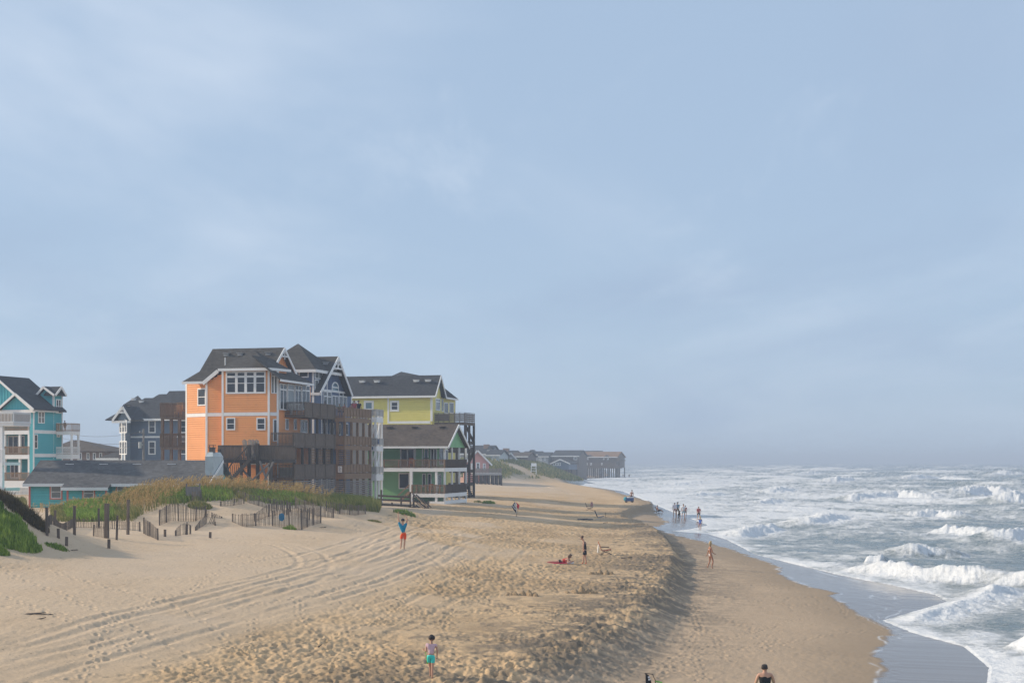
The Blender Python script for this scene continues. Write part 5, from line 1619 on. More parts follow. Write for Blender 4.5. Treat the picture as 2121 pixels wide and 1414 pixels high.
def gable_house(label, px0, px1, ridge, eave, base, D, wall, roof, theta=-15, depth=9, overhang=.5, name='beach_house', side='front', windows=(), piles=None):
    """a plain far house: ridge along its front (side='front') or gable end toward us (side='gable')"""
    xw = ((px0 + px1) / 2 - CX) / F * D
    zb = CAM_H - (base - HY) / F * D
    h = House(name, label, 'house', px0, D, zb, theta)
    u1 = h.U(px1, 0); zE, v = h.Z(eave, u1 / 2, 0), depth
    z0 = -2 if piles is None else h.Z(piles, u1 / 2, 0)
    w = MB(); prism(w, [(0, 0), (u1, 0), (u1, v), (0, v)], z0, zE)
    f = Face(h, (0, 0), (u1, 0)); f.siding(w, 0, u1, z0, zE, .5, lip=.05)
    r = MB(); fm = MB()
    if side == 'front':
        zR = h.Z(ridge, u1 / 2, v / 2)
        roof_face(r, [(-overhang, v / 2, zR), (u1 + overhang, v / 2, zR), (u1 + overhang, -.6, zE), (-overhang, -.6, zE)], .3)
        roof_face(r, [(-overhang, v / 2, zR), (u1 + overhang, v / 2, zR), (u1 + overhang, v + .6, zE), (-overhang, v + .6, zE)], .3)
        for u in (0.02, u1 - .3): w.slab([(u, 0, zE), (u, v, zE), (u, v / 2, zR - .3)], (.28, 0, 0))
        fascia(fm, (-overhang, -.66, zE), (u1 + overhang, -.66, zE), .35, .1)
    else:
        zR = h.Z(ridge, u1 / 2, 0)
        top = [(0, zE), (u1 / 2, zR - .3), (u1, zE)]
        f.panel(w, 0, u1, zE, zR, .2, top=top)
        roof_face(r, [(u1 / 2, -.7, zR), (u1 / 2, v, zR), (u1 + .7, v, zE - .4), (u1 + .7, -.7, zE - .4)], .3)
        roof_face(r, [(u1 / 2, -.7, zR), (u1 / 2, v, zR), (-.7, v, zE - .4), (-.7, -.7, zE - .4)], .3)
        fm.bar((u1 / 2, -.75, zR - .2), (u1 + .7, -.75, zE - .6), .1, .4); fm.bar((u1 / 2, -.75, zR - .2), (-.7, -.75, zE - .6), .1, .4)
    h.part('wall', wall, w); h.part('roof', roof, r); h.part('fascia', 'white', fm)
    for a in windows: f.window(*a, fw=.25, rails=(.5,), m=.12)
    if piles is not None:
        n = max(3, int(u1 / 3.2))
        for k in range(n + 1):
            for vv in (.3, v - .3): post(h, u1 * k / n, vv, -2.5, z0, 'dark_wood', w=.4, name='pile')
    return h

def far_houses():
    # pink house with its pile deck
    h = gable_house('pink gabled house by the dune with tall white windows', 965, 1013, 931, 958, 985, 330, 'pink', 'roof_slate', theta=4, side='gable', depth=16,
                    windows=((986, 957, 994, 974), (1000, 959, 1006, 974), (975, 959, 979, 974)))
    v = -9.0; u0, u1 = h.U(980, v), h.U(1039, v)
    zr, zf = h.Z(969, u0, v), h.Z(979, u0, v)
    d_ = MB(); floor_slab(d_, [(u0, v), (u1, v), (u1, v + 8.5), (u0, v + 8.5)], zf, .5); d_ = h.part('deck', 'grey_siding', d_)
    Fr = Face(h, (u0, v), (u1, v)); m = MB(); Fr.railing(m, 0, Fr.len, zf, zr, 'boards')
    Face(h, (u1, v), (u1, v + 8.5)).railing(m, 0, 8.5, zf, zr, 'boards'); h.part('railing', 'grey_wood', m, d_)
    for px in (988.5, 998, 1005.5, 1013, 1022, 1030, 1038.5):
        for vv in (v + .3, v + 7): post(h, h.U(px, v), vv, -3.5, zf - .4, 'dark_wood', w=.4, name='pile')
    m = MB(); m.bar(h.P(985, 991, v), h.P(998, 1006, v), .2, .3, up=(0, 1, 0)); m.bar(h.P(1006, 985, v), h.P(997, 1004, v), .2, .3, up=(0, 1, 0)); h.part('cross_brace', 'dark_wood', m)
    # houses on the far dune
    h = gable_house('far grey house with turret and dark roof above the pink house', 950, 1012, 922, 940, 958, 440, 'grey_siding', 'roof_slate', depth=14)
    m = MB(); a = h.P(1014, 921.5, 4); b = [h.P(1008.5, 930, 2), h.P(1020, 930, 2), h.P(1020, 930, 6), h.P(1008.5, 930, 6)]
    for k in b: k.z = b[0].z
    for i in range(4): roof_face(m, [b[i], b[(i + 1) % 4], a])
    h.part('turret_roof', 'roof_slate', m)
    m = MB(); prism(m, [(k.x * .98 + a.x * .02, k.y) for k in b], h.Z(950, b[0].x, 2), b[0].z); h.part('turret', 'grey_siding', m)
    m = MB(); c = h.P(1008.5, 920, 5); m.box(c.x - .8, c.x + .8, 4, 5.4, h.Z(935, c.x, 5), c.z); h.part('chimney', 'brick', m)
    gable_house('far pale house with long dark roof and two white corner posts', 1009, 1034, 931, 942, 957, 430, 'pale_shingle', 'roof_slate', depth=10, windows=((1020, 945, 1024, 951),))
    h = gable_house('far low grey house with square chimney on the dune', 1034, 1062, 932.5, 940, 956, 520, 'grey_siding', 'roof_slate', depth=12)
    m = MB(); c = h.P(1048.5, 928, 5); m.box(c.x - 2.0 * .5, c.x + 2.0 * .5, 4, 6, h.Z(940, c.x, 5), c.z); h.part('chimney', 'brick', m)
    h = gable_house('far brown house with broad hipped roof beside the white gable', 1060, 1092, 936, 945, 957, 470, 'brown_siding', 'roof_brown', depth=12)
    gable_house('far pale cottage with steep white edged gable', 1046, 1069, 936.5, 951, 962, 450, 'grey_siding', 'roof_brown', side='gable', theta=3, depth=12, windows=((1056, 947, 1061, 953),))
    h = gable_house('far grey house with a small gable and white balcony on the ridge', 1081, 1114, 934, 941, 958, 600, 'grey_siding', 'roof_slate', depth=14)
    m = MB(); a, b, c = h.P(1099, 931, -.5), h.P(1093, 937, -.5), h.P(1105, 937, -.5); roof_face(m, [a, b, b + Vector((0, 7, 0)), a + Vector((0, 7, 0))], .3); roof_face(m, [a, c, c + Vector((0, 7, 0)), a + Vector((0, 7, 0))], .3); h.part('dormer_roof', 'roof_slate', m)
    Fr = Face(h, (0, -.4), (h.U(1114, 0), -.4)); m = MB(); Fr.railing(m, Fr.S(1095), Fr.S(1110), h.Z(947, 0, 0), h.Z(942, 0, 0), 'boards'); h.part('balcony', 'white', m)
    gable_house('far square grey house at the right end of the dune row', 1114, 1135, 936, 945, 957, 560, 'grey_siding', 'roof_slate', depth=12, windows=((1118, 948, 1122, 953), (1127, 948, 1131, 953)))
    # the big brown houses standing on piles at the water
    h = gable_house('dark roofed house on the sand with glazed gable beside the brown pile house', 1144, 1198, 932, 944, 985, 560, 'brown_siding', 'roof_slate', depth=16, windows=((1188, 946, 1196, 952),))
    gable_house('small slate cottage with low gable and white window row before the far houses', 1144, 1178, 950, 957, 982, 520, 'slate_blue', 'roof_brown', side='gable', depth=14, piles=972,
                windows=((1145.5, 957.5, 1150.5, 964), (1151, 957.5, 1156, 964), (1156.5, 957.5, 1161.5, 964)))
    h = gable_house('huge brown pile house with rusty roof standing at the water edge', 1196, 1277, 935, 946, 986, 640, 'brown_siding', 'roof_rust', depth=20, piles=968,
                    windows=((1203, 948, 1206, 952), (1216, 948, 1219, 952), (1249, 947, 1252, 952), (1258, 947, 1261, 952), (1214, 958, 1217, 963), (1223, 958, 1226, 963), (1245, 958, 1248, 963)))
    m = MB(); v = -3.0
    u0, u1 = h.U(1196, v), h.U(1283, v)
    floor_slab(m, [(u0, v), (u1, v), (u1, 4), (u0, 4)], h.Z(967, 0, v), .5); floor_slab(m, [(h.U(1276, v), v), (u1, v), (u1, 12), (h.U(1276, v), 12)], h.Z(952, 0, v), .5)
    d_ = h.part('deck', 'old_wood', m)
    Fr = Face(h, (u0, v), (u1, v)); m = MB(); Fr.railing(m, 0, Fr.len, h.Z(967, 0, v), h.Z(962.5, 0, v), 'boards'); Fr.railing(m, Fr.S(1276), Fr.len, h.Z(952, 0, v), h.Z(948, 0, v), 'solid'); h.part('railing', 'old_wood', m, d_)
    for k in range(22): post(h, u0 + (u1 - u0) * k / 21, v + .3, -2.5, h.Z(967.5, 0, v), 'dark_wood', w=.42, name='pile')
    post(h, u1 - .3, v + .3, -2.5, h.Z(950, 0, v), 'dark_wood', w=.5, name='pile')
    m = MB()
    for px, yy in ((1219.5, 941), (1256, 941.5)):
        a, b, c = h.P(px, yy, -.7), h.P(px - 9, 948, -.7), h.P(px + 9, 948, -.7); k = Vector((0, 8, 0))
        roof_face(m, [a, b, b + k, a + k], .4); roof_face(m, [a, c, c + k, a + k], .4); m.slab([a + Vector((0, .4, 0)), b + Vector((0, .4, 0)), c + Vector((0, .4, 0))], (0, .3, 0))
    h.part('dormer', 'brown_siding', m)
    gable_house('grey house with a peaked roof rising behind the rusty roof', 1196, 1240, 933, 945, 985, 680, 'grey_siding', 'roof_slate', depth=14)
    # lifeguard stand
    h = House('lifeguard_stand', 'white slatted lifeguard stand on the far sand below the dune', 'lifeguard stand', 1105, 420, 2.2, -5)
    zt = h.Z(965, 0, 0); m = MB()
    for x in (-.9, .9): m.bar((x * .75, .4, zt), (x, -.4, -.5), .16); m.bar((x * .75, 1.2, zt), (x, 1.6, -.5), .16)
    h.part('leg', 'white', m)
    m = MB()
    for k in range(5): m.box(-.95 + .05 * k, .95 - .05 * k, -.42 + .16 * k, -.3 + .16 * k, zt * k / 5, zt * k / 5 + .16)
    h.part('rung', 'white', m)
    m = MB().box(-.9, .9, .2, 1.5, zt - .05, zt + .12); m.box(-.8, .8, 1.3, 1.45, zt, zt + .9); h.part('seat', 'white', m)

OR, ORI = orange_house()
NV, NVI = navy_house()
white_deck()
GR, GRI = green_house()
yellow_house()
COT = cottage()
TH = teal_house()
stair_tower()
grey_blue_house()
brick_house()
utility_pole()
far_houses()
# ------------------------------------------------------------------ dune plants
def leaf_material(name, a, b, c, rough=0.7):
    """blade colours picked by each blade's own tint value"""
    m, t, p = new_mat(name)
    at_ = t.nodes.new('ShaderNodeAttribute'); at_.attribute_name = 'tint'
    cr = t.nodes.new('ShaderNodeValToRGB')
    cr.color_ramp.elements[0].color = (*a, 1); cr.color_ramp.elements[1].color = (*c, 1)
    e = cr.color_ramp.elements.new(0.5); e.color = (*b, 1)
    t.links.new(at_.outputs['Fac'], cr.inputs[0]); t.links.new(cr.outputs[0], p.inputs['Base Color'])
    p.inputs['Roughness'].default_value = rough; p.inputs['Specular IOR Level'].default_value = 0.2
    tr = t.nodes.new('ShaderNodeBsdfTranslucent'); t.links.new(cr.outputs[0], tr.inputs[0])
    ms = t.nodes.new('ShaderNodeMixShader'); ms.inputs[0].default_value = 0.3
    o = [n for n in t.nodes if n.type == 'OUTPUT_MATERIAL'][0]
    t.links.new(p.outputs[0], ms.inputs[1]); t.links.new(tr.outputs[0], ms.inputs[2]); t.links.new(ms.outputs[0], o.inputs[0])
    return m
M['grass'] = leaf_material('dune_grass_blades', (0.07, 0.115, 0.02), (0.21, 0.22, 0.06), (0.52, 0.39, 0.17))
M['shrub'] = leaf_material('shrub_leaves', (0.055, 0.10, 0.014), (0.17, 0.265, 0.035), (0.32, 0.42, 0.08))
M['oats'] = leaf_material('sea_oat_heads', (0.30, 0.19, 0.07), (0.42, 0.28, 0.11), (0.55, 0.40, 0.18))
M['russet'] = leaf_material('russet_grass', (0.06, 0.05, 0.025), (0.11, 0.085, 0.04), (0.20, 0.14, 0.065))

def mesh_from(name, V, Fq, Ft, tint, mat):
    me = bpy.data.meshes.new(name)
    nl = Fq.size + Ft.size
    me.vertices.add(len(V)); me.vertices.foreach_set('co', V.astype(np.float32).reshape(-1))
    me.loops.add(nl); me.loops.foreach_set('vertex_index', np.concatenate([Fq.reshape(-1), Ft.reshape(-1)]).astype(np.int32))
    me.polygons.add(len(Fq) + len(Ft))
    st = np.concatenate([np.arange(len(Fq)) * 4, Fq.size + np.arange(len(Ft)) * 3]).astype(np.int32)
    me.polygons.foreach_set('loop_start', st)
    me.polygons.foreach_set('loop_total', np.concatenate([np.full(len(Fq), 4), np.full(len(Ft), 3)]).astype(np.int32))
    me.update(calc_edges=True)
    a = me.attributes.new('tint', 'FLOAT', 'POINT'); a.data.foreach_set('value', tint.astype(np.float32))
    me.materials.append(mat)
    o = bpy.data.objects.new(name, me); COL.objects.link(o)
    return o

def blades(x, y, z, hgt, wid, lean, tint, rng, wind=(-0.25, 0.05)):
    """one tapering bent strip per point"""
    n = len(x); a = rng.uniform(0, 2 * np.pi, n)
    dx, dy = np.cos(a) * lean + wind[0] * hgt, np.sin(a) * lean + wind[1] * hgt
    f = rng.uniform(-0.8, 0.8, n); wx, wy = np.cos(f) * wid / 2, np.sin(f) * wid / 2
    P = []
    for k, (s, b, w) in enumerate(((0, 0, 1), (0.55, 0.30, 0.8))):
        P += [np.stack([x + dx * b - wx * w, y + dy * b - wy * w, z + hgt * s - 0.04 * (k == 0)], -1), np.stack([x + dx * b + wx * w, y + dy * b + wy * w, z + hgt * s - 0.04 * (k == 0)], -1)]
    P.append(np.stack([x + dx, y + dy, z + hgt * np.clip(1 - 0.35 * np.hypot(dx, dy) / hgt, .5, 1)], -1))
    V = np.stack(P, 1).reshape(-1, 3); i = np.arange(n)[:, None] * 5
    return V, i + np.array([[0, 1, 3, 2]]), i + np.array([[2, 3, 4]]), np.repeat(tint, 5)

VEG_LOW = np.array([(60, 1062), (95, 1072), (110, 1089), (200, 1091), (262, 1102), (275, 1080), (300, 1062), (340, 1050), (395, 1043), (440, 1034), (478, 1041), (530, 1037), (600, 1049), (650, 1044), (700, 1056), (785, 1060), (800, 1030), (2200, 1000)], float)

def dune_grass():
    rng = np.random.default_rng(11)
    N = 230000
    x, y = rng.uniform(-52, -8, N), rng.uniform(91, 124, N)
    z = base_ground(x, y)
    px, py = CX + x / y * F, HY - (z - CAM_H) / y * F
    low = np.interp(px, VEG_LOW[:, 0], VEG_LOW[:, 1])
    keep = (py < low + 5 * (fbm(x * .6, y * .6, 301, 3) - .5) * 2) & ((px > 106) | ((px < 56) & (px > -40))) & (px < 800)
    # leave the cottage, the decks and bare blowouts clear
    ul, vl = COT.local(x, y)
    keep &= ~((vl > -1.6) & (ul > -1.0) & (ul < 16))
    ul, vl = OR.local(x, y)
    keep &= ~((vl > -4.2) & (ul > -6))
    n1 = fbm(x * .28, y * .28, 302, 3)
    dens = 0.25 + 1.3 * sstep(.30, .60, n1)
    bright = np.zeros(N)
    for cx_, cy_, rx, ry in ((362, 1024, 38, 18), (438, 1022, 44, 16), (580, 1030, 62, 16), (190, 1062, 60, 22)):
        bright = np.maximum(bright, np.exp(-((px - cx_) / rx) ** 4 - ((py - cy_) / ry) ** 4) * (0.55 if cx_ == 190 else 1))
    dens = np.maximum(dens, 1.7 * bright)
    dark = np.exp(-((px - 735) / 50) ** 4 - ((py - 1035) / 26) ** 4)
    dens = np.maximum(dens, 1.5 * dark)
    ridge = sstep(1030, 1000, py)
    keep &= rng.uniform(0, 1.7, N) < dens
    x, y, z, bright, dark, n1, ridge = (q[keep] for q in (x, y, z, bright, dark, n1, ridge))
    n = len(x)
    h = np.interp(CX + x / y * F, [50, 56, 106, 200, 300], [1, 1, .45, .6, 1]) * rng.uniform(.45, .95, n) * (1 - .35 * bright) * (1 + .35 * dark) * (0.75 + .5 * n1)
    tint = np.clip(0.50 + .60 * (rng.uniform(0, 1, n) - .45) + .35 * ridge * (1 - bright) - .5 * bright * .6 - .35 * dark + .25 * (fbm(x * .5, y * .5, 303, 2) - .5), 0, 1)
    V, q, t, tt = blades(x, y, z, h, rng.uniform(.022, .05, n), rng.uniform(.05, .35, n) * h, tint, rng)
    g = mesh_from('dune_grass', V, q, t, tt, M['grass'])
    tag(g, 'thick green and straw coloured beach grass over the dune in front of the houses', 'grass', kind='stuff')
    # bright green low cover on the same dune
    b = bright > .35
    k = rng.uniform(0, 1, b.sum()) < .75
    xb, yb, zb = x[b][k], y[b][k], z[b][k]
    xb, yb, zb = np.tile(xb, 2) + rng.normal(0, .12, 2 * len(xb)), np.tile(yb, 2) + rng.normal(0, .12, 2 * len(yb)), np.tile(zb, 2)
    V, q, t, tt = blades(xb, yb, zb, rng.uniform(.3, .62, len(xb)), rng.uniform(.05, .09, len(xb)), rng.uniform(.05, .25, len(xb)), np.clip(rng.normal(.72, .22, len(xb)), 0, 1), rng)
    g = mesh_from('dune_ground_cover', V, q, t, tt, M['shrub'])
    tag(g, 'bright green leafy ground cover in mounds on the dune face', 'ground cover', kind='stuff')
    # sea oats along the crest
    N = 7000
    x, y = rng.uniform(-34, -12, N), rng.uniform(98, 121, N)
    z = base_ground(x, y)
    px, py = CX + x / y * F, HY - (z - CAM_H) / y * F
    ul, vl = COT.local(x, y); u2, v2 = OR.local(x, y)
    band = np.interp(px, [140, 230, 330, 620, 680, 720], [.12, .26, 1, 1, .5, .1])
    keep = (rng.uniform(0, 1, N) < band * sstep(.30, .55, fbm(x * .5, y * .5, 311, 3)) * 1.2) & (py < np.interp(px, [100, 300, 400, 620, 720], [1085, 1062, 1022, 1034, 1046])) & ~((vl > -1.7) & (ul < 16)) & ~((v2 > -4.2) & (u2 > -6))
    x, y, z = x[keep], y[keep], z[keep]; n = len(x)
    h = rng.uniform(.75, 1.4, n) * np.interp(CX + x / y * F, [130, 240, 330], [.55, .7, 1]); tint = rng.uniform(0, 1, n)
    V, q, t, tt = blades(x, y, z, h, np.full(n, .022), rng.uniform(.05, .3, n), tint, rng, wind=(.16, 0))
    # plumes: small flat seeds strung along the drooping tip
    m = 13
    tip = V.reshape(n, 5, 3)[:, 4]; mid = (V.reshape(n, 5, 3)[:, 2] + V.reshape(n, 5, 3)[:, 3]) / 2
    s = np.linspace(.15, 1.12, m)[None, :, None]
    c = mid[:, None] * (1 - s) + tip[:, None] * s + rng.normal(0, .035, (n, m, 3))
    c[..., 0] += .22 * np.clip(s[..., 0] - .5, 0, 1) ** 2; c[..., 2] -= .10 * np.clip(s[..., 0] - .6, 0, 1)
    c = c.reshape(-1, 3); k = len(c)
    a = rng.uniform(0, 6.28, k); r = rng.uniform(.02, .045, k)
    e1 = np.stack([np.cos(a) * r * .6, np.sin(a) * r * .6, r * .2 - .0 * r], -1); e2 = np.stack([np.zeros(k), np.zeros(k), r * 1.5], -1)
    V2 = np.stack([c - e1, c - e2, c + e1, c + e2], 1).reshape(-1, 3)
    q2 = np.arange(k * 4).reshape(-1, 4) + len(V)
    g = mesh_from('sea_oats', np.concatenate([V, V2]), np.concatenate([q, q2]), t, np.concatenate([tt, np.repeat(np.clip(rng.normal(.6, .25, k), 0, 1), 4)]), M['oats'])
    tag(g, 'tall straw coloured sea oats with drooping seed heads along the dune crest', 'sea oats', kind='stuff')

def far_grass():
    rng = np.random.default_rng(21)
    N = 90000
    y = rng.uniform(300, 620, N); x = rng.uniform(-45, 30, N)
    z = base_ground(x, y)
    n1 = fbm(x * .07, y * .03, 321, 4)
    up = crest(x, y, FARD, np.full(N, 2.2))
    keep = (up > .8) & (rng.uniform(0, 1, N) < sstep(.28, .45, n1) * np.clip(up / 2, 0, 1))
    x, y, z = x[keep], y[keep], z[keep]; n = len(x)
    V, q, t, tt = blades(x, y, z, rng.uniform(.5, 1.2, n), rng.uniform(.15, .32, n), rng.uniform(.1, .4, n), np.clip(rng.normal(.45, .25, n), 0, 1), rng)
    g = mesh_from('far_dune_grass', V, q, t, tt, M['grass'])
    tag(g, 'faded green grass over the distant dune under the far houses', 'grass', kind='stuff')

def shrub(name, label, spots, n, hgt, wid, mat, seed, tint=(.5, .25), group=None, cat='shrub', lean=.35):
    """spots: (x, y, radius x, radius y, height factor)"""
    rng = np.random.default_rng(seed)
    X, Y, Hh = [], [], []
    tot = sum(a[2] * a[3] for a in spots)
    for cx_, cy_, rx, ry, hf in spots:
        k = max(6, int(n * rx * ry / tot)); a, r = rng.uniform(0, 6.28, k), np.sqrt(rng.uniform(0, 1, k))
        X.append(cx_ + np.cos(a) * r * rx); Y.append(cy_ + np.sin(a) * r * ry); Hh.append(hgt * hf * (1 - .55 * r ** 2) * rng.uniform(.65, 1.15, k))
    x, y, hh = np.concatenate(X), np.concatenate(Y), np.concatenate(Hh)
    z = base_ground(x, y)
    cl = fbm(x * 2.2, y * 2.2, seed, 3)
    V, q, t, tt = blades(x, y, z, hh * (0.6 + .8 * cl), rng.uniform(.6, 1.2, len(x)) * wid, rng.uniform(.1, lean, len(x)) * hh, np.clip(rng.normal(tint[0], tint[1], len(x)) + .5 * (cl - .5), 0, 1), rng, wind=(-.08, 0))
    o = mesh_from(name, V, q, t, tt, M[mat])
    tag(o, label, cat, group)
    return o

def on_ground(px, py):
    x, y = px_ground(px, py); return x, y

def small_plants():
    def sp(lst): return [(*on_ground(px, py), rx, ry, hf) for px, py, rx, ry, hf in lst]
    shrub('beach_shrub', 'large bright green shrub spilling down the near dune at the left edge', sp([(12, 1100, .9, 1.4, 1), (35, 1118, .8, 1.3, 1), (58, 1136, .6, .9, .9), (-25, 1095, 1.2, 1.4, 1), (22, 1085, .7, 1, .9), (10, 1122, .8, 1, .9), (45, 1130, .6, 1, .9), (70, 1142, .3, .4, .7)]), 6500, .62, .05, 'shrub', 31, (.6, .25))
    shrub('beach_shrub', 'dark green shrub on top of the near dune behind the bright one', [(-24.6, 66.2, .9, .9, 1), (-25.6, 66.5, 1.2, 1, 1), (-23.7, 65.6, .6, .6, .8)], 2600, .55, .05, 'shrub', 32, (.15, .2))
    shrub('beach_grass', 'russet brown grass tuft hanging over the right shoulder of the near dune', [(-23.3, 67.6, .9, .9, .9), (-22.7, 67.4, .7, .8, 1), (-22.3, 67.0, .5, .6, .8), (-24.1, 68, .9, .9, 1), (-22.05, 66.8, .3, .4, .6)], 3000, .65, .03, 'russet', 33, (.4, .3), cat='grass', lean=.7)
    shrub('beach_plant', 'small leafy green plant low on the sand right of the big shrub', sp([(110, 1133, .36, .35, 1), (120, 1137, .34, .35, 1), (131, 1141, .3, .3, .9)]), 330, .32, .045, 'shrub', 34, (.5, .25), cat='plant')
    shrub('beach_plant', 'sparse green plant at the very left edge below the big shrub', sp([(2, 1147, .4, .35, 1)]), 240, .42, .05, 'shrub', 35, (.4, .2), cat='plant')
    shrub('beach_plant', 'tiny yellow green plant alone on the sand left of the man with raised arms', sp([(776, 1080, .55, .25, 1)]), 160, .2, .05, 'grass', 36, (.55, .2), cat='plant')
    shrub('beach_plant', 'round green tuft on the sand right of the green house', sp([(1012, 1042, .8, .7, 1)]), 420, .5, .09, 'shrub', 37, (.4, .25), cat='plant')
    shrub('beach_plant', 'low green sprout beside the post foot of the yellow house deck', sp([(990, 1040, .5, .4, 1)]), 90, .35, .07, 'grass', 38, (.4, .25), cat='plant')
    shrub('beach_plant', 'green leafy plant in the gap of the left sand fence', sp([(414, 1050, .9, .6, 1)]), 420, .5, .06, 'grass', 39, (.45, .2), cat='plant')
    shrub('beach_plant', 'small green weed at the foot of the big sand fence', sp([(600, 1096.5, .45, .2, 1)]), 130, .35, .05, 'shrub', 40, (.5, .2), cat='plant')
    shrub('beach_plant', 'dark green weed by the wooden walkway near the green house', sp([(838, 1064, .9, .4, 1)]), 220, .45, .07, 'shrub', 41, (.4, .2), cat='plant')

# ------------------------------------------------------------------ sand fences and posts
M['slat'] = paint('silver_slats', (0.145, 0.118, 0.097), 0.85, 0.35, 3.0, stretch=(3, 3, .5))
M['post_wood'] = paint('grey_brown_posts', (0.125, 0.098, 0.08), 0.85, 0.3, 3.0, stretch=(3, 3, .5))

def sand_fence(label, pts, posts=5, pitch=.105, lean=0.0, seed=1, gaps=0.05):
    """pts: photo pixel of the foot and the height of slat showing there (m)"""
    rnd = random.Random(seed)
    W = []
    for px, py, hh in pts:
        x, y = px_ground(px, py); W.append((x, y, hh))
    root = thing('sand_fence', label, 'fence', (W[0][0], W[0][1], gz(W[0][0], W[0][1])), 0, 'weathered sand fences in front of the dune')
    o = root.location
    m = MB(); pm = []
    L = [0]
    for a, b in zip(W, W[1:]): L.append(L[-1] + math.hypot(b[0] - a[0], b[1] - a[1]))
    def at_l(l):
        for i in range(len(W) - 1):
            if l <= L[i + 1] or i == len(W) - 2:
                t = (l - L[i]) / max(1e-6, L[i + 1] - L[i])
                return [W[i][k] + (W[i + 1][k] - W[i][k]) * t for k in range(3)], Vector((W[i + 1][0] - W[i][0], W[i + 1][1] - W[i][1], 0)).normalized()
    l = 0; wires = {.25: [], .6: [], .92: []}
    while l < L[-1]:
        (x, y, hh), d = at_l(l)
        if rnd.random() > gaps:
            z = gz(x, y) - o.z
            hh2 = hh * rnd.uniform(.93, 1.05); w = rnd.uniform(.032, .045)
            tl = d * rnd.uniform(-.05, .05) * hh + d * lean * hh
            a = Vector((x - o.x, y - o.y, z - .15)); b = a + Vector((0, 0, hh2 + .15)) + tl
            s = d * w / 2; n_ = Vector((-d.y, d.x, 0)) * .008
            m.slab([a - s, a + s, b + s, b - s], n_)
            for k in wires: wires[k].append(a.lerp(b, k) - n_ * .5)
        l += pitch
    for k, p in wires.items():
        if len(p) > 2: m.tube(p[::4] + [p[-1]], .006, 3)
    m.build('slat_panel', M['slat'], root)
    for i in range(posts):
        (x, y, hh), d = at_l(L[-1] * i / max(1, posts - 1))
        z = gz(x, y) - o.z
        q = MB().bar((x - o.x, y - o.y + .08, z - .3), (x - o.x + rnd.uniform(-.05, .05), y - o.y + .08, z + hh * 1.03), .07)
        q.build('post', M['slat'], root)
    return root

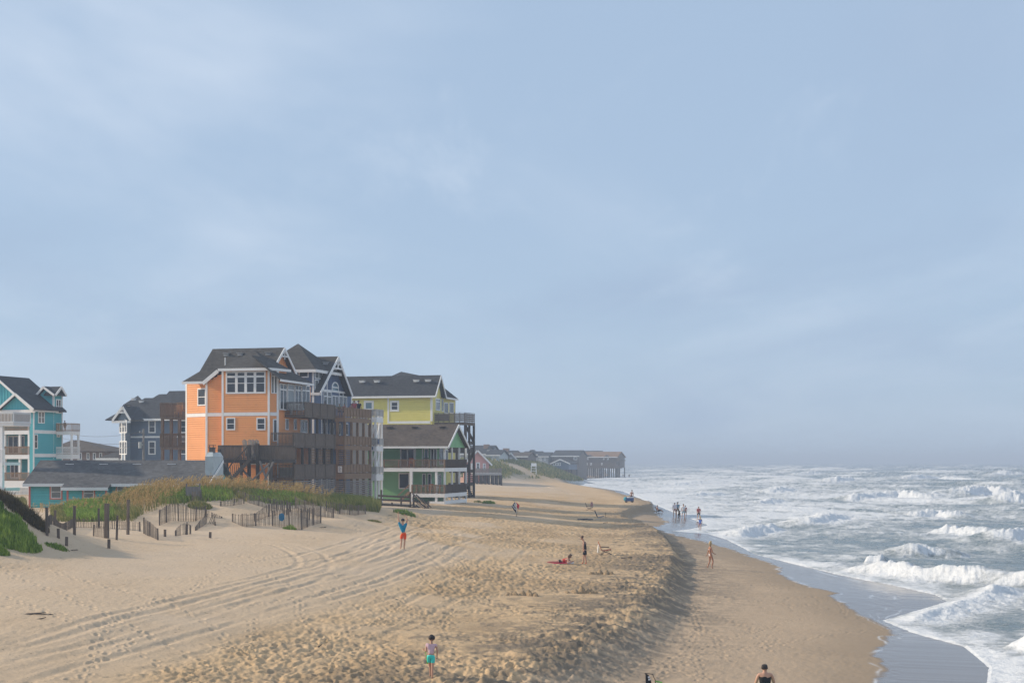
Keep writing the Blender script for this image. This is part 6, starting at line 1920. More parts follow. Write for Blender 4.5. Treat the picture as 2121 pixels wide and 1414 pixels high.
def fences():
    sand_fence('big grey sand fence bulging forward with a blue lid on it, nearest the beach', [(481, 1081, .55), (508, 1091, .85), (530, 1089, .8), (560, 1088, .95), (590, 1093, 1.25), (622, 1098, 1.4), (640, 1090, 1.15), (664, 1083, 1.1)], 9, seed=2)
    sand_fence('short fence run behind the bulging one, rising up the sand mound', [(528, 1080, .55), (550, 1072, .8), (580, 1066, 1.0), (612, 1068, .9), (640, 1076, .8)], 4, seed=3)
    sand_fence('long fence climbing left from the mound up into the green grass', [(492, 1030, .55), (516, 1042, .7), (545, 1050, .75), (580, 1055, .75), (600, 1060, .7)], 5, seed=4)
    sand_fence('fence run on the right slope below the dark grass', [(612, 1052, .8), (640, 1062, .85), (662, 1070, .8), (690, 1073, .7)], 5, seed=5)
    sand_fence('low pale fence at the right end beside the walkway', [(676, 1058, .75), (700, 1064, .8), (730, 1066, .75), (757, 1064, .7)], 5, seed=6)
    sand_fence('left middle fence in front of the green bushes', [(330, 1086, .95), (352, 1078, 1.1), (385, 1079, 1.1), (404, 1079, .95), (424, 1072, .8)], 5, seed=7)
    sand_fence('buried fence stub descending right from the left middle fence', [(426, 1071, .5), (440, 1073, .4), (460, 1073, .12)], 2, seed=8)
    sand_fence('sagging fence strip fallen over a sand hump', [(404, 1097, .2), (415, 1091, .5), (428, 1083, .65), (440, 1083, .55), (446, 1087, .2)], 2, lean=.5, seed=9)
    sand_fence('dark low fence at the far left along the foot of the tall grass', [(100, 1090, .5), (150, 1091, .5), (200, 1092, .5), (250, 1094, .45), (290, 1098, .5)], 5, seed=10)
    sand_fence('short broken fence piece beside the thick post on the left', [(193, 1110, .6), (206, 1112, .6), (218, 1114, .65)], 2, seed=11)
    sand_fence('tilted fence piece with dark slats right of the tall posts', [(298, 1104, .9), (312, 1112, .8), (327, 1119, .65)], 3, seed=12)
    sand_fence('fence going back between the bushes beside the board sign', [(398, 1040, .8), (408, 1042, .9), (416, 1040, .9)], 2, seed=13)
    sand_fence('small picket remnant in the blowout under the crest', [(456, 1048, .35), (480, 1048, .5), (505, 1044, .55)], 3, seed=14)
    sand_fence('broken stakes of a fence lying low before the sand hump', [(363, 1110, .35), (372, 1109, .6), (388, 1106, .75), (394, 1105, .5)], 2, seed=15, gaps=.3)
    posts = [(98, 1050, 1109, 'tall dark post standing first on the left of the dune path'), (122, 1094, 1115, 'short double post in front of the first tall post'), (137.5, 1111, 1131, 'stubby post nearest the big shrub'),
             (154.5, 1047, 1107, 'slim tall post in the open sand of the path'), (115, 1056, 1089, 'brownish post in the grass behind the first tall post'), (204, 1052, 1092, 'brown post half hidden in the grass left of the thick one'),
             (221, 1042, 1115, 'thickest tall post beside the broken fence piece'), (241, 1067, 1119, 'leaning dark post right of the thickest one'), (265, 1034, 1106, 'tallest slim post at the edge of the tall grass'),
             (225.5, 1116, 1136, 'lone short post out on the flat sand'), (342, 1096, 1112, 'small post left of the broken stakes'), (435, 1101, 1114, 'small upright stub on the sand in front of the fallen fence'), (386, 1085, 1106, 'grey post among the broken stakes')]
    rnd = random.Random(4)
    for px, y0, y1, lab in posts:
        x, y = px_ground(px, y1); z = gz(x, y); hh = (y1 - y0) / F * y
        w = .20 if px == 221 else rnd.uniform(.10, .13)
        o = MB().bar((0, 0, -.5), (rnd.uniform(-.03, .03) - (.06 if px == 241 else 0) * -1, 0, hh), w).build('wooden_post', M['post_wood'])
        o.location = (x, y, z); o.rotation_euler.z = rnd.uniform(-.4, .4); tag(o, lab, 'post', 'old wooden posts on the dune path')
    # little things caught on the fences
    x, y = px_ground(585, 1093); y -= .30
    m = MB(); m.slab([(.19 * math.cos(R(24 * k)), 0, .75 + .26 * math.sin(R(24 * k))) for k in range(15)], (0, .04, 0)); m.tube([(.11 * math.cos(R(24 * k)), -.02, .75 + .15 * math.sin(R(24 * k))) for k in range(16)], .02, 5)
    o = m.build('bucket_lid', M['lid']); o.location = (x, y, gz(x, y)); tag(o, 'round blue plastic lid hung on the big sand fence', 'lid')
    x, y = px_ground(399, 1036)
    m = MB().box(-.5, .5, 0, .06, .3, 1.0); m.box(-.5, -.4, .06, .14, -.3, 1.25); m.box(.45, .55, .06, .14, -.3, 1.25)
    o = m.build('board_sign', M['grey_wood']); o.location = (x, y, gz(x, y)); tag(o, 'plain grey board panel seen from behind between the green bushes', 'board')
M['lid'] = paint('blue_plastic', (0.02, 0.16, 0.30), 0.4, 0.1, 3)

def walkway():
    """old beach steps and rails in front of the green house"""
    root = thing('walkway', 'weathered wooden beach walkway with steps down to the sand by the green house', 'walkway')
    v = lambda px, py, D: at(px, py, D)
    D = 146
    x0, x1 = (783 - CX) / F * D, (849 - CX) / F * D
    g = gz(x1, D)
    m = MB()
    for y in (1028, 1036, 1046, 1056):
        a, b = v(783, y - 2, D), v(849, y + 1, D); m.bar(a, b, .06, .2)
    m.build('rail', M['old_wood'], root)
    z = v(800, 1050, D).z
    MB().box(x0, x1, D + .1, D + 1.8, z - .12, z).build('deck', M['old_wood'], root)
    for px, y0 in ((790, 1014), (812, 1040), (831, 1030), (850, 1018), (857, 1024)):
        a = v(px, y0, D + (.0 if px < 855 else 1.5)); MB().bar((a.x, a.y, g - 1), a, .16).build('post', M['old_wood'], root)
    m = MB()
    for k, dy in enumerate((0, 11, 22)):
        m.bar(v(855, 1022 + dy, D), v(885, 1049 + dy * .9, D - 2.5), .07, .12)
        m.bar(v(862, 1024 + dy, D + 1.5), v(893, 1050 + dy * .8, D - 1), .07, .12)
    m.build('stair_rail', M['old_wood'], root)
    for px, y0 in ((880.5, 1038), (887, 1036)):
        a = v(px, y0, D - 2); MB().bar((a.x, a.y, g - 1), a, .16).build('post', M['old_wood'], root)
    m = MB()
    for k in range(7):
        a = v(853 + k * 5, 1046 + k * 4, D - .3 * k); m.box(a.x - .2, a.x + .2, a.y - .2, a.y + 1.3, a.z - .03, a.z + .03)
    m.build('step', M['old_wood'], root)

dune_grass()
far_grass()
small_plants()
fences()
walkway()
# ------------------------------------------------------------------ people
M['skin'] = paint('skin', (0.50, 0.28, 0.19), 0.55, 0.06, 6)
M['tan_skin'] = paint('tanned_skin', (0.36, 0.17, 0.10), 0.55, 0.06, 6)
M['dark_hair'] = paint('dark_hair', (0.022, 0.016, 0.013), 0.6, 0.2, 20)
M['brown_hair'] = paint('brown_hair', (0.09, 0.05, 0.03), 0.6, 0.2, 20)
M['blond_hair'] = paint('blond_hair', (0.46, 0.33, 0.16), 0.6, 0.2, 20)
CLOTH = {}
def cloth(rgb):
    if rgb not in CLOTH:
        CLOTH[rgb] = paint('cloth', rgb, 0.85, 0.12, 9, bump=.01, bscale=14)
    return CLOTH[rgb]
M['eye'] = paint('eye', (0.02, 0.015, 0.012), 0.3, 0, 1)
M['lip'] = paint('lip', (0.34, 0.12, 0.10), 0.5, 0, 1)

PENDING = []
def skinned(name, chains, mat, parent, sub=1):
    """chains: lists of (key, point, (rx, ry)); shared keys join the chains; the first vertex of each island is its root"""
    V, Rr, E, key = [], [], [], {}
    roots = []
    for ch in chains:
        prev = None
        for i, (k, p, r) in enumerate(ch):
            if k in key: j = key[k]
            else:
                j = len(V); key[k] = j; V.append(tuple(p)); Rr.append(r if isinstance(r, tuple) else (r, r))
                if i == 0: roots.append(j)
            if prev is not None and prev != j: E.append((prev, j))
            prev = j
    me = bpy.data.meshes.new(name); me.from_pydata(V, E, [])
    o = bpy.data.objects.new(name, me); COL.objects.link(o)
    o.parent = parent
    md = o.modifiers.new('skin', 'SKIN'); md.use_smooth_shade = True
    for i, s in enumerate(me.skin_vertices[0].data):
        s.radius = Rr[i]; s.use_root = i in roots; s.use_loose = False
    sb = o.modifiers.new('subdiv', 'SUBSURF'); sb.levels = sb.render_levels = sub
    PENDING.append((o, mat))
    return o

def bake_people():
    dg = bpy.context.evaluated_depsgraph_get()
    for o, mat in PENDING:
        me = bpy.data.meshes.new_from_object(o.evaluated_get(dg))
        o.modifiers.clear(); o.data = me; me.name = o.name
        me.materials.clear(); me.materials.append(mat)
        me.shade_smooth()

def blob(name, c, r, mat, parent, cut=None, seed=0, rot=None, amp=.06):
    """an uneven rounded lump, used for hair and caps; cut drops faces whose unit normal passes a test"""
    bm = bmesh.new(); bmesh.ops.create_icosphere(bm, subdivisions=3, radius=1)
    rnd = random.Random(seed)
    ph = [rnd.uniform(0, 6) for _ in range(6)]
    if cut:
        bmesh.ops.delete(bm, geom=[f for f in bm.faces if cut(f.calc_center_median())], context='FACES')
    for v in bm.verts:
        k = 1 + amp * (math.sin(5 * v.co.x + ph[0]) + math.sin(6 * v.co.y + ph[1]) + math.sin(7 * v.co.z + ph[2])) / 2
        v.co = Vector((v.co.x * r[0] * k, v.co.y * r[1] * k, v.co.z * r[2] * k))
    if rot is not None: bmesh.ops.rotate(bm, verts=bm.verts, cent=(0, 0, 0), matrix=rot)
    bmesh.ops.translate(bm, verts=bm.verts, vec=c)
    me = bpy.data.meshes.new(name); bm.to_mesh(me); bm.free(); me.shade_smooth()
    me.materials.append(mat)
    o = bpy.data.objects.new(name, me); COL.objects.link(o); o.parent = parent
    return o

def human(label, foot, s, J, H, look=(0, 1, 0), skin='skin', hair='dark_hair', hair_len=0.0, shirt=None, shorts=None, sleeves=.5, leg=.6, bikini=None, tank=False, group=None, z=None, girth=1.0, shoes=None, fingers=True, cap=None, D=None, bun=False):
    """foot: photo pixel under the body, s: metres per pixel there; J: joints as (px, py, depth) offsets in the photo around the body,
    measured at the person's own distance; H: standing height"""
    if D is None:
        x, y = px_ground(*foot); zf = gz(x, y)
    else:
        y = D; x = (foot[0] - CX) / F * D; zf = z
    if s is None: s = y / F
    root = thing('person', label, 'person', (x, y, zf), 0, group)
    def P(j):
        a = J[j]
        return Vector(((a[0] - foot[0]) * s, (a[2] if len(a) > 2 else 0.0), (foot[1] - a[1]) * s))
    k = H / 1.72 * girth
    hd, nk, ch, pv = P('head'), P('neck'), P('chest'), P('pelvis')
    up = (hd - nk).normalized()
    lk = Vector(look).normalized(); lk = (lk - up * lk.dot(up)).normalized()
    side = lk.cross(up).normalized()
    hr = .105 * H / 1.72 if H > 1.4 else .098
    wst = pv.lerp(ch, .45)
    chains = [[('pv', pv, (.135 * k, .105 * k)), ('ws', wst, (.118 * k, .092 * k)), ('ch', ch, (.138 * k, .10 * k)), ('nb', nk, .062 * k), ('nu', nk.lerp(hd, .42), .053 * k),
               ('jaw', hd - up * hr * .55 + lk * .02, (hr * .66, hr * .72)), ('hd', hd + up * hr * .08, (hr * .80, hr * .92)), ('top', hd + up * hr * .72, (hr * .58, hr * .66))]]
    for sd in ('l', 'r'):
        sh, el, wr, ha = P(sd + 'sh'), P(sd + 'el'), P(sd + 'wr'), P(sd + 'ha')
        chains.append([('ch', ch, 0), (sd + 'sh', sh, .058 * k), (sd + 'el', el, .040 * k), (sd + 'wr', wr, .028 * k), (sd + 'pm', wr.lerp(ha, .45), (.040 * k, .020 * k))])
        hp, kn, an, to = P(sd + 'hp'), P(sd + 'kn'), P(sd + 'an'), P(sd + 'to')
        chains.append([('pv', pv, 0), (sd + 'hp', hp, .088 * k), (sd + 'th', hp.lerp(kn, .45), .080 * k), (sd + 'kn', kn, .052 * k), (sd + 'cf', kn.lerp(an, .35), .055 * k), (sd + 'an', an, .034 * k), (sd + 'bf', an.lerp(to, .6) - Vector((0, 0, .015)), (.042 * k, .026 * k)), (sd + 'to', to, (.036 * k, .017 * k))])
        if fingers:
            d = (ha - wr); L = max(d.length, .06) ; d = d.normalized() if d.length > 1e-4 else Vector((0, 0, -1))
            a_ = d.cross(lk); a_ = a_.normalized() if a_.length > .1 else d.cross(Vector((1, 0, 0))).normalized()
            c_ = d.cross(a_).normalized()
            b0 = wr.lerp(ha, .45)
            for i, fl in enumerate((.072, .082, .076, .060)):
                o_ = a_ * (.027 - .018 * i) * k; q = b0 + o_ + d * .01
                chains.append([(sd + 'f%d' % i, q, .0085), (sd + 'g%d' % i, q + d * fl * .55 * k + c_ * .006, .008), (sd + 'h%d' % i, q + d * fl * .95 * k + c_ * .022, .0065)])
            q = wr.lerp(b0, .5) + a_ * .03 * k
            chains.append([(sd + 'u0', q, .010), (sd + 'u1', q + a_ * .025 * k + d * .03, .009), (sd + 'u2', q + a_ * .03 * k + d * .06 + c_ * .012, .0075)])
    body = skinned('body', chains, M[skin], root, 2)
    # features of the face: nose and ears belong to the head, eyes and mouth are set into it
    f = MB(); e = MB(); q = hd + lk * hr * .86
    e.tube([hd + lk * hr * .80 + side * hr * .34 + up * hr * .10, hd + lk * hr * .93 + side * hr * .34 + up * hr * .10], hr * .13, 6)
    e.tube([hd + lk * hr * .80 - side * hr * .34 + up * hr * .10, hd + lk * hr * .93 - side * hr * .34 + up * hr * .10], hr * .13, 6)
    e.build('eyes', M['eye'], root)
    f.tube([q + up * hr * .15, q + lk * hr * .22 - up * hr * .18, q - up * hr * .24], hr * .10, 6); f.build('nose', M[skin], root)
    m = MB(); m.bar(hd + lk * hr * .80 - up * hr * .50 + side * hr * .24, hd + lk * hr * .80 - up * hr * .50 - side * hr * .24, hr * .12, hr * .12); m.build('mouth', M['lip'], root)
    m = MB()
    for g in (-1, 1): m.tube([hd + side * g * hr * .80 + up * hr * .12 - lk * hr * .1, hd + side * g * hr * .92 - up * hr * .02 - lk * hr * .12, hd + side * g * hr * .80 - up * hr * .2 - lk * hr * .1], hr * .12, 6)
    m.build('ears', M[skin], root)
    rot = Matrix((side, lk, up)).transposed()
    if hair_len < .05:
        blob('hair', hd + up * hr * .22 - lk * hr * .10, (hr * .95, hr * 1.02, hr * .98), M[hair], root, cut=lambda c: c.z < -.42 or (c.y > .52 and c.z < .45), seed=int(H * 100), rot=rot)
    else:
        blob('hair', hd + up * hr * .05 - lk * hr * .10, (hr * 1.06, hr * 1.08, hr * 1.15 + hair_len * .3), M[hair], root, cut=lambda c: (c.y > .50 and c.z < .55), seed=int(H * 100), rot=rot, amp=.1)
    if bun:
        blob('hair_bun', hd + up * hr * .75 - lk * hr * .9, (hr * .5, hr * .5, hr * .5), M[hair], root, seed=3)
    if cap:
        blob('cap', hd + up * hr * .38 - lk * hr * .05, (hr * 1.03, hr * 1.1, hr * .85), cloth(cap), root, cut=lambda c: c.z < -.15, seed=2, rot=rot, amp=.02)
        m = MB(); b = hd + up * hr * .30 + lk * hr * .9; m.slab([b - side * hr * .7, b + side * hr * .7, b + side * hr * .45 + lk * hr * .75 - up * hr * .15, b - side * hr * .45 + lk * hr * .75 - up * hr * .15], up * .012); m.build('cap_peak', cloth(cap), root)
    if shirt:
        lo = pv.lerp(ch, .05)
        C = [[('a', lo, (.162 * k, .132 * k)), ('b', wst, (.154 * k, .126 * k)), ('c', ch, (.170 * k, .132 * k)), ('d', ch.lerp(nk, .72), (.10 * k, .085 * k))]]
        if not tank:
            for sd in ('l', 'r'):
                sh, el = P(sd + 'sh'), P(sd + 'el')
                C.append([('c', ch, 0), (sd + '1', sh, .078 * k), (sd + '2', sh.lerp(el, sleeves), .066 * k)])
        else:
            for sd in ('l', 'r'):
                sh = P(sd + 'sh'); C.append([('c', ch, 0), (sd + '1', ch.lerp(sh, .80) + up * .02, .082 * k)])
        skinned('shirt', C, cloth(shirt), root, 2)
    if shorts:
        C = [[('w', pv.lerp(ch, .22), (.142 * k, .115 * k)), ('p', pv, (.150 * k, .125 * k))]]
        for sd in ('l', 'r'):
            hp, kn = P(sd + 'hp'), P(sd + 'kn')
            C.append([('p', pv, 0), (sd + '1', hp, .108 * k), (sd + '2', hp.lerp(kn, leg), .092 * k)])
        skinned('shorts', C, cloth(shorts), root, 2)
    if bikini:
        C = [[('p', pv.lerp(ch, .06), (.165 * k, .135 * k)), ('q', pv - (ch - pv) * .08, (.160 * k, .135 * k))]]
        for sd in ('l', 'r'): C.append([('q', pv, 0), (sd + '1', P(sd + 'hp') + (pv - P(sd + 'hp')) * .25, .118 * k)])
        skinned('swim_bottom', C, cloth(bikini), root, 2)
        skinned('swim_top', [[('a', ch - (ch - pv) * .26, (.165 * k, .128 * k)), ('b', ch - (ch - pv) * .02, (.170 * k, .132 * k))]], cloth(bikini), root, 2)
    if shoes:
        for sd in ('l', 'r'):
            an, to = P(sd + 'an'), P(sd + 'to')
            skinned('shoe', [[('a', an - Vector((0, 0, .01)), .052 * k), ('b', an.lerp(to, .6) - Vector((0, 0, .02)), (.054 * k, .038 * k)), ('c', to, (.046 * k, .028 * k))]], cloth(shoes), root, 1)
    return root

def stand(fx, fy, h, depth=.0, lean=0.0, lift=0.0, step=0.0, arms=None, width=1.0):
    """joints of an upright figure h photo pixels tall over the foot pixel; step parts the legs sideways, arms overrides joints"""
    w = width
    Y = lambda f: fy - h * f
    J = dict(head=(fx + lean * h, Y(.93)), neck=(fx + lean * h * .8, Y(.835)), chest=(fx + lean * h * .6, Y(.72)), pelvis=(fx, Y(.525)))
    for sd, g in (('l', -1), ('r', 1)):
        J[sd + 'sh'] = (fx + lean * h * .65 + g * .105 * h * w, Y(.805), 0)
        J[sd + 'el'] = (fx + lean * h * .5 + g * .135 * h * w, Y(.63), -.02)
        J[sd + 'wr'] = (fx + lean * h * .3 + g * .140 * h * w, Y(.50), .05)
        J[sd + 'ha'] = (fx + lean * h * .3 + g * .140 * h * w, Y(.42), .07)
        J[sd + 'hp'] = (fx + g * .052 * h, Y(.50), 0)
        J[sd + 'kn'] = (fx + g * (.058 + step) * h, Y(.28), .03 * g)
        J[sd + 'an'] = (fx + g * (.060 + step * 1.2) * h, Y(.04), .05 * g)
        J[sd + 'to'] = (fx + g * (.068 + step * 1.2) * h, Y(.012), .05 * g + .13)
    if arms: J.update(arms)
    return J

def people():
    # 1 the man with both arms raised, seen from behind
    J = stand(835, 1137, 63.5, step=.0, arms=dict(head=(834.5, 1077.5), neck=(834.5, 1083), chest=(834, 1090), pelvis=(835.5, 1104),
        lsh=(827.5, 1085, 0), lel=(825.2, 1073.5, .02), lwr=(824.8, 1064.5, .06), lha=(825.6, 1059.5, .08), rsh=(841, 1086, 0), rel=(843.6, 1076, .05), rwr=(839.5, 1067.5, .12), rha=(837, 1064.5, .15),
        lhp=(832, 1106), rhp=(839, 1106), lkn=(831.5, 1120), lan=(830.3, 1134), lto=(829, 1136, .14), rkn=(838.2, 1121), ran=(837, 1135), rto=(837.8, 1137, .14)))
    human('person in a turquoise T-shirt and orange shorts with both arms raised, seen from behind', (835, 1137), None, J, 1.72, hair='dark_hair', cap=(.012, .016, .03), shirt=(0.0, .20, .34), shorts=(.72, .075, .012), leg=.75, sleeves=.45)
    # 2 the child walking away
    J = stand(893, 1402, 88, arms=dict(pelvis=(892.5, 1356), chest=(893, 1340), neck=(893.5, 1330), head=(894, 1321.5), lsh=(884, 1334, 0), lel=(882.5, 1348.5, -.03), lwr=(880.5, 1346, .13), lha=(877, 1345, .18),
        rsh=(903, 1334, 0), rel=(906, 1347, 0), rwr=(905, 1358, .05), rha=(904, 1363, .06), lhp=(888, 1360), rhp=(897, 1360), lkn=(890.5, 1380, .08), lan=(891, 1397, .10), lto=(889, 1400, .19), rkn=(896, 1382, -.02), ran=(895, 1400, -.06), rto=(896.5, 1402.5, .04)))
    human('child in a striped pink shirt and turquoise shorts walking away on the sand', (893, 1402), None, J, 1.2, hair='dark_hair', shirt=(.62, .42, .46), shorts=(.06, .62, .55), leg=.62, sleeves=.42, girth=.95)
    # 3 the woman standing, looking down to the left
    J = dict(head=(1205.5, 1113.5), neck=(1209, 1120), chest=(1211, 1127.5), pelvis=(1211.5, 1140), lsh=(1208.5, 1123, -.12), lel=(1208, 1131, -.17), lwr=(1209, 1139, -.17), lha=(1209, 1143, -.17), rsh=(1212.5, 1122.5, .14), rel=(1210, 1132, .18), rwr=(1207, 1138, .1), rha=(1206.5, 1141, .06),
             lhp=(1210.5, 1142, -.08), lkn=(1208.5, 1154, -.08), lan=(1207.8, 1164, -.09), lto=(1204.5, 1165.6, -.1), rhp=(1212.5, 1142, .08), rkn=(1212.8, 1154, .06), ran=(1214.5, 1164.5, .04), rto=(1212, 1166.4, -.02))
    human('woman in black tank top and shorts looking down at the lying person', (1210, 1166), None, J, 1.66, look=(-.8, -.1, -.55), hair='brown_hair', bun=True, shirt=(.012, .012, .016), tank=True, shorts=(.014, .015, .022), leg=.62, shoes=(.45, .10, .05))
    # 4 the person lying on a pink body board
    J = dict(head=(1180.5, 1151.5, -.05), neck=(1177.5, 1155.5), chest=(1174.5, 1158.5), pelvis=(1163, 1162), lsh=(1176.5, 1157.5, -.16), lel=(1177, 1164, -.22), lwr=(1182.5, 1163.6, -.2), lha=(1186, 1162.5, -.17), rsh=(1178, 1156.8, .16), rel=(1182, 1163.5, .2), rwr=(1187.5, 1162, .12), rha=(1190.5, 1160.5, .08),
             lhp=(1160.5, 1162, -.09), lkn=(1149, 1162.3, -.14), lan=(1137, 1162.4, -.12), lto=(1132, 1163, -.12), rhp=(1160.5, 1161.6, .09), rkn=(1149, 1162, .14), ran=(1137.5, 1162.2, .12), rto=(1132.5, 1162.8, .12))
    human('person in a red top and dark shorts lying propped on elbows on a pink board', (1160, 1166), None, J, 1.7, look=(.9, -.3, -.2), hair='brown_hair', hair_len=.12, shirt=(.50, .03, .03), tank=True, shorts=(.02, .02, .026), leg=.5)
    x, y = px_ground(1160, 1166); s = y / F
    m = MB(); pts = []
    L0, L1 = -30 * s, 15 * s
    out = [(L0, .0), (L0 + .15, -.2), (L0 + .6, -.28), (L1 - .3, -.27), (L1, -.16), (L1, .16), (L1 - .3, .27), (L0 + .6, .28), (L0 + .15, .2)]
    m.slab([(a, b, .0) for a, b in out], (0, 0, .05)); o = m.build('body_board', cloth((.62, .03, .10))); o.location = (x, y, gz(x, y) + .01); tag(o, 'pink red body board under the lying person', 'board')
    bm_ = MB().box(-.18, .18, -.14, .14, 0, .07); bm_.box(-.12, .2, -.1, .1, .07, .12); o = bm_.build('folded_towel', cloth((.72, .74, .76))); p = px_ground(1181.5, 1166.5); o.location = (p[0], p[1], gz(*p)); tag(o, 'white folded towel by the elbows of the lying person', 'towel')
    # 5 the woman in the white bikini walking to the right
    J = dict(head=(1471.5, 1124.8), neck=(1471, 1130.5), chest=(1470.5, 1136), pelvis=(1471, 1147), lsh=(1470, 1132.5, .15), lel=(1467.5, 1142, .22), lwr=(1465.5, 1149, .2), lha=(1462.5, 1152.3, .2), rsh=(1472, 1133, -.15), rel=(1475, 1143, -.19), rwr=(1478.5, 1146, -.16), rha=(1481.5, 1147.4, -.15),
             lhp=(1470.4, 1149.5, .08), lkn=(1470.5, 1162, .07), lan=(1465.8, 1173.5, .07), lto=(1466.8, 1175.6, .07), rhp=(1472.5, 1149.5, -.08), rkn=(1476.5, 1161, -.08), ran=(1473.8, 1174, -.08), rto=(1477.2, 1176, -.08))
    human('blond woman in a white bikini walking toward the water on the lower beach', (1471.5, 1176), None, J, 1.62, look=(1, .25, -.1), skin='tan_skin', hair='blond_hair', hair_len=.16, bikini=(.80, .76, .74))
    # 6 the person in the foreground, back to us, sitting in a low chair
    x, y = px_ground(1585, 1452); s = y / F
    fy = 1452
    J = dict(head=(1583.5, 1382.5), neck=(1584, 1391), chest=(1584.5, 1403), pelvis=(1585, 1436), lsh=(1571.5, 1395, 0), lel=(1565, 1415, .02), lwr=(1567, 1432, .22), lha=(1568, 1433, .3), rsh=(1597.5, 1395, 0), rel=(1604, 1415, .02), rwr=(1603, 1432, .22), rha=(1602, 1433, .3),
             lhp=(1579, 1438, .05), lkn=(1574, 1432, .5), lan=(1574, 1448, .62), lto=(1573, 1450, .75), rhp=(1591, 1438, .05), rkn=(1596, 1432, .5), ran=(1596, 1448, .62), rto=(1597, 1450, .75))
    human('person in black tank top with short dark hair, seen from behind at the bottom edge', (1585, fy), None, J, 1.7, look=(.25, 1, 0), skin='skin', hair='dark_hair', shirt=(.008, .008, .009), tank=True, shorts=(.02, .02, .03), leg=.7, girth=1.12)
    ch = thing('beach_chair', 'lime green low beach chair under the person in black at the bottom edge', 'chair', (x, y, gz(x, y)))
    MB().box(-.34, .34, -.05, .45, .16, .22).build('seat', cloth((.30, .72, .03)), ch)
    m = MB(); m.slab([(-.36, -.10, .16), (.36, -.10, .16), (.36, -.22, .52), (-.36, -.22, .52)], (0, -.03, .01)); m.build('backrest', cloth((.30, .72, .03)), ch)
    for g in (-1, 1):
        m = MB(); m.tube([(g * .36, -.1, 0), (g * .36, .0, .38), (g * .36, .42, .40), (g * .36, .46, 0)], .015, 6); m.build('leg', M['metal'], ch)
    # 7 red-backed man behind the blue cart
    D = px_ground(1302, 1040)[1] + 1.5
    s_ = D / F
    J = stand(1308, 1042, 25.5, lean=.04)
    human('bare backed dark haired person standing behind the blue beach cart', (1308, 1042), s_, J, 1.8, skin='tan_skin', look=(.6, .8, 0), shorts=(.03, .03, .05), D=D, z=gz((1308 - CX) * s_, D), fingers=False)
    # 8 sitting person in a low chair below the scarp
    x, y = px_ground(1366, 1060); s_ = y / F
    J = dict(head=(1361.5, 1047.5), neck=(1360.8, 1049.6), chest=(1360.8, 1052), pelvis=(1363.5, 1057), lsh=(1360, 1050.6, -.18), lel=(1361.5, 1054, -.22), lwr=(1364.5, 1055, -.2), lha=(1365.7, 1055, -.2), rsh=(1361.6, 1050.6, .18), rel=(1363, 1054, .22), rwr=(1366, 1055, .2), rha=(1367, 1055, .2),
             lhp=(1364, 1057.6, -.1), lkn=(1369, 1055.5, -.1), lan=(1372.5, 1060, -.1), lto=(1374, 1060.4, -.1), rhp=(1364, 1057.6, .1), rkn=(1369.3, 1055.3, .1), ran=(1373, 1060, .1), rto=(1374.5, 1060.4, .1))
    human('tanned person sitting back in a dark low chair below the sand cliff', (1366, 1061), s_, J, 1.75, look=(1, -.2, 0), skin='tan_skin', hair='brown_hair', shorts=(.03, .03, .035), leg=.9, fingers=False, girth=1.15)
    c = thing('beach_chair', 'dark low chair holding the tanned person below the sand cliff', 'chair', (x - .1, y + .02, gz(x, y)))
    MB().box(-.2, .55, -.32, .32, .14, .19).build('seat', cloth((.03, .03, .035)), c)
    m = MB(); m.slab([(-.2, -.33, .14), (-.2, .33, .14), (-.55, .33, .85), (-.55, -.33, .85)], (-.04, 0, -.02)); m.build('backrest', cloth((.03, .03, .035)), c)
    for g in (-1, 1): MB().tube([(-.3, g * .34, 0), (-.2, g * .34, .45), (.45, g * .34, .45), (.5, g * .34, 0)], .016, 5).build('leg', M['metal'], c)
    # 9-14 people at the water's edge
    D = 176
    def edge(label, fx, fy, h, **kw):
        arms = kw.pop('arms', None); st_ = kw.pop('step', .02)
        x, y = px_ground(fx, fy)
        return human(label, (fx, fy), None, stand(fx, fy, h, step=st_, arms=arms, width=kw.pop('width', 1.0)), h * y / F, look=kw.pop('look', (0, -1, 0)), fingers=False, group=kw.pop('group', None), **kw)
    edge('woman in a white top and pink skirt walking beside the man in blue', 1397.5, 1070, 30.5, shirt=(.70, .66, .70), shorts=(.42, .20, .20), cap=(.75, .75, .75), leg=.4, sleeves=.95, hair='dark_hair')
    edge('man in a blue shirt and olive shorts holding the dog leash', 1403.5, 1068.5, 29.5, shirt=(.07, .22, .32), shorts=(.10, .09, .05), leg=.75, arms=dict(rwr=(1407.5, 1051.5, -.1), rha=(1408.5, 1053, -.12)))
    edge('man in a white T-shirt and pale blue shorts at the water edge', 1415.5, 1073, 30, shirt=(.70, .72, .74), shorts=(.28, .40, .46), leg=.75, step=.035)
    edge('person in a red shirt half hidden behind the man in the white T-shirt', 1419.5, 1070, 24, shirt=(.36, .07, .06), shorts=(.12, .04, .04), leg=.7)
    edge('man in a dark red shirt and grey shorts wading with head lowered', 1447, 1075, 26.5, shirt=(.34, .07, .06), shorts=(.03, .035, .045), leg=.75, step=.04, look=(-.4, -.8, -.4), girth=1.1, sleeves=.8,
         arms=dict(lel=(1443.2, 1059, -.1), lwr=(1444.5, 1063, -.15), lha=(1445.5, 1064, -.15), rel=(1451.5, 1058.5, -.1), rwr=(1450, 1063, -.15), rha=(1449, 1064, -.15)))
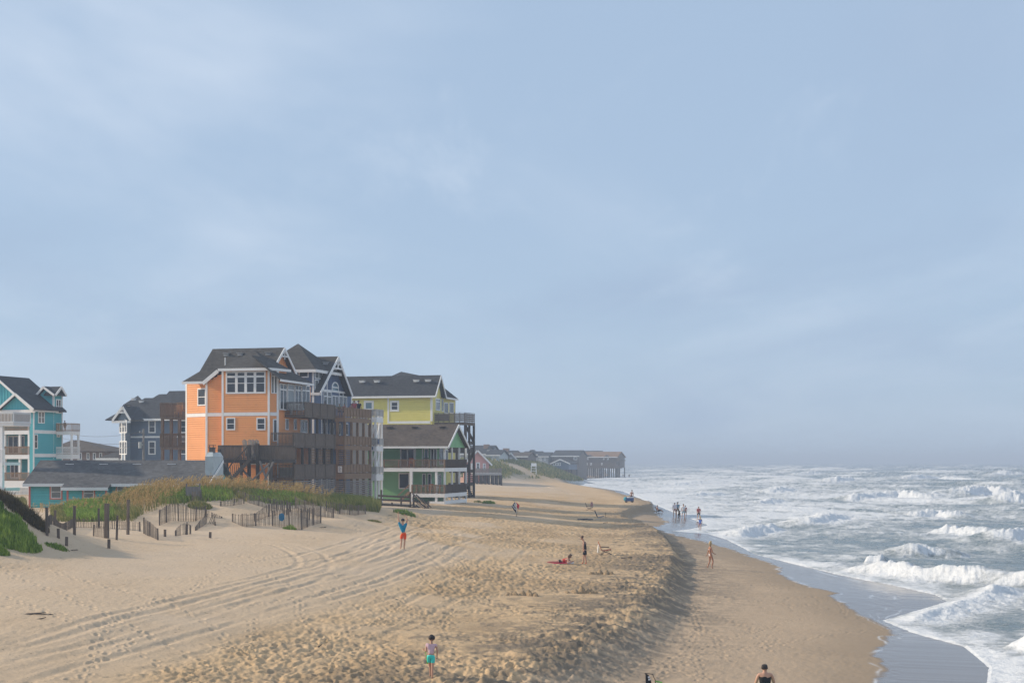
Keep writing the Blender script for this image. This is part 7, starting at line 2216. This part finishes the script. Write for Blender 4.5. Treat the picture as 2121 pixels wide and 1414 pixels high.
    edge('blond girl in a blue swimsuit running with one arm stretched out', 1450, 1098, 29, shirt=(.10, .22, .62), tank=True, shorts=(.04, .14, .52), leg=.3, hair='blond_hair', hair_len=.12, skin='tan_skin', step=.01, look=(-.6, .6, 0),
         arms=dict(lel=(1443.5, 1075.8, 0), lwr=(1440.5, 1076.2, 0), lha=(1438.8, 1076.5, 0), rel=(1454, 1080, 0), rwr=(1453.5, 1084, 0), rha=(1453, 1086, 0), rkn=(1451.5, 1088, -.1), ran=(1451, 1097, -.1), lkn=(1447.8, 1088.5, .15), lan=(1449, 1096, .3)))
    for fx, lab in ((1290.5, 'left one of two tiny dark figures beyond the pile house'), (1303, 'right one of two tiny dark figures beyond the pile house')):
        Df = 640; s_ = Df / F
        human(lab, (fx, 990), s_, stand(fx, 990, 8.5, step=.02), 1.8, shirt=(.05, .05, .06), shorts=(.04, .04, .05), fingers=False, D=Df, z=max(gz((fx - CX) * s_, Df), -.5))
    # people on the navy house deck
    for px, ytop, fwd, shirt_, hair_, lab in ((733.8, 829, -.9, (.45, .09, .11), 'brown_hair', 'person in a pink red shirt at the rail of the navy house top deck'), (743, 829, -.9, (.015, .018, .03), 'dark_hair', 'person in a dark shirt at the rail of the navy house top deck'),
                                              (727.5, 835.5, -1.0, (.34, .16, .14), 'brown_hair', 'small person left of the pink shirt on the navy house deck'), (713, 836, -1.1, (.30, .10, .10), 'brown_hair', 'person seated at the corner of the navy house deck'),
                                              (703, 836, -1.2, (.12, .16, .10), 'dark_hair', 'person with dark hair behind the pickets of the navy house deck')):
        v = NV.V(px, fwd); Dp = NV.D(fwd, v); s_ = Dp / F
        zf = NVI['zf'] + NV.zb; fy = HY + (CAM_H - zf) / s_
        h = fy - ytop
        human(lab, (px, fy), s_, stand(px, fy, h), h * s_, look=(.3, -1, 0), hair=hair_, shirt=shirt_, shorts=(.05, .06, .09), D=Dp, z=zf, fingers=False, girth=1.05)
    # somebody on the teal porch
    v0 = TH.V(129, 0) - .6; px = 134.5; u = TH.U(px, v0); Dp = TH.D(u, v0); s_ = Dp / F; zf = TH.Z(893, .1, v0 - .6) + TH.zb; fy = HY + (CAM_H - zf) / s_
    human('dark haired person behind the porch rail of the teal house', (px, fy), s_, stand(px, fy, fy - 871), (fy - 871) * s_, shirt=(.03, .05, .06), shorts=(.05, .05, .06), D=Dp, z=zf, fingers=False, look=(1, .2, 0))
    bake_people()

def dog():
    x, y = px_ground(1407, 1072); s = y / F
    root = thing('dog', 'black dog walking beside the man in blue at the water', 'dog', (x, y, gz(x, y)))
    k = 1.0
    C = [[('hip', (0, .42, .56), (.10, .12)), ('belly', (0, .12, .55), (.10, .12)), ('chest', (0, -.18, .55), (.12, .16)), ('neck', (0, -.36, .74), .075), ('skull', (0, -.45, .86), .075), ('muzzle', (0, -.58, .82), .045), ('nose', (0, -.66, .80), .03)]]
    for g in (-1, 1):
        C.append([('chest', 0, 0), ('fs%d' % g, (g * .08, -.22, .45), .055), ('fk%d' % g, (g * .085, -.22 + .06 * g, .24), .032), ('fw%d' % g, (g * .085, -.20 + .10 * g, .06), .024), ('fp%d' % g, (g * .085, -.26 + .10 * g, .02), (.03, .018))])
        C.append([('hip', 0, 0), ('ht%d' % g, (g * .09, .38, .44), .075), ('hk%d' % g, (g * .09, .30 - .05 * g, .30), .045), ('hh%d' % g, (g * .09, .46 - .08 * g, .18), .028), ('ha%d' % g, (g * .09, .43 - .08 * g, .05), .022), ('hp%d' % g, (g * .09, .37 - .08 * g, .02), (.03, .018))])
        C.append([('skull', 0, 0), ('ear%d' % g, (g * .07, -.43, .94), .025), ('ee%d' % g, (g * .10, -.45, .86), .018)])
    C.append([('hip', 0, 0), ('t1', (0, .56, .62), .03), ('t2', (0, .72, .70), .02), ('t3', (0, .82, .80), .012)])
    skinned('body', C, cloth((.015, .014, .014)), root, 2)
    m = MB(); n0 = (x, y); hx, hy_ = px_ground(1403.5, 1068.5)
    MB().tube([(0, -.36, .80), ((hx - x) * .4 + .1, (hy_ - y) * .5, .9), (1408.5 * y / F - 1407 * y / F, hy_ - y - .12, 1.0)], .008, 4).build('leash', cloth((.3, .05, .05)), root)
dog()
people()
# ------------------------------------------------------------------ beach things
def kite():
    x, y = px_ground(1068, 1069); s = y / F
    g = gz(x, y)
    root = thing('kite', 'black, white and red kite standing on its tail on the beach', 'kite', (x, y, g))
    P = lambda px, py, d=0.0: Vector(((px - 1068) * s, d, (1069 - py) * s))
    # outline read from the photo: nose, side wing tips, tail
    nose, wl, wr, tl, tail = P(1063.5, 1033.5, -.1), P(1059.5, 1048, .25), P(1076.5, 1047, .45), P(1064, 1056, .1), P(1070, 1063, 0)
    mid, rm = P(1066.5, 1038.5, .0), P(1073.5, 1055, .35)
    nrm = Vector((0, .025, 0))
    a = MB(); a.slab([mid, wl, tl, tail, P(1068.5, 1050, .25)], nrm); a.slab([nose, P(1065.5, 1038.5, -.02), mid], nrm); a.build('black_panel', cloth((.02, .022, .035)), root)
    r = MB(); r.slab([P(1069, 1039.5, .12), P(1076.5, 1046.5, .45), rm, P(1070.5, 1050, .30)], nrm); r.build('red_panel', cloth((.62, .02, .02)), root)
    w = MB()
    for k, (x0, y0, x1, y1) in enumerate(((1061, 1045.5, 1064.5, 1051), (1064.5, 1043, 1068, 1048), (1066, 1047, 1070, 1051.5), (1064.5, 1050.5, 1069.5, 1055.5), (1066, 1053, 1070, 1056.5), (1068, 1041, 1070.5, 1046))):
        p, q = P(x0, y0, .0), P(x1, y1, .08); d = (q - p).normalized(); n = Vector((-d.z, 0, d.x)) * (.055 if k in (1, 2, 5) else .038)
        w.slab([p - n, q - n * .6, q + n, p + n * .7], Vector((0, -.03, 0)))
    w.build('white_stripes', cloth((.75, .75, .76)), root)
    m = MB(); m.slab([tail, rm, P(1073, 1058, .2), P(1071, 1061.5, .1)], nrm); m.tube([tail, P(1070.3, 1066, 0), P(1068.8, 1069.3, -.05)], .03, 5); m.build('tail', cloth((.02, .02, .03)), root)
    MB().tube([nose, mid, tail], .02, 5).build('spar', M['metal'], root)
    # the lines run back to the hands of the person with raised arms
    mx, my = px_ground(835, 1137); sm = my / F
    for hx, hy, t in ((825.6, 1059.5, wl), (837, 1064.5, wr)):
        b = Vector(((hx - CX) / F * my - x, my + .1 - y, CAM_H - (hy - HY) / F * my - g))
        pts = [t.lerp(b, k / 10) - Vector((0, 0, .35 * (1 - (k / 5 - 1) ** 2))) for k in range(11)]
        MB().tube(pts, .0025, 3).build('line', M['metal'], root)

def folding_chair(label, px, py, yaw, cloth_rgb, frame='metal', scale=1.0, lowered=True, towel=None):
    x, y = px_ground(px, py)
    c = thing('beach_chair', label, 'chair', (x, y, gz(x, y)), R(yaw))
    k = scale
    m = MB(); m.slab([(-.26 * k, -.28 * k, .20 * k), (.26 * k, -.28 * k, .20 * k), (.26 * k, .30 * k, .30 * k), (-.26 * k, .30 * k, .30 * k)], (0, 0, .03)); m.build('seat', cloth(cloth_rgb), c)
    m = MB(); m.slab([(-.26 * k, -.28 * k, .22 * k), (.26 * k, -.28 * k, .22 * k), (.26 * k, -.52 * k, .82 * k), (-.26 * k, -.52 * k, .82 * k)], (0, -.03, 0)); m.build('backrest', cloth(cloth_rgb), c)
    for g in (-1, 1):
        MB().tube([(g * .28 * k, -.40 * k, 0), (g * .28 * k, .30 * k, .30 * k)], .014, 6).build('leg', M[frame], c)
        MB().tube([(g * .28 * k, .34 * k, 0), (g * .28 * k, -.30 * k, .24 * k)], .014, 6).build('leg', M[frame], c)
        MB().bar((g * .30 * k, -.36 * k, .46 * k), (g * .30 * k, .18 * k, .46 * k), .05, .03).build('armrest', M[frame], c)
    if towel:
        m = MB(); m.slab([(-.22 * k, -.50 * k, .62 * k), (.16 * k, -.50 * k, .62 * k), (.18 * k, -.56 * k, .10), (-.2 * k, -.56 * k, .10)], (0, -.04, 0)); o = m.build('towel', cloth(towel))
        o.location = c.location; o.rotation_euler = c.rotation_euler; tag(o, 'white towel hanging over the back of the orange beach chair', 'towel')
    return c

def beach_things():
    folding_chair('orange and black low beach chair on the sand right of the standing woman', 1256, 1147, -90, (.42, .10, .04), 'dark_wood', 1.0, towel=(.78, .77, .74))
    folding_chair('dark purple beach chair with a bag on it near the house shadows', 1222, 1056, -88, (.035, .03, .05), 'dark_wood', 1.12)
    folding_chair('blue grey beach chair on the sand beside a dark towel', 1244, 1075.5, -85, (.05, .08, .13), 'metal', 1.15)
    x, y = px_ground(1213, 1076); m = MB(); rnd = random.Random(3)
    m.slab([(-.85, -.2, 0), (.75, -.25, 0), (.8, .3, .03), (-.8, .35, .05)], (0, 0, .05)); m.slab([(-.3, -.1, .05), (.2, -.15, .05), (.25, .2, .05), (-.3, .2, .05)], (0, 0, .06))
    o = m.build('beach_towel', cloth((.03, .04, .06))); o.location = (x, y, gz(x, y) + .01); tag(o, 'dark rumpled towel on the sand left of the blue grey chair', 'towel')
    x, y = px_ground(1254, 1072); o = MB().tube([(0, 0, -.3), (.02, 0, .55)], .02, 6).tube([(-.12, 0, .53), (.13, 0, .57)], .015, 5).build('rod_holder', M['dark_wood']); o.location = (x, y, gz(x, y)); tag(o, 'thin rod stake with crossbar behind the blue grey chair', 'stake')
    x, y = px_ground(1223.5, 1053); m = MB(); m.slab([(-.15, 0, .28), (.18, 0, .28), (.14, 0, .80), (-.1, 0, .86)], (0, .18, 0)); m.tube([(-.08, .09, .84), (.0, .09, 1.0), (.1, .09, .82)], .015, 5); o = m.build('bag', cloth((.28, .16, .18))); o.location = (x + .12, y, gz(x, y)); tag(o, 'pinkish bag standing on the dark purple chair', 'bag')
    # foreground: black folded chair and the lime raft
    x, y = px_ground(1347, 1440); s = y / F
    c = thing('beach_chair', 'black folded chair back with white prints at the bottom edge of the picture', 'chair', (x, y, gz(x, y)))
    P = lambda px, py, d=0: Vector(((px - 1347) * s, d, (1440 - py) * s))
    m = MB(); m.slab([P(1337, 1394), P(1344, 1397.5), P(1349, 1411), P(1350, 1438), P(1338, 1438)], (0, .04, 0)); m.build('backrest', cloth((.012, .012, .014)), c)
    m = MB(); m.slab([P(1341.5, 1400, -.012), P(1345, 1399, -.012), P(1345.5, 1402.5, -.012), P(1342.5, 1403.5, -.012)], (0, .01, 0)); m.slab([P(1342.5, 1405, -.012), P(1347, 1403.8, -.012), P(1347, 1407, -.012), P(1343, 1408.3, -.012)], (0, .01, 0)); m.build('white_print', cloth((.7, .72, .75)), c)
    m = MB(); m.tube([P(1335.5, 1393.2), P(1338, 1396), P(1339, 1440, .05)], .012, 6); m.tube([P(1336, 1393.5, .02), P(1351.5, 1395.2, .02), P(1357.5, 1408, .05), P(1359, 1440, .25)], .012, 6); m.build('frame', cloth((.015, .015, .015)), c)
    MB().tube([P(1358, 1410, .05), P(1372, 1413, .06)], .018, 6).build('armrest', cloth((.10, .42, .04)), c)
    x, y = px_ground(1440, 1432); s = y / F
    root = thing('raft', 'lime green inflatable raft with a scalloped edge along the bottom edge', 'raft', (x, y, gz(x, y)))
    m = MB(); L = []
    for i in range(8):
        a = -1.05 + .30 * i; m.tube([(a - .16, .0, .14), (a - .08, 0, .205), (a, 0, .22), (a + .08, 0, .205), (a + .16, 0, .14)], .055, 8)
    m.build('rim', cloth((.36, .80, .03)), root, smooth=True) if False else m.build('rim', cloth((.36, .80, .03)), root)
    MB().box(-1.2, 1.2, -.04, .55, .02, .14).build('floor', cloth((.25, .6, .03)), root)
    # blue cart
    x, y = px_ground(1302.5, 1040); c = thing('beach_cart', 'blue wagon cart with a white top edge standing on the sand by the cliff', 'cart', (x, y, gz(x, y)), R(4))
    m = MB(); m.box(-.55, .68, -.35, .35, .18, .68); m.build('tub', cloth((.03, .08, .22)), c)
    m = MB(); m.box(-.15, .70, -.37, .37, .68, .80); m.build('lid', cloth((.62, .66, .74)), c)
    blob('bag', (-.5, -.05, .50), (.30, .3, .32), cloth((.04, .26, .34)), c, seed=4)
    for a in (-.4, .5):
        for g in (-.38, .38):
            w = MB(); w.tube([(a, g - .04, .15), (a, g + .04, .15)], .15, 12); w.build('wheel', M['dark_wood'], c)
    MB().tube([(-.55, 0, .35), (-.95, 0, .12)], .015, 5).build('handle', M['metal'], c)
    # adirondack chairs on the weathered front deck
    for px, lab in ((516, 'leftmost grey slatted deck chair on the front deck of the orange house'), (527, 'second grey slatted deck chair from the left on the front deck'), (533.5, 'third grey slatted deck chair on the front deck of the orange house'), (541, 'rightmost grey slatted deck chair on the front deck with a rounded back')):
        v = -2.4 - (.5 if px in (527, 541) else 0); u = OR.U(px, v)
        W = OR.root.matrix_world if False else None
        wx, wy = OR.x0 + u * OR.c - v * OR.si, OR.y0 + u * OR.si + v * OR.c
        c = thing('deck_chair', lab, 'chair', (wx, wy, OR.zb + ORI['zf']), R(-40), 'grey slatted chairs on the front deck')
        zt = OR.Z(909.5, u, v) - ORI['zf']
        m = MB()
        for k in range(5):
            a = -.24 + .12 * k; h_ = zt - .035 * abs(k - 2) ** 1.5; m.slab([(a - .05, -.2, .3), (a + .05, -.2, .3), (a + .055 + .03 * (k - 2) / 2, -.55, h_), (a - .045 + .03 * (k - 2) / 2, -.55, h_)], (0, -.02, 0))
        m.build('backrest', M['grey_wood'], c)
        m = MB()
        for k in range(5): m.box(-.28, .28, -.2 + .11 * k, -.11 + .11 * k, .30 + .02 * k, .325 + .02 * k)
        m.build('seat', M['grey_wood'], c)
        for g in (-1, 1):
            MB().bar((g * .33, -.45, .56), (g * .33, .35, .58), .12, .03).build('armrest', M['grey_wood'], c)
            MB().box(g * .33 - .03, g * .33 + .03, .25, .33, 0, .56).build('leg', M['grey_wood'], c)
            MB().box(g * .33 - .03, g * .33 + .03, -.42, -.34, 0, .56).build('leg', M['grey_wood'], c)
    def deck_chair(h, u, v, z, lab, mat, yaw=0, group=None, k=1.0):
        wx, wy = h.x0 + u * h.c - v * h.si, h.y0 + u * h.si + v * h.c
        c = thing('deck_chair', lab, 'chair', (wx, wy, h.zb + z), R(yaw), group)
        m = MB()
        for i in range(5): m.box(-.25 * k + .11 * k * i, -.18 * k + .11 * k * i, -.27 * k, -.24 * k, .45 * k, 1.0 * k)
        m.box(-.27 * k, .27 * k, -.28 * k, -.23 * k, .94 * k, 1.04 * k); m.build('backrest', M[mat], c)
        MB().box(-.27 * k, .27 * k, -.27 * k, .27 * k, .42 * k, .47 * k).build('seat', M[mat], c)
        for a in (-.24, .24):
            for b in (-.24, .24): MB().box(a * k - .025, a * k + .025, b * k - .025, b * k + .025, 0, .45 * k).build('leg', M[mat], c)
            MB().box(a * k - .03, a * k + .03, -.26 * k, .25 * k, .64 * k, .68 * k).build('armrest', M[mat], c)
    zt = ORI['zt']['top'][1]
    for px, lab in ((584, 'leftmost white chair behind the top deck pickets of the orange house'), (597, 'second white chair behind the top deck pickets of the orange house'), (610, 'third white chair behind the top deck pickets of the orange house'), (621, 'rightmost white chair behind the top deck pickets of the orange house')):
        v = ORI['vT'] + .8; deck_chair(OR, OR.U(px, v), v, zt, lab, 'white', 20, 'white chairs on the orange house top deck', 1.05)
    deck_chair(OR, OR.U(369, 4.2), 4.2, ORI['zw'], 'wooden chair on the upper west balcony of the orange house', 'tan_wood', 30, None, 1.05)
    deck_chair(OR, OR.U(377, 4.8), 4.8, ORI['zw'], 'taller sunlit chair beside the wall on the upper west balcony', 'tan_wood', -20, None, 1.35)
    M['red_wood'] = paint('orange_red_plastic', (.52, .09, .03), .5, .1, 3)
    deck_chair(GR, GR.U(851, 1.1), 1.1, GRI['z1f'], 'orange red chair on the upper porch of the green house', 'red_wood', 20, None, 1.05)
    deck_chair(GR, GR.U(884, 1.2), 1.2, GRI['z1f'], 'dark chair on the upper porch of the green house', 'dark_wood', -10, None, 1.1)
    deck_chair(GR, GR.U(893, 1.1), 1.1, GRI['z0f'], 'red brown chair on the lower porch of the green house', 'red_wood', 10, None, 1.0)
    # pale covered tub on the lowest orange deck
    v = .9; u0, u1 = OR.U(569, v), OR.U(604, v); z = ORI['zt']['low'][1]
    m = MB(); m.box(u0, u1, v, v + 1.5, z, z + .78); m.box(u0 - .05, u1 + .05, v - .05, v + 1.55, z + .80, z + .92)
    o = m.build('hot_tub', M['pale_shingle']); o.location = OR.root.location; o.rotation_euler = OR.root.rotation_euler; tag(o, 'pale covered hot tub behind the lowest deck pickets of the orange house', 'hot tub')
    # sand castles
    M['packed_sand'] = paint('packed_damp_sand', (.33, .235, .14), .95, .25, 9, bump=.03, bscale=20)
    def castle(px, py, lab, towers, seed):
        x, y = px_ground(px, py); rnd = random.Random(seed); m = MB()
        for (a, b, r, hh) in towers:
            m.tube([(a, b, -.1), (a + .01, b, hh * .35), (a + rnd.uniform(-.03, .03), b, hh * .75)], r * 1.5, 9, r * .3)
        for k in range(14):
            a, b = rnd.uniform(-.7, .7), rnd.uniform(-.3, .3); r = rnd.uniform(.08, .2); m.tube([(a, b, -.1), (a, b, r * .3), (a, b, r * .6)], r, 7, r * .2)
        o = m.build('sand_castle', M['packed_sand'], smooth=False); o.location = (x, y, gz(x, y)); tag(o, lab, 'sand castle')
    castle(1205, 1226, 'sand castle with one tall pointed tower near the cliff edge', [(0, 0, .16, .42), (-.3, .05, .13, .2), (.3, 0, .14, .22), (.42, .1, .1, .26)], 1)
    castle(1080, 1231, 'long low row of crumbled sand castles left of the tall towered one', [(-.3, 0, .14, .2), (.05, .1, .16, .24), (.35, 0, .13, .3), (-.6, 0, .1, .15), (.6, .05, .12, .16)], 2)
    castle(1246, 1187, 'small pair of sand heaps behind the towered castle', [(-.08, 0, .15, .3), (.28, .05, .14, .24)], 3)
    # child's bag
    x, y = px_ground(893, 1402); s = y / F
    m = MB(); P = lambda px, py, d=0: Vector(((px - 893) * s, .16 + d, (1402 - py) * s))
    m.slab([P(883, 1369), P(888.5, 1370), P(888, 1376), P(883, 1375)], (0, .08, 0)); m.tube([P(883.5, 1369.5, .04), P(880.5, 1352, .03), P(878, 1345.5, .02)], .008, 5); o = m.build('toy_bag', cloth((.16, .52, .05))); o.location = (x, y, gz(x, y)); tag(o, 'small lime green toy bag hanging at the left side of the child', 'bag')
    # driftwood and wrack
    rnd = random.Random(12)
    for px, py, L, lab in ((72, 1273, .75, 'thin driftwood twigs on the pale sand at the left'), (86, 1284, .28, 'short dark driftwood stick below the twigs'), (103, 1275, .2, 'small grey driftwood chip right of the twigs'), (664, 1339, .12, 'single black pebble on the trampled sand'),
                           (150, 1141, .55, 'dark flat driftwood board by the small leafy plant'), (668, 1093, .5, 'brown driftwood stick on the sand right of the big fence'), (1254, 1083, .45, 'small dark clod pair on the sand below the blue chair'),
                           (1324, 1086, .9, 'dark driftwood strip near the cliff edge'), (1300, 1156, .7, 'thin dark stick right of the orange chair'), (808, 1068, .4, 'dark rock left of the raised hand')):
        x, y = px_ground(px, py); m = MB()
        for k in range(3 if L > .4 else 1):
            a = rnd.uniform(-.3, .3); o_ = Vector((rnd.uniform(-.1, .1) * L, rnd.uniform(-.15, .15), 0))
            m.tube([o_ + Vector((-L / 2 * math.cos(a), -L / 2 * math.sin(a), .02)), o_ + Vector((0, rnd.uniform(-.03, .03), .05)), o_ + Vector((L / 2 * math.cos(a), L / 2 * math.sin(a), .03 + rnd.uniform(0, .08)))], .03 if L < .3 else .022, 6, .012)
        o = m.build('driftwood' if 'pebble' not in lab and 'rock' not in lab and 'clod' not in lab else 'pebble', M['dark_wood']); o.location = (x, y, gz(x, y)); tag(o, lab, 'driftwood' if o.name.startswith('drift') else 'pebble')
kite()
beach_things()
